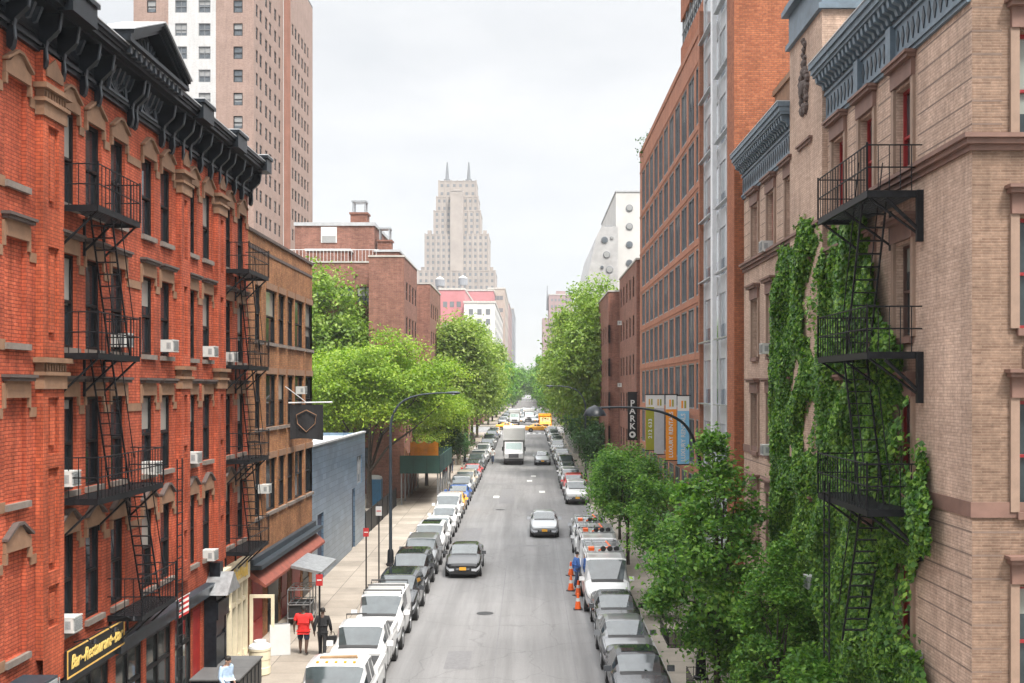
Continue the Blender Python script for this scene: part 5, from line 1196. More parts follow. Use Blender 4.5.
def car_parts(kind):
    Ln, W, H, cowl, zc, hz, rf, rr_, re_, belt, deck, wrf, nz = CARS[kind]; h = W/2
    gz0 = .22 if kind in ('sedan', 'hatch') else .28
    ys = [0, .06, .18, .45, .8, cowl*.85, cowl]
    ws = [cowl+(rf-cowl)*f for f in (.08, .5, .94)]; ys += ws+[rf]
    mid = (rf+rr_)/2
    ys += [rf+.12, mid-.05, mid+.05, rr_-.12, rr_]
    rs = [rr_+(re_-rr_)*f for f in (.1, .5, .9)]; ys += rs+[re_]
    if Ln-re_ > .3: ys += [re_+(Ln-re_)*.5]
    ys += [Ln-.12, Ln-.03, Ln]
    def lerp(a, b, f): return a+(b-a)*f
    def hood_z(y):
        t = min(1, max(0, y/cowl)); return nz*.93+(zc-nz*.93)*(1-(1-t)**1.5) if y > .001 else nz*.80
    def wf(y):
        a = [(0, .80), (.06, .87), (.18, .925), (.45, .965), (.8, .99), (1.2, 1), (Ln-.9, 1), (Ln-.3, .96), (Ln-.12, .93), (Ln, .86)]
        for (p, q), (r, s) in zip(a, a[1:]):
            if y <= r: return lerp(q, s, (y-p)/(r-p))
        return a[-1][1]
    def low(y):
        w = h*wf(y); zs = hood_z(y) if y < cowl else belt if y < re_-.01 else lerp(belt, deck, min(1, (y-re_)/.3+.2))
        if y > Ln-.01: zs -= .12
        zb = gz0+(.1 if y < .02 or y > Ln-.02 else 0)
        return w, zs, zb
    def deckpts(y):
        w, zs, zb = low(y); cr = .05
        return [(w*.93, zs), (w*.88, zs+cr*.35), (w*.866, zs+cr*.40), (w*.80, zs+cr*.6), (w*.70, zs+cr*.8), (w*.4, zs+cr*.97), (0, zs+cr)]
    def cab(y):
        w = h; f = (y-rf)/max(.01, rr_-rf); zr = H-.05*(abs(f-.4)*1.1)**2*1.6
        wr = h*wrf
        return [(h*.94, belt), (lerp(h*.94, wr, .14), lerp(belt, zr, .14)), (lerp(h*.94, wr, .17), lerp(belt, zr, .17)), (lerp(h*.94, wr, .62), lerp(belt, zr-.06, .62)), (wr, zr-.06), (wr*.82, zr-.01), (0, zr)]
    rings = []
    for y in ys:
        w, zs, zb = low(y)
        if y <= cowl: up = deckpts(y)
        elif y < rf: f = (y-cowl)/(rf-cowl); A, B = deckpts(cowl), cab(rf); up = [(lerp(a[0], b[0], f), lerp(a[1], b[1], f)) for a, b in zip(A, B)]
        elif y <= rr_: up = cab(y)
        elif y < re_: f = (y-rr_)/(re_-rr_); A, B = cab(rr_), deckpts(re_); up = [(lerp(a[0], b[0], f), lerp(a[1], b[1], f+.12*math.sin(PI*f)*(0 if kind != 'sedan' else -1))) for a, b in zip(A, B)]
        else: up = deckpts(y)
        half = [(0, zb), (w*.84, zb), (w*.955, zb+.1), (w*.995, zb+.32*(zs-zb)), (w*1.0, zb+.62*(zs-zb)), (w*.985, zs-.07)]+up
        rings.append([(-x, z) for x, z in half[:0:-1]][::-1][::-1]+half if False else half)
    body = MB(); parts = {'windscreen': MB(), 'rear_window': MB(), 'side_window_a': MB(), 'side_window_b': MB()}
    n = len(rings[0])
    def glass_of(i, j):
        y0, y1 = ys[i], ys[i+1]; c = (y0+y1)/2
        if cowl < c < rf and j >= 10 and ws[0]-.001 <= y0 and y1 <= ws[2]+.001: return 'windscreen'
        if rr_ < c < re_ and j >= 10 and rs[0]-.001 <= y0 and y1 <= rs[2]+.001 and kind != 'pickup': return 'rear_window'
        if rf+.1 < c < rr_-.1 and j in (7, 8, 9) and not (mid-.06 < c < mid+.06) and not (kind in ('van', 'smallvan') and c > mid): return 'side'
        if ws[1]-.001 <= y0 and y1 <= rf+.13 and j in (7, 8) and kind != 'van': return 'side'
        return None
    for i in range(len(ys)-1):
        for j in range(n-1):
            for sx in (1, -1):
                P = [(sx*rings[i][j][0], ys[i], rings[i][j][1]), (sx*rings[i+1][j][0], ys[i+1], rings[i+1][j][1]), (sx*rings[i+1][j+1][0], ys[i+1], rings[i+1][j+1][1]), (sx*rings[i][j+1][0], ys[i], rings[i][j+1][1])]
                if sx < 0: P = P[::-1]
                g = glass_of(i, j)
                if g is None: body.face(P, 1 if j < 2 or (j == 7 and .05 < ys[i] < cowl*.8) or (j >= 10 and cowl*.84 < (ys[i]+ys[i+1])/2 < ws[0]) else 0)
                else: parts[g if g != 'side' else 'side_window_a' if sx > 0 else 'side_window_b'].face(P)
    for i, fl in ((0, 1), (len(ys)-1, 0)):
        loop = [(x, ys[i], z) for x, z in rings[i]]+[(-x, ys[i], z) for x, z in rings[i][-2:0:-1]]
        body.face(loop if fl else loop[::-1], 0)
    wy = (.88, Ln-.98) if kind != 'van' else (.95, Ln-1.35); wr = .33 if kind in ('sedan', 'hatch') else .37
    for y in wy:
        for sx in (-1, 1):
            a, b = sorted((sx*(h-.25), sx*(h+.006))); body.lathe([(wr+.075, a), (wr+.075, b)], 20, (0, y, wr), 0, 1)
    if kind == 'pickup':
        a, b = re_+.18, Ln-.08; body.box(-h*.80, h*.80, a, b, deck-.02, deck+.055, 1)
        for sx in (-1, 1): body.box(min(sx*h*.8, sx*h*.95), max(sx*h*.8, sx*h*.95), a-.1, Ln-.03, deck-.1, deck+.12, 0)
        body.box(-h*.9, h*.9, Ln-.09, Ln-.02, deck-.3, deck+.12, 0)
    body.box(-h*.74, h*.74, -.05, .1, gz0+.0, gz0+.1, 1)                 # lower bumper lip
    # doors' shut lines
    for y in (rf-.25, mid, rr_-.1):
        for sx in (-1, 1): a, b = sorted((sx*h*.9, sx*(h*1.002+.002))); body.box(a, b, y-.008, y+.008, gz0+.18, belt-.1, 1)
    it = MB(); bz = belt
    it.box(-h*.86, h*.86, cowl-.1, re_-.05, gz0+.12, gz0+.2); it.prism([(cowl+.02, bz-.3), (cowl+.02, bz-.03), (cowl+.38, bz-.01), (cowl+.5, bz-.12), (cowl+.45, bz-.3)], 0, -h*.88, h*.88)
    if kind in ('van', 'smallvan', 'pickup'): y = mid+.05 if kind != 'pickup' else rr_-.05; it.box(-h*.84, h*.84, y, y+.03, gz0+.2, H-.14)
    it.lathe([(.17, 0), (.19, .015), (.17, .03)], 14, (.36, cowl+.5, bz-.02), 1)
    rows_ = [rf+.28]+([rr_-.35] if kind in ('sedan', 'hatch', 'suv') else [])
    for y in rows_:
        for sx in (-1, 1):
            a_, b_ = sorted((sx*.12, sx*.60)); it.prism([(y, gz0+.2), (y-.5, gz0+.22), (y-.5, gz0+.38), (y-.02, gz0+.34), (y+.14, bz+.06), (y+.24, bz+.04), (y+.14, gz0+.2)], 0, a_, b_, 1)
            a_, b_ = sorted((sx*.24, sx*.48)); it.prism([(y+.15, bz+.08), (y+.24, bz+.07), (y+.25, bz+.25), (y+.17, bz+.26)], 0, a_, b_, 1)
    out = {'interior': (it, ['car_trim', 'car_seat'], None), 'body': (body, ['paint_white', 'plastic_black'], 32)}
    for k, v in parts.items():
        if v.f: out[k.replace('_a', '').replace('_b', '') if k.startswith('side') else k, k] = (v, 'car_screen' if k == 'windscreen' else 'car_glass_dark', 32)
    zs0 = low(0)[1]; w0 = low(0)[0]; tall = kind in ('suv', 'pickup', 'van', 'smallvan')
    g = MB(); g0, g1 = (zs0-.27, zs0-.05) if tall else (zs0-.19, zs0-.06); gw_ = w0*(.60 if kind == 'pickup' else .5)
    g.prism([(-gw_, g1), (gw_, g1), (gw_*.92, g0), (-gw_*.92, g0)], 1, -.022, .05)
    for q in range(4): z = g0+.03+q*(g1-g0-.04)/3.4; g.box(-gw_*.93, gw_*.93, -.032, -.0225, z, z+.016, 1)
    g.prism([(-w0*.7, gz0+.30), (w0*.7, gz0+.30), (w0*.82, gz0+.12), (-w0*.82, gz0+.12)], 1, -.02, .05)
    out['grille', 0] = (g, ['plastic_black', 'chrome'], None)
    for sx in (-1, 1):
        l = MB()
        for (o_, e_, mt) in ((.012, 0, 1), (.022, .028, 0)):
            st_ = [(w0*.56+e_, -.012-o_), (w0*.93, -.010-o_), (low(.06)[0]+o_, .05), (low(.18)[0]+o_, .18), (low(.45)[0]+o_*.8, .44-e_*2.5)]
            col_ = []
            for q, (x, y) in enumerate(st_):
                zt = low(max(0, y))[1]-.075-e_*.5; hh_ = (.15, .17, .17, .15, .05)[q]-e_*1.1*(1 if q < 4 else .6)
                col_.append(((sx*x, y, zt-hh_), (sx*x, y, zt)))
            for q in range(4):
                P = [col_[q][0], col_[q+1][0], col_[q+1][1], col_[q][1]]; l.face(P if sx > 0 else P[::-1], mt)
        out['headlight', sx] = (l, ['lamp_glass', 'plastic_black'], None)
        t = MB(); t.box(min(sx*h*.6, sx*h*.88), max(sx*h*.6, sx*h*.88), Ln-.1, Ln+.015, deck*.78, deck*.92); out['taillight', sx] = (t, 'tail_red', None)
        mi = MB(); a, b = sorted((sx*h*.97, sx*(h+.2))); mi.prism([(cowl+.32, belt+.0), (cowl+.46, belt+.0), (cowl+.48, belt+.16), (cowl+.38, belt+.17)], 0, a, b); out['mirror', sx] = (mi, 'body', None)
    p = MB(); p.box(-.17, .17, -.045, -.036, gz0+.2, gz0+.36); out['licence_plate', 0] = (p, 'plate_yellow', None)
    whl = MB(); whl.lathe([(wr*.55, -.1), (wr*.9, -.11), (wr, -.07), (wr, .07), (wr*.9, .11), (wr*.55, .1)], 20, axis=0)
    rim = MB(); rim.lathe([(.05, -.112), (wr*.6, -.114), (wr*.62, -.09)], 16, axis=0); rim.lathe([(.05, .112), (wr*.6, .114), (wr*.62, .09)], 16, axis=0)
    return out, (whl, rim, wr, wy, h), (Ln, W, H)
CACHE = {}
def car_meshes(kind, detailed):
    if (kind, detailed) in CACHE: return CACHE[kind, detailed]
    out, wh, dim = car_parts(kind)
    if detailed:
        ms = {}
        for k, (mb, mats, sm) in out.items():
            nm = k if isinstance(k, str) else k[0]
            ms[k] = (nm, mb.mesh(nm, ['paint_white'] if mats == 'body' else mats, smooth=sm, uv=('car_glass' in mats or mats == 'car_screen')), mats)
        tm, rm = wh[0].mesh('tyre', 'tyre', smooth=40), wh[1].mesh('rim', 'rim', smooth=30)
        r = (ms, tm, rm, wh[2:], dim)
    else:
        a = MB(); mats = ['paint_white', 'plastic_black', 'car_glass', 'lamp_glass', 'tail_red', 'plate_yellow', 'tyre', 'rim', 'chrome', 'car_trim', 'car_seat', 'car_glass_dark', 'car_screen']
        def add(mb, mp, off=(0, 0, 0)):
            n = len(a.v); a.v += [(v[0]+off[0], v[1]+off[1], v[2]+off[2]) for v in mb.v]; a.f += [tuple(n+i for i in f) for f in mb.f]; a.m += [mp[q] for q in mb.m]
        for k, (mb, mt, sm) in out.items(): mt = ['paint_white'] if mt == 'body' else mt if isinstance(mt, list) else [mt]; add(mb, [mats.index(q) for q in mt])
        for y in wh[3]:
            for sx in (-1, 1): add(wh[0], [6], (sx*(wh[4]-.1), y, wh[2])); add(wh[1], [7], (sx*(wh[4]-.1), y, wh[2]))
        r = a.mesh('car_body', mats, smooth=32)
    CACHE[kind, detailed] = r; return r
CATS = {'sedan': 'car', 'hatch': 'car', 'suv': 'car', 'van': 'van', 'smallvan': 'van', 'pickup': 'pickup truck'}
NAMES = {'sedan': 'sedan_car', 'hatch': 'hatchback_car', 'suv': 'suv', 'van': 'cargo_van', 'smallvan': 'small_van', 'pickup': 'pickup_truck'}
def car(kind, col, x, Y, label, group=None, rz=0, near=True, s=1.0, roofc=None, name=None, cat=None):
    """Y is the front bumper; the front faces the camera when rz is 0"""
    z = gz(Y+2)+.004; tilt = math.atan(GR) if Y < FLAT else 0
    if near:
        ms, tm, rm, (wr, wy, h), dim = car_meshes(kind, True)
        t = thing(name or NAMES[kind], label, cat or CATS[kind], (x, Y, gz(Y)+.004), rz, group)
        for k, (nm, me, mats) in ms.items():
            o = link(nm, me, t)
            if nm == 'body' or mats == 'body': o.material_slots[0].link = 'OBJECT'; o.material_slots[0].material = M['paint_'+col]
        for y in wy:
            for sx in (-1, 1): w = link('wheel', tm, t, (sx*(h-.1), y, wr)); link('rim', rm, w)
        if tilt and abs(rz) < .3: t.rotation_euler = (tilt, 0, rz)
    else:
        t = link(name or NAMES[kind], car_meshes(kind, False), None, (x, Y, gz(Y)+.004), rz); tag(t, label, cat or CATS[kind], group)
        t.material_slots[0].link = 'OBJECT'; t.material_slots[0].material = M['paint_'+col]
        if tilt and abs(rz) < .3: t.rotation_euler = (tilt, 0, rz)
    t.scale = (s, s, s)
    return t
def roof_bars(t, kind, n=2, z=None):
    Ln, W, H = CARS[kind][:3]; rf, rr_ = CARS[kind][6], CARS[kind][7]
    for k in range(n):
        m = MB(); y = rf+.25+(rr_-rf-.4)*k/max(1, n-1); m.tube([(-W*.40, y, H-.04), (-W*.40, y, H+.1), (W*.40, y, H+.1), (W*.40, y, H-.04)], .03, 5); m.build('roof_bar', 'plastic_black', t)
def roof_panel(t, kind, mat='plastic_black'):
    Ln, W, H = CARS[kind][:3]; rf, rr_ = CARS[kind][6], CARS[kind][7]
    m = MB(); m.prism([(rf+.2, H-.045), (rf+.2, H+.004), ((rf+rr_)/2, H+.012), (rr_-.25, H-.002), (rr_-.25, H-.045)], 0, -W*.28, W*.28); m.build('sunroof', 'car_glass_dark', t)
PL, PR = 'cars parked along the left kerb', 'cars parked along the right kerb'
LX, RX = KL+1.18, KR-1.15
A = car('pickup', 'white', LX+.1, 29.4, 'white pickup truck with roof clearance lights at the bottom, nearest of the left parked row', PL, s=1.06)
for k in range(5): m = MB(); m.box(-.5+k*.25-.035, -.5+k*.25+.035, 2.2, 2.3, 1.87, 1.91); m.build('clearance_light', 'amber', A)
m = MB(); m.tube([(-.5, 2.7, 1.9), (.5, 2.7, 1.93)], .04, 6); m.tube([(-.5, 2.7, 1.84), (-.5, 2.7, 1.92)], .03, 5); m.tube([(.5, 2.7, 1.84), (.5, 2.7, 1.92)], .03, 5); m.build('light_bar', 'timber', A)
B = car('pickup', 'white', LX-.05, 35.5, 'white crew cab pickup parked between the bottom pickup and the small white van', PL, s=.95)
m = MB(); m.tube([(-.75, 3.5, 1.6), (-.75, 3.5, 1.95), (.0, 3.5, 1.97)], .03, 5); m.build('ladder_rack', 'plastic_black', B)
Cc = car('smallvan', 'white', LX, 40.6, 'small white van with three black roof bars', PL); roof_bars(Cc, 'smallvan', 3)
D_ = car('suv', 'darkgrey', LX+.05, 45.5, 'dark grey suv parked behind the small white van', PL); roof_panel(D_, 'suv')
E_ = car('suv', 'black', LX, 51.2, 'black suv parked beside the lamp post, its front corner toward the street', PL); roof_panel(E_, 'suv')
F_ = car('suv', 'grey', LX, 56.2, 'grey suv parked behind the black suv', PL)
rowL = [('suv', 'white', 61.4, 'white suv with dark roof glass behind the grey suv on the left'), ('sedan', 'white', 66.4, 'white sedan in the left row, second behind the grey suv'), ('hatch', 'white', 71.2, 'white hatchback in the left row just ahead of the white tall suv'),
        ('smallvan', 'white', 75.6, 'white tall people carrier on the left beside the sidewalk shed posts'), ('sedan', 'yellow', 80.6, 'yellow taxi mostly hidden between parked cars at the left kerb'), ('sedan', 'blue', 86.2, 'bright blue sedan parked on the left past the sidewalk shed'),
        ('suv', 'silver', 91.2, 'silver suv parked behind the bright blue sedan'), ('suv', 'beige', 96.4, 'beige suv parked on the left, two behind the blue sedan'), ('sedan', 'silver', 101.6, 'silver sedan between the beige suv and the red car'), ('sedan', 'red', 107, 'red sedan parked on the left behind the small dark tree'),
        ('sedan', 'darkgrey', 112.5, 'dark grey sedan parked behind the red sedan'), ('suv', 'grey', 118, 'grey suv two places behind the red sedan')]
for kind, col, Y, lab in rowL:
    o = car(kind, col, LX+rnd.uniform(-.08, .08), Y, lab, PL, near=Y < 95)
    if Y == 61.4: roof_panel(o, kind)
far_cols = ['white', 'silver', 'white', 'black', 'grey', 'white', 'darkgrey', 'silver', 'navy', 'white', 'beige', 'black', 'white']
ordn = ['first', 'second', 'third', 'fourth', 'fifth', 'sixth', 'seventh', 'eighth', 'ninth', 'tenth', 'eleventh', 'twelfth', 'thirteenth', 'fourteenth']
for k in range(12):
    kd = ['suv', 'sedan', 'suv', 'hatch'][k % 4]; cl = far_cols[k]
    car(kd, cl, LX+rnd.uniform(-.08, .08), 123.5+k*5.5, f'{cl} parked {CATS[kd]} toward the avenue on the left, {ordn[k]} behind the two grey ones', PL, near=False)
rowR = [('sedan', 'silver', 28.0, 'silver car at the bottom right, nearest of the right parked row'), ('sedan', 'darkgrey', 33.0, 'dark grey sedan with panoramic glass roof, second in the right row'), ('sedan', 'grey', 37.8, 'grey sedan with painted roof between two dark sedans on the right'),
        ('sedan', 'black', 42.4, 'black sedan parked in front of the front white van'), ('van', 'white', 47.2, 'white cargo van with roof ladder rack, front one beside the cones'), ('van', 'white', 53.2, 'white cargo van with roof equipment, right behind the front van'),
        ('pickup', 'white', 59.4, 'white utility truck with red ladder parts behind the two white vans'), ('sedan', 'silver', 66.4, 'silver sedan parked behind the white utility truck'), ('suv', 'white', 87.0, 'white suv parked alone before the driveway gap on the right'),
        ('suv', 'red', 93.0, 'red rear lit suv seen behind the lone white suv on the right')]
for kind, col, Y, lab in rowR:
    o = car(kind, col, RX+(.05 if kind != 'van' else -.02)+(.35 if Y > 80 else 0)+rnd.uniform(-.06, .06), Y, lab, PR, near=True)
    if Y == 33.0: roof_panel(o, kind)
    if Y == 28.0: roof_panel(o, kind)
    if kind == 'van' or Y == 59.4:
        m = MB(); H = CARS[kind][2]; y1 = 4.9
        for y in (2.0, 3.4, 4.8): m.tube([(-.85, y, H-.06), (-.85, y, H+.2), (.85, y, H+.2), (.85, y, H-.06)], .03, 5)
        for x in (-.8, -.45, .3, .8): m.tube([(x, 1.8, H+.24), (x, 5.1, H+.24)], .025, 5)
        k = 2.0
        while k < 5: m.tube([(.3, k, H+.24), (.8, k, H+.24)], .018, 4); k += .3
        m.build('ladder_rack', 'galvanised', o)
        m = MB(); m.box(-.75, -.5, 2.1, 2.5, H+.23, H+.38); m.tube([(-.3, 2.0, H+.27), (.25, 2.6, H+.36), (.2, 4.6, H+.28)], .04, 6); m.build('equipment', 'cone_orange', o)
        m = MB()
        for q in range(3): m.lathe([(.1, -.05), (.13, 0), (.1, .05)], 12, (-.1+q*.3, 2.1, H+.33), 1)
        m.build('cable_reel', 'plastic_black', o)
for k in range(17):
    kd = ['suv', 'sedan', 'sedan', 'suv', 'hatch'][k % 5]; cl = ['silver', 'white', 'grey', 'black', 'white', 'silver', 'darkgrey', 'white'][k % 8]
    car(kd, cl, RX+.35+rnd.uniform(-.08, .08), 98.5+k*5.5, f'{cl} parked {CATS[kd]} in the right row, {(ordn+["fifteenth", "sixteenth", "seventeenth"])[k]} behind the red suv', PR, near=False)
# moving traffic
car('sedan', 'black', -3.35, 55.6, 'black sedan with yellow plate driving toward the camera in the left lane')
car('sedan', 'silver', .98, 69.3, 'silver sedan with yellow plate driving toward the camera in mid road')
car('sedan', 'silver', 1.55, 125.0, 'pale sedan driving beside the white box truck', near=False)
def box_truck(name, label, cat, x, Y, col, s=1.0, big=3.5, Lb=4.6, boxmat='box_white', group=None):
    t = thing(name, label, cat, (x, Y, gz(Y)+.004), 0, group); t.rotation_euler = (math.atan(GR) if Y < FLAT else 0, 0, 0)
    m = MB(); w = 1.08
    m.prism([(0, .5), (0, 1.25), (.12, 1.38), (.95, 1.6), (1.45, 2.45), (2.5, 2.5), (2.5, .5)], 0, -w*.93, w*.93); m.box(-w, w, -.12, .1, .42, .72, 1); m.box(-.9, .9, .2, Lb+2.2, .45, .6, 1)
    for sx in (-1, 1): m.box(min(sx*.8, sx*w*1.02), max(sx*.8, sx*w*1.02), .4, 1.5, .75, 1.05, 0)
    m.build('cab', ['paint_'+col, 'plastic_black'], t)
    m = MB(); m.face([(-w*.82, 1.0, 1.66), (w*.82, 1.0, 1.66), (w*.80, 1.39, 2.36), (-w*.80, 1.39, 2.36)]); g = m.build('windscreen', 'car_glass', t); g.location = (0, -.03, .0)
    for sx in (-1, 1):
        m = MB(); x_ = sx*(w*.93+.006); m.face([(x_, 1.1, 1.62), (x_, 2.2, 1.62), (x_, 2.2, 2.3), (x_, 1.45, 2.3)]); m.build('side_window', 'car_glass', t)
        m = MB(); m.box(min(sx*.62, sx*.9), max(sx*.62, sx*.9), -.02, .03, .92, 1.12); m.build('headlight', 'lamp_glass', t)
        m = MB(); m.box(min(sx*w*1.08, sx*w*1.22), max(sx*w*1.08, sx*w*1.22), .95, 1.05, 1.5, 1.95); m.tube([(sx*w*.9, 1.05, 1.9), (sx*w*1.15, 1.0, 1.9)], .02, 4); m.build('mirror', 'plastic_black', t)
        for y in (.95, Lb+1.1):
            m = MB(); m.lathe([(.2, -.13), (.42, -.14), (.46, -.1), (.46, .1), (.42, .14), (.2, .13)], 18, axis=0); wl = m.build('wheel', 'tyre', t, (sx*.92, y, .46)); m = MB(); m.lathe([(.05, -.142), (.25, -.145), (.25, .145), (.05, .142)], 12, axis=0); m.build('rim', 'rim', wl)
    m = MB(); m.box(-.55, .55, -.03, .02, .8, 1.22)
    for q in range(5): m.box(-.53, .53, -.045, -.031, .84+q*.075, .86+q*.075, 1)
    m.build('grille', ['plastic_black', 'chrome'], t)
    m = MB(); m.box(-1.22, 1.22, 2.55, 2.55+Lb, .85, big); m.box(-1.2, 1.2, 1.7, 2.549, 2.62, big-.05)
    for sx in (-1, 1): m.box(min(sx*1.22, sx*1.25), max(sx*1.22, sx*1.25), 2.55, 2.55+Lb, big-.12, big+.02, 1); m.box(min(sx*1.22, sx*1.25), max(sx*1.22, sx*1.25), 2.55, 2.55+Lb, .85, .97, 1)
    m.build('cargo_box', [boxmat, 'galvanised'], t); t.scale = (s, s, s); return t
box_truck('box_truck', 'white box truck with chrome grille driving toward the camera at the end of the block', 'truck', -1.75, 125.5, 'white', 1.04, 4.0)
box_truck('box_truck', 'white delivery truck waiting across the avenue on the left', 'truck', -3.1, 234, 'white', 1, 3.3, group='white trucks across the avenue')
box_truck('box_truck', 'white delivery truck waiting across the avenue beside the yellow bus', 'truck', .1, 256, 'white', .95, 3.2, group='white trucks across the avenue')
bus = box_truck('school_bus', 'yellow bus standing at the avenue behind the yellow taxi', 'bus', 3.0, 203, 'bus', 1.0, 3.0, 7.5, 'paint_bus')
def taxi(x, Y, label, rz):
    o = car('sedan', 'yellow', x, Y, label, 'yellow taxis crossing the avenue', rz, near=True, name='taxi', cat='taxi'); m = MB(); m.prism([(-.35, 1.44), (.35, 1.44), (.3, 1.62), (-.3, 1.62)], 1, 2.5, 2.7); m.build('roof_sign', 'white_paint', o)
taxi(4.0, 199.0, 'yellow taxi crossing the avenue in front of the yellow bus', PI/2+.05); taxi(-1.5, 206.0, 'yellow taxi farther left on the avenue, behind the box truck', PI/2)
fk = 0
for x, Y, kd, cl in ((-1.8, 246, 'suv', 'white'), (1.4, 250, 'sedan', 'silver'), (-2.6, 262, 'sedan', 'white'), (.9, 266, 'van', 'white'), (-1.2, 285, 'suv', 'grey'), (1.8, 290, 'sedan', 'white'), (-2.4, 305, 'van', 'white'), (.2, 330, 'suv', 'silver'), (-1.6, 360, 'sedan', 'white'), (1.4, 380, 'sedan', 'grey')):
    car(kd, cl, x, Y, f'{cl} {CATS[kd]} in the distant traffic past the avenue, {ordn[fk]} from the camera', 'distant traffic past the avenue', near=False); fk += 1
for k in range(16):
    for x, sd in ((LX, 'left'), (RX, 'right')):
        kd = ['suv', 'sedan', 'hatch'][k % 3]; cl = ['white', 'silver', 'grey', 'black', 'white'][(k*2+(sd == 'left')) % 5]
        car(kd, cl, x, 234+k*7.0, f'{cl} {CATS[kd]} parked on the {sd} past the avenue, {(ordn+["fifteenth", "sixteenth"])[k]} from it', 'cars parked past the avenue', near=False)
# ---------------------------------------------------------------- people
def skin(name, pts, edges, mat, parent=None, sub=1, root=0):
    """continuous body grown round joints: pts = [(x,y,z,radius)], edges between them"""
    me = bpy.data.meshes.new(name); me.from_pydata([p[:3] for p in pts], edges, [])
    o = bpy.data.objects.new(name, me); C.objects.link(o)
    md = o.modifiers.new('s', 'SKIN'); 
    bpy.context.view_layer.update()
    if not me.skin_vertices: me.attributes.new  # (skin layer is made by the modifier)
    sv = me.skin_vertices
    if len(sv) == 0:
        bpy.context.view_layer.objects.active = o; bpy.ops.mesh.customdata_skin_add(); sv = me.skin_vertices
    for i, p in enumerate(pts):
        r = p[3]; sv[0].data[i].radius = (r, r) if not isinstance(r, tuple) else r; sv[0].data[i].use_root = (i == root)
    md.use_smooth_shade = True
    if sub: ss = o.modifiers.new('u', 'SUBSURF'); ss.levels = sub; ss.render_levels = sub
    bpy.context.view_layer.update()
    m2 = bpy.data.meshes.new_from_object(o.evaluated_get(bpy.context.evaluated_depsgraph_get())); bpy.data.objects.remove(o); bpy.data.meshes.remove(me)
    m2.materials.clear(); m2.materials.append(M[mat]); m2.name = name
    return m2
def figure(step=.0, armsw=.0, bend=0.0, stout=1.0, near=True):
    """joint list of a standing or walking adult facing -y (1.75 m)"""
    P = {}; s = stout
    P['pelvis'] = (0, 0, .96, (.15*s, .11*s)); P['waist'] = (0, -.01-bend*.1, 1.10, (.14*s, .10*s)); P['chest'] = (0, -.02-bend*.25, 1.32, (.165*s, .115*s)); P['neck0'] = (0, -.01-bend*.33, 1.46, (.085, .07)); P['neck'] = (0, -.02-bend*.37, 1.52, .052)
    P['head'] = (0, -.04-bend*.45, 1.62, (.078, .092)); P['crown'] = (0, -.03-bend*.47, 1.715, (.06, .07))
    E = [('pelvis', 'waist'), ('waist', 'chest'), ('chest', 'neck0'), ('neck0', 'neck'), ('neck', 'head'), ('head', 'crown')]
    for sx, n in ((-1, 'L'), (1, 'R')):
        f = step*sx; a = -armsw*sx
        P['hip'+n] = (sx*.095*s, 0, .88, .085*s); P['knee'+n] = (sx*.1*s, -f*.55-.02, .50, .058*s); P['calf'+n] = (sx*.1*s, -f*.75+.02, .34, .052*s); P['ank'+n] = (sx*.1*s, -f+.04, .085+abs(min(0, f))*.15, .036); P['toe'+n] = (sx*.115*s, -f-.14, .035+abs(min(0, f))*.03, .034)
        P['sho'+n] = (sx*.19*s, -.01-bend*.28, 1.41, .058*s); P['elb'+n] = (sx*.255*s, -a*.5+.03-bend*.3, 1.13, .042*s); P['wri'+n] = (sx*.27*s, -a-.05-bend*.5, .90+bend*.25, .028); P['hand'+n] = (sx*.272*s, -a-.075-bend*.56, .83+bend*.25, (.018, .036))
        E += [('pelvis', 'hip'+n), ('hip'+n, 'knee'+n), ('knee'+n, 'calf'+n), ('calf'+n, 'ank'+n), ('ank'+n, 'toe'+n), ('chest', 'sho'+n), ('sho'+n, 'elb'+n), ('elb'+n, 'wri'+n), ('wri'+n, 'hand'+n)]
        if near:
            hx, hy, hz = P['hand'+n][:3]
            for q in range(4):
                d = (q-1.5)*.019; l = (.065, .078, .074, .058)[q]
                P[f'f{q}a'+n] = (hx, hy+d, hz-.035, .010); P[f'f{q}b'+n] = (hx-sx*.008, hy+d-.004, hz-.035-l*.55, .009); P[f'f{q}c'+n] = (hx-sx*.022, hy+d-.008, hz-.035-l, .007)
                E += [('hand'+n, f'f{q}a'+n), (f'f{q}a'+n, f'f{q}b'+n), (f'f{q}b'+n, f'f{q}c'+n)]
            P['ta'+n] = (hx-sx*.012, hy-.045, hz-.01, .011); P['tb'+n] = (hx-sx*.02, hy-.06, hz-.045, .009); E += [('wri'+n, 'ta'+n), ('ta'+n, 'tb'+n)]
    return P, E
def grow(name, P, E, names, mat, inflate=0, sub=1, move=None, parent=None):
    ks = [k for k in P if k in names]; ix = {k: i for i, k in enumerate(ks)}
    def rad(r): return tuple(q+inflate for q in r) if isinstance(r, tuple) else r+inflate
    pts = [P[k][:3]+(rad(P[k][3]),) for k in ks]
    if move:
        for k, f in move.items():
            if k in ix: a, b = f; pts[ix[k]] = tuple(P[b][i]+(P[k][i]-P[b][i])*a for i in range(3))+(pts[ix[k]][3],)
    return skin(name, pts, [(ix[a], ix[b]) for a, b in E if a in ix and b in ix], mat, sub=sub)
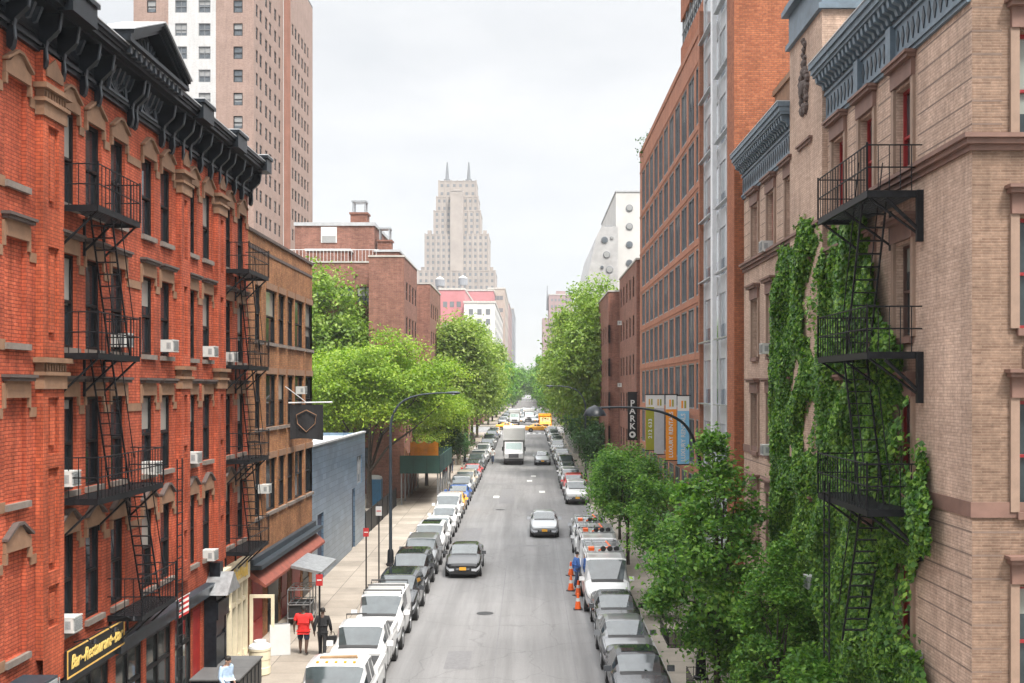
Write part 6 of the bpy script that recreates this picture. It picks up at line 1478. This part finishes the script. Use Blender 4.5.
def person(label, loc, rz, skinm, top, bottom, shorts=False, sleeves=False, step=.18, armsw=.12, bend=0, stout=1.0, hair='hair', h=1.0, near=True, group=None, carry=None):
    P, E = figure(step, armsw, bend, stout, near)
    t = thing('person', label, 'person', loc, rz, group)
    link('body', grow('body', P, E, set(P), skinm, 0, 2 if near else 1), t)
    tn = {'pelvis', 'waist', 'chest', 'neck0', 'shoL', 'shoR', 'elbL', 'elbR'}; mv = {'neck0': (.75, 'chest')}
    if sleeves: tn |= {'wriL', 'wriR'}
    else: mv.update({'elbL': (.75, 'shoL'), 'elbR': (.75, 'shoR')})
    P2 = dict(P); P2['hem'] = (0, -.005, .88, (.165*stout, .125*stout)); tn |= {'hem'}
    link('shirt', grow('shirt', P2, E+[('pelvis', 'hem')], tn, top, .022*stout, 2 if near else 1, mv), t)
    bn = {'pelvis', 'waist', 'hipL', 'hipR', 'kneeL', 'kneeR'}; mv = {}
    mv['waist'] = (.5, 'pelvis')
    if not shorts: bn |= {'calfL', 'calfR', 'ankL', 'ankR'}
    link('shorts' if shorts else 'trousers', grow('trousers', P, E, bn, bottom, .02*stout, 2 if near else 1, mv), t)
    for n in 'LR': link('shoe', grow('shoe', P, E, {'ank'+n, 'toe'+n}, 'cloth_black', .014, 1), t)
    hx, hy, hz = P['head'][:3]; m = MB(); m.lathe([(.088, .0), (.096, .05), (.085, .1), (.05, .13), (.01, .14)], 14, (hx, hy+.02, hz+.01)); m.build('hair', hair, t, smooth=60)
    if near:
        m = MB()
        for sx in (-1, 1): m.lathe([(.0, -.012), (.011, -.008), (.011, .004)], 8, (hx+sx*.032, hy-.088, hz+.012), 1)
        m.build('eyes', 'plastic_black', t); m = MB(); m.prism([(hx-.014, hz-.025), (hx+.014, hz-.025), (hx, hz+.02)], 1, hy-.115, hy-.08); m.box(hx-.024, hx+.024, hy-.093, hy-.08, hz-.052, hz-.043)
        for sx in (-1, 1): m.lathe([(.0, -.03), (.026, -.018), (.02, .0)], 8, (hx+sx*.08, hy+.005, hz), 1)
        m.build('face', skinm, t)
    t.scale = (h, h, h); return t
def sp(x, Y): return (x, Y, gz(Y)+.135)
person('person in red t-shirt and dark shorts walking away on the left pavement', sp(-8.2, 40.0), PI, 'skin_dark', 'cloth_red', 'cloth_navy', shorts=True, stout=1.28, step=.12, armsw=.05)
pb = person('person in black clothes seen from behind, holding a bag, beside the one in red', sp(-7.45, 39.7), PI, 'skin_dark', 'cloth_black', 'cloth_black', sleeves=True, stout=1.05, step=.2)
bg = MB(); bg.box(-.16, .16, -.06, .06, 0, .3); bg.tube([(-.1, 0, .3), (-.06, 0, .44), (.06, 0, .44), (.1, 0, .3)], .012, 5); o = bg.build('shoulder_bag', 'cloth_black', None, (-7.12, 39.8, gz(39.8)+.135+.42), .4); tag(o, 'black bag held by the person in black', 'bag')
pp = person('person in a light blue shirt bending over a paper beside the black pavement box', sp(-9.15, 33.0), -2.2+PI, 'skin_light', 'cloth_paleblue', 'cloth_denim', sleeves=True, step=.05, bend=.35)
pa_ = MB(); pa_.box(-.15, .15, -.11, .11, 0, .012); o = pa_.build('paper', 'white_paint', None, (-8.9, 32.75, gz(33)+.135+1.08), .5); tag(o, 'white paper held by the person in the light blue shirt', 'paper')
person('person in blue work clothes standing beside the white vans by the cones', sp(2.3, 53.2)[:2]+(gz(53.2),), PI*.6, 'skin_light', 'cloth_blue', 'cloth_denim', sleeves=True, step=.1)
FG = 'pedestrians far down the left pavement'
cl = [('red', 'denim'), ('black', 'navy'), ('white', 'denim'), ('black', 'black'), ('pink', 'grey'), ('navy', 'tan'), ('grey', 'black'), ('black', 'denim'), ('white', 'black'), ('navy', 'navy'), ('grey', 'denim')]
protos = {}
for k, (a, b) in enumerate(cl):
    Y = 108+k*6.4+rnd.uniform(-2, 2); x = -8.9+rnd.uniform(-.9, .9)
    lab = f'far pedestrian in {a} top, {b} trousers on the left, {["first", "second", "third", "fourth", "fifth", "sixth", "seventh", "eighth", "ninth", "tenth", "eleventh"][k]} from the camera'
    if not protos: protos['p'] = person(lab, sp(x, Y), 0, 'skin_light', 'cloth_'+a, 'cloth_'+b, near=False, step=.22, armsw=.2, group=FG); o = protos['p']
    else: o = copy_tree(protos['p']); o.location = sp(x, Y); o['label'] = lab; o['group'] = FG; o.rotation_euler = (0, 0, rnd.choice((0, PI))+rnd.uniform(-.3, .3))
    for c in o.children:
        st = c.name.split('.')[0]
        if st in ('shirt', 'trousers'): c.material_slots[0].link = 'OBJECT'; c.material_slots[0].material = M['cloth_'+(a if st == 'shirt' else b)]
# cyclist by the box truck
t = thing('bicycle', 'bicycle ridden by a person in a white top left of the box truck', 'bicycle', (-4.2, 127, gz(127)+.01)); 
for y in (-.5, .5):
    m = MB(); m.tube([(0, y+.33*math.cos(a*PI/8), .34+.33*math.sin(a*PI/8)) for a in range(17)], .02, 5); m.build('wheel', 'tyre', t)
m = MB(); m.tube([(0, -.5, .34), (0, -.38, .95), (-.25, -.36, 1.0)], .02, 5); m.tube([(0, -.38, .95), (.25, -.36, 1.0)], .02, 5); m.tube([(0, -.4, .85), (0, .15, .85), (0, .05, .3), (0, -.4, .8)], .02, 5); m.tube([(0, .05, .3), (0, .5, .34), (0, .15, .85), (0, .18, .95)], .018, 5); m.build('frame', 'cloth_navy', t)
m = MB(); m.prism([(-.08, .95), (.12, .95), (.1, 1.0), (-.08, .99)], 0, -.07, .07); m.build('saddle', 'plastic_black', t)
o = person('person in a white top riding a bicycle left of the box truck', (-4.2, 127.1, gz(127)+.12), 0, 'skin_light', 'cloth_white', 'cloth_denim', near=False, step=.12, armsw=0, bend=.5)
# ---------------------------------------------------------------- street lamps
def street_lamp(label, x, Y, side, path, pr, head, r=.09):
    t = thing('street_lamp', label, 'street lamp', (x, Y, gz(Y)+.135), 0, 'arched street lamps')
    m = MB(); m.lathe([(.24, 0), (.24, .08), (.19, .12), (.16, .75), (.11, .85)], 10); m.build('base', 'black_iron', t, smooth=40)
    m = MB(); m.tube([(0, 0, .8), (0, 0, pr)], [r, r*.8], 10); m.build('pole', 'slate_dark' if head == 'cobra' else 'black_paint', t, smooth=60)
    pts = [Vector((px_*side, 0, z)) for px_, z in path]; fine = []
    for i in range(len(pts)-1):
        p0, p1, p2, p3 = pts[max(0, i-1)], pts[i], pts[i+1], pts[min(len(pts)-1, i+2)]
        for q in range(5):
            u = q/5; fine.append(.5*((2*p1)+(p2-p0)*u+(2*p0-5*p1+4*p2-p3)*u*u+(3*p1-p0-3*p2+p3)*u**3))
    fine.append(pts[-1]); n = len(fine)
    m = MB(); m.tube(fine, [r*.8-(r*.8-.035)*i/n for i in range(n)], 8); m.build('arm', 'slate_dark' if head == 'cobra' else 'black_paint', t, smooth=60)
    e = pts[-1]
    if head == 'cobra':
        m = MB(); m.lathe([(.02, -.1), (.09, .0), (.15, .25), (.17, .5), (.1, .7), (.02, .76)], 12, (0, 0, 0), 0); h = m.build('lamp_head', 'slate_dark', t, (e.x, 0, e.z), 0 if side > 0 else PI, smooth=50); h.scale = (1, 1, .55)
        m = MB(); m.lathe([(.02, -.13), (.12, -.07), (.13, .0)], 12, (.38, 0, -.08)); m.build('lens', 'lamp_glass', h, smooth=50)
    else:
        m = MB(); m.lathe([(.03, .36), (.08, .33), (.2, .28), (.34, .13), (.41, -.02), (.42, -.08), (.38, -.08)], 18); h = m.build('lamp_head', 'black_paint', t, (e.x+.1*side, 0, e.z-.2), smooth=50)
        m = MB(); m.lathe([(.02, -.11), (.2, -.1), (.3, -.082)], 14); m.build('lens', 'ac_grey', h, smooth=50); h.scale = (.92, .92, .8)
    return t
street_lamp('tall street lamp with long arched arm on the left pavement beside the tiled building', KL-.55, 58.8, 1, [(0, 7.3), (.12, 8.0), (.6, 8.7), (1.4, 9.05), (2.4, 9.18), (3.0, 9.2)], 7.3, 'cobra')
street_lamp('near right street lamp with big black bell shade on an arched arm', 5.75, 36.8, -1, [(0, 6.6), (.08, 7.5), (.46, 8.4), (1.05, 8.82), (1.8, 9.02), (2.65, 9.08), (3.45, 9.06)], 6.6, 'bell', .075)
street_lamp('distant left street lamp with arched arm in front of the olive trees', KL-.6, 128, 1, [(0, 6.9), (.12, 7.6), (.6, 8.3), (1.4, 8.75), (2.4, 8.95), (3.1, 8.9)], 6.9, 'cobra')
street_lamp('distant right street lamp with arched arm in front of the bright green trees', KR+.75, 104, -1, [(0, 7.0), (.12, 7.7), (.6, 8.5), (1.4, 8.95), (2.4, 9.1), (3.0, 9.1)], 7.0, 'cobra')
# ---------------------------------------------------------------- sign poles
def sign_pole(label, x, Y, h, plate, w=.3, hh=.45):
    t = thing('sign_pole', label, 'street sign', (x, Y, gz(Y)+.135), 0, 'kerbside sign poles')
    m = MB(); m.tube([(0, 0, -.02), (0, 0, h)], .035, 6); m.build('pole', 'black_iron', t)
    m = MB(); m.box(-w/2, w/2, -.05, -.036, h-hh-.03, h-.03); p = m.build('sign_plate', plate, t); m = MB(); m.box(-w/2+.04, w/2-.04, -.056, -.0505, h-hh*.55-.03, h-hh*.45-.03); m.build('sign_bar', 'white_paint' if plate == 'red_sign' else 'red_sign', p)
sign_pole('thin black pole with a red sign beside the person in black', -7.35, 38.6, 3.2, 'red_sign', .24, .4)
sign_pole('thin black pole with a red sign in front of the silver tiled wall', -7.55, 51.0, 3.1, 'red_sign', .26, .4)
sign_pole('thin black pole with a white sign next to the left street lamp', -7.3, 53.5, 3.8, 'board_white', .3, .45)
# ---------------------------------------------------------------- yard fence, toilet, sidewalk shed
t = thing('yard_fence', 'black mesh fence along the yard beside the tiled low building', 'fence', (XL, Y3+W3+.1, gz(70)+.13), PI/2); Lf = 16.0
m = MB(); m.box(0, Lf, .0, .02, .05, 1.5)
m.build('panel', 'black_iron', t); m = MB(); m.tube([(0, -.02, 1.52), (Lf, -.02, 1.6)], .03, 5); m.build('top_rail', 'black_iron', t)
for k in range(7): m = MB(); m.box(k*Lf/6-.03, k*Lf/6+.03, -.04, -.002, 0, 1.65); m.build('post', 'black_iron', t)
t = thing('portable_toilet', 'blue portable toilet with pale roof standing in the yard behind the fence', 'toilet', (-12.0, 85.5, gz(85)+.12))
m = MB(); m.box(-.55, .55, -.55, .55, .05, 2.1)
for k in range(5): m.box(-.4+k*.18, -.34+k*.18, -.57, -.552, .3, 1.9)
m.build('cabin', 'toilet_blue', t); m = MB(); m.lathe([(.76, 2.103), (.7, 2.25), (.4, 2.36), (.05, 2.4)], 4, (0, 0, 0)); r_ = m.build('roof', 'roof_pale', t); r_.rotation_euler = (0, 0, PI/4)
t = thing('sidewalk_shed', 'dark green sidewalk shed on steel posts covering the left pavement', 'scaffold', (0, 86, gz(86)+.13)); x0, x1, Ls, zb, zt = -10.1, -6.95, 13.0, 2.45, 3.85
m = MB(); m.box(x0, x1, 0, .06, zb, zt); m.box(x1-.06, x1, .061, Ls, zb, zt); m.box(x0, x1, Ls+.001, Ls+.06, zb, zt)
for k in range(4): x = x0+(x1-x0)*k/3; m.box(x-.01, x+.01, -.012, -.001, zb, zt, 1)
for k in range(9): y = Ls*k/8; m.box(x1, x1+.012, y-.01, y+.01, zb, zt, 1)
m.build('parapet', ['green_ply', 'black_iron'], t); m = MB(); m.box(x0+.05, x1-.07, .07, Ls, zb+.02, zb+.2); m.build('deck', 'timber', t)
for k in range(6):
    for x in (x0+.12, x1-.2):
        m = MB(); m.tube([(x, .15+k*(Ls-.3)/5, 0), (x, .15+k*(Ls-.3)/5, zb)], .06, 6); m.box(x-.12, x+.12, .03+k*(Ls-.3)/5, .27+k*(Ls-.3)/5, 0, .04); m.build('post', 'steel_post', t)
for k in range(5):
    for x in (x1-.2, x0+.12): m = MB(); y = .15+k*(Ls-.3)/5; m.tube([(x, y, .4), (x, y+(Ls-.3)/5, 2.2)], .025, 4); m.build('brace', 'steel_post', t)
t = thing('safety_netting', 'bright orange safety netting standing on top of the green sidewalk shed', 'netting', (-9.3, 88, gz(86)+.13+2.66))
m = MB()
for k in range(8): m.face([(k*.28-.2, .1*math.sin(k), 0), ((k+1)*.28-.2, .1*math.sin(k+1), 0), ((k+1)*.28-.2, .1*math.sin(k+1), 2.1+.12*math.sin(k*2+2)), (k*.28-.2, .1*math.sin(k), 2.1+.12*math.sin(k*2))])
m.build('net', 'orange_net', t); 
for k in range(3): m = MB(); m.tube([(k*1.05-.2, .12, 0), (k*1.05-.2, .12, 2.25)], .03, 5); m.build('stake', 'timber', t)
t = thing('board_stack', 'salmon coloured boards leaning on top of the sidewalk shed left of the orange netting', 'boards', (-9.9, 87.2, gz(86)+.13+2.66))
for k in range(4): m = MB(); m.prism([(.0, 0), (.06, 0), (.5, 1.7-.2*k), (.44, 1.7-.2*k)], 0, -.05+k*.13, .07+k*.13); m.build('board', 'salmon_board', t, (0, k*.08, 0))
# ---------------------------------------------------------------- things on the left pavement
t = thing('sandwich_board', 'blank white A-frame board standing on the left pavement near the person in red', 'sign board', sp(-9.1, 40.2), .25)
for s_ in (-1, 1): m = MB(); m.prism([(s_*.02, 1.05), (s_*.05, 1.05), (s_*.36, 0), (s_*.33, 0)], 0, -.36, .36); m.build('panel', 'board_white', t)
m = MB(); m.box(-.3, .3, -.04, .04, 1.052, 1.08); m.build('hinge', 'galvanised', t)
t = thing('planter_drum', 'cream ribbed drum bin with domed lid on the left pavement', 'bin', sp(-9.15, 37.4)); m = MB()
m.lathe([(.33, 0), (.36, .03), (.36, .25), (.345, .27), (.345, .5), (.36, .52), (.36, .8), (.38, .83), (.38, .9)], 20); m.build('drum', 'cream_paint', t, smooth=30); m = MB(); m.lathe([(.385, .903), (.36, .98), (.22, 1.06), (.2, 1.14), (.02, 1.18)], 20); m.build('lid', 'white_paint', t, smooth=40)
t = thing('rack_cart', 'steel wheeled rack cart parked outside the red doors of the tan building', 'cart', sp(-9.35, 45.3), .05)
m = MB()
for x in (-.45, .45):
    for y in (-.8, 0, .8): m.tube([(x, y, .12), (x, y, 1.45)], .025, 5)
for z in (.3, .85, 1.45):
    for x in (-.45, -.15, .15, .45): m.tube([(x, -.8, z), (x, .8, z)], .022, 5)
    for y in (-.8, -.3, .3, .8): m.tube([(-.45, y, z), (.45, y, z)], .022, 5)
m.build('rack', 'galvanised', t); m = MB(); m.box(-.4, .4, -.75, .75, .33, .8); m.build('load', 'plastic_black', t)
for x in (-.4, .4):
    for y in (-.7, .7): m = MB(); m.lathe([(.06, -.02), (.06, .02)], 10, axis=0); m.build('wheel', 'tyre', t, (x, y, .06))
t = thing('pavement_box', 'large black pavement enclosure with grey hatch lid outside the shop windows', 'enclosure', sp(-9.55, 34.9)); m = MB(); m.box(-.72, .72, -1.5, 1.4, 0, .85)
for k in range(6): m.box(.721, .74, -1.4+k*.48, -1.06+k*.48, .08, .78)
m.build('casing', 'black_paint', t); m = MB(); m.box(-.76, .76, -1.54, -.05, .853, .9); m.box(-.76, .76, -.03, 1.44, .853, .9); m.build('lid', 'roof_tar', t)
for k, (x, Y, lab) in enumerate(((-9.5, 31.2, 'black bin lid dome in front of the shop windows under the drop ladder'), (-9.7, 29.4, 'black boxy bin in front of the shop windows, nearest the camera'))):
    t = thing('litter_bin', lab, 'bin', sp(x, Y), .1*k, 'black bins under the shop windows'); m = MB(); m.lathe([(.28, 0), (.32, .9)], 16 if k == 0 else 4); m.build('drum', 'plastic_black', t); m = MB(); m.lathe([(.34, .903), (.3, 1.02), (.15, 1.1), (.02, 1.12)], 16 if k == 0 else 4); m.build('lid', 'plastic_black', t, smooth=40)
t = thing('striped_flag', 'red and white striped flag hanging from the red tenement above the shop windows', 'flag', (XL, 31.6, 4.1), PI/2); m = MB(); m.tube([(0, -.02, .0), (0, -.8, .45)], .018, 5); m.build('pole', 'white_paint', t)
m = MB()
for k in range(7):
    for j in range(4): y0, y1 = -.35-j*.1, -.35-(j+1)*.1; zt_ = lambda y: -y*.56-.02; m.face([(.03*math.sin(j*2), y0, zt_(y0)-.11*k), (.03*math.sin(j*2+2), y1, zt_(y1)-.11*k), (.03*math.sin(j*2+2), y1, zt_(y1)-.11*(k+1)), (.03*math.sin(j*2), y0, zt_(y0)-.11*(k+1))], k % 2)
m.build('cloth', ['red_sign', 'white_paint'], t); t.scale = (.7, .7, .7)
m = MB(); m.box(-.6, .6, -.5, .1, 0, .95)
t = thing('wall_condenser', 'dark condenser unit on a bracket at the left frame edge of the red tenement', 'condenser', (XL+.02, 21.75, 3.55), PI/2); m = MB(); m.box(-.5, .5, -.75, -.05, .1, .95); m.build('casing', 'slate_dark', t); m = MB(); m.box(-.45, .45, -.77, -.752, .15, .9); [m.box(-.5+k*.25-.01, -.5+k*.25+.01, -.79, -.771, .15, .9) for k in range(5)]; m.build('grille', 'ac_grey', t); m = MB(); m.box(-.45, -.4, -.7, -.004, .04, .1); m.box(.4, .45, -.7, -.004, .04, .1); m.build('bracket', 'galvanised', t)
# cones
for k, (x, Y, lab) in enumerate(((2.15, 48.3, 'orange traffic cone nearest the camera beside the front white van'), (2.3, 51.3, 'orange traffic cone, second from the camera beside the front white van'), (2.0, 52.5, 'orange traffic cone set farthest into the road, third from the camera'), (2.15, 56.4, 'orange traffic cone beside the second white van, farthest of the four'))):
    if k == 0:
        cone = thing('traffic_cone', lab, 'traffic cone', (x, Y, gz(Y)+.004), 0, 'orange traffic cones'); m = MB(); m.lathe([(.15, .03), (.095, .36)], 14); m.lathe([(.072, .501), (.045, .7), (.03, .71)], 14); m.build('body', 'cone_orange', cone, smooth=40); m = MB(); m.box(-.2, .2, -.2, .2, 0, .035); m.build('base', 'plastic_black', cone); m = MB(); m.lathe([(.096, .361), (.073, .5)], 14); m.build('reflective_band', 'white_paint', cone, smooth=40); o = cone
    else: o = copy_tree(cone); o.location = (x, Y, gz(Y)+.004); o['label'] = lab
    o.rotation_euler = (0, 0, k*.7)
# ---------------------------------------------------------------- air, sky, sun, camera
hz = MB(); hz.box(-420, 420, -30, 1100, -2, 165); hb = hz.build('haze', 'timber', uv=False); hb['kind'] = 'stuff'
m = bpy.data.materials.new('haze_air'); m.use_nodes = True; nt = m.node_tree; nt.nodes.clear(); out = nt.nodes.new('ShaderNodeOutputMaterial'); v = nt.nodes.new('ShaderNodeVolumePrincipled')
v.inputs['Color'].default_value = (.93, .96, 1.0, 1); v.inputs['Density'].default_value = HAZE; v.inputs['Anisotropy'].default_value = .2; nt.links.new(v.outputs[0], out.inputs['Volume'])
hb.data.materials.clear(); hb.data.materials.append(m)
sc = bpy.context.scene
wd = bpy.data.worlds.new('World'); sc.world = wd; wd.use_nodes = True; nt = wd.node_tree; nt.nodes.clear()
out = nt.nodes.new('ShaderNodeOutputWorld'); bg = nt.nodes.new('ShaderNodeBackground'); bg.inputs['Strength'].default_value = .1; L(nt, bg.outputs[0], out.inputs[0])
sky = N(nt, 'ShaderNodeTexSky', sky_type='NISHITA'); sky.sun_disc = False
SUN_EL, SUN_AZ = math.radians(58), math.radians(148)       # azimuth clockwise from the street direction (+y): sun high over the right-hand roofs, behind the viewer
sky.sun_elevation = SUN_EL; sky.sun_rotation = SUN_AZ
tc = N(nt, 'ShaderNodeTexCoord'); sep = N(nt, 'ShaderNodeSeparateXYZ'); L(nt, tc.outputs['Generated'], sep.inputs[0])
zc = N(nt, 'ShaderNodeMapRange'); L(nt, sep.outputs[2], zc.inputs[0]); zc.inputs[1].default_value = 0.0; zc.inputs[2].default_value = 1.0; zc.inputs[3].default_value = SKY_LO; zc.inputs[4].default_value = SKY_HI
zq = N(nt, 'ShaderNodeMapRange'); L(nt, sep.outputs[2], zq.inputs[0]); zq.interpolation_type = 'SMOOTHSTEP'; zq.inputs[1].default_value = .30; zq.inputs[2].default_value = .85; zq.inputs[3].default_value = SKY_LO; zq.inputs[4].default_value = SKY_HI
mp = N(nt, 'ShaderNodeMapping'); mp.inputs['Scale'].default_value = (1, 1, 2.6); L(nt, tc.outputs['Generated'], mp.inputs[0])
cn = noise(nt, 2.6, 6, .55, mp.outputs[0]); cr = ramp(nt, cn, [(.34, (.84, .86, .885)), (.5, (.945, .955, .965)), (.64, (1.06, 1.06, 1.06))])
vm = N(nt, 'ShaderNodeVectorMath', operation='SCALE'); L(nt, cr, vm.inputs[0]); L(nt, zq.outputs[0], vm.inputs['Scale'])
mx = N(nt, 'ShaderNodeMix', data_type='RGBA'); mx.inputs[0].default_value = .93; L(nt, sky.outputs[0], mx.inputs[6]); L(nt, vm.outputs[0], mx.inputs[7]); L(nt, mx.outputs[2], bg.inputs['Color'])
sl = bpy.data.lights.new('sun', 'SUN'); sl.energy = SUN_E; sl.angle = math.radians(SUN_A); sl.color = (1, .95, .88)
so = bpy.data.objects.new('sun', sl); C.objects.link(so)
d = Vector((math.sin(SUN_AZ)*math.cos(SUN_EL), math.cos(SUN_AZ)*math.cos(SUN_EL), math.sin(SUN_EL)))
so.rotation_euler = d.to_track_quat('Z', 'Y').to_euler(); so.location = d*60
cd = bpy.data.cameras.new('camera'); cam = bpy.data.objects.new('camera', cd); C.objects.link(cam); sc.camera = cam
cam.location = (0, 0, EYE); cam.rotation_euler = (PI/2, 0, 0); cd.sensor_width = 36; cd.lens = FP/1024*36
cd.shift_x = -(VX-512)/1024; cd.shift_y = (VY-341.5)/1024; cd.clip_start = .5; cd.clip_end = 5000
vs = sc.view_settings; vs.view_transform = 'Standard'; vs.look = 'None'; vs.exposure = EXPO; vs.gamma = 1; vs.use_curve_mapping = False
sc.render.engine = 'CYCLES'; cy = sc.cycles; cy.use_denoising = True
try: cy.denoiser = 'OPENIMAGEDENOISE'
except Exception: pass
cy.max_bounces = 6; cy.diffuse_bounces = 3; cy.glossy_bounces = 3; cy.transmission_bounces = 3; cy.volume_bounces = 1; cy.transparent_max_bounces = 8; cy.caustics_reflective = False; cy.caustics_refractive = False
cy.denoising_prefilter = 'ACCURATE'; cy.use_adaptive_sampling = True; cy.adaptive_threshold = .02; cy.sample_clamp_indirect = 6
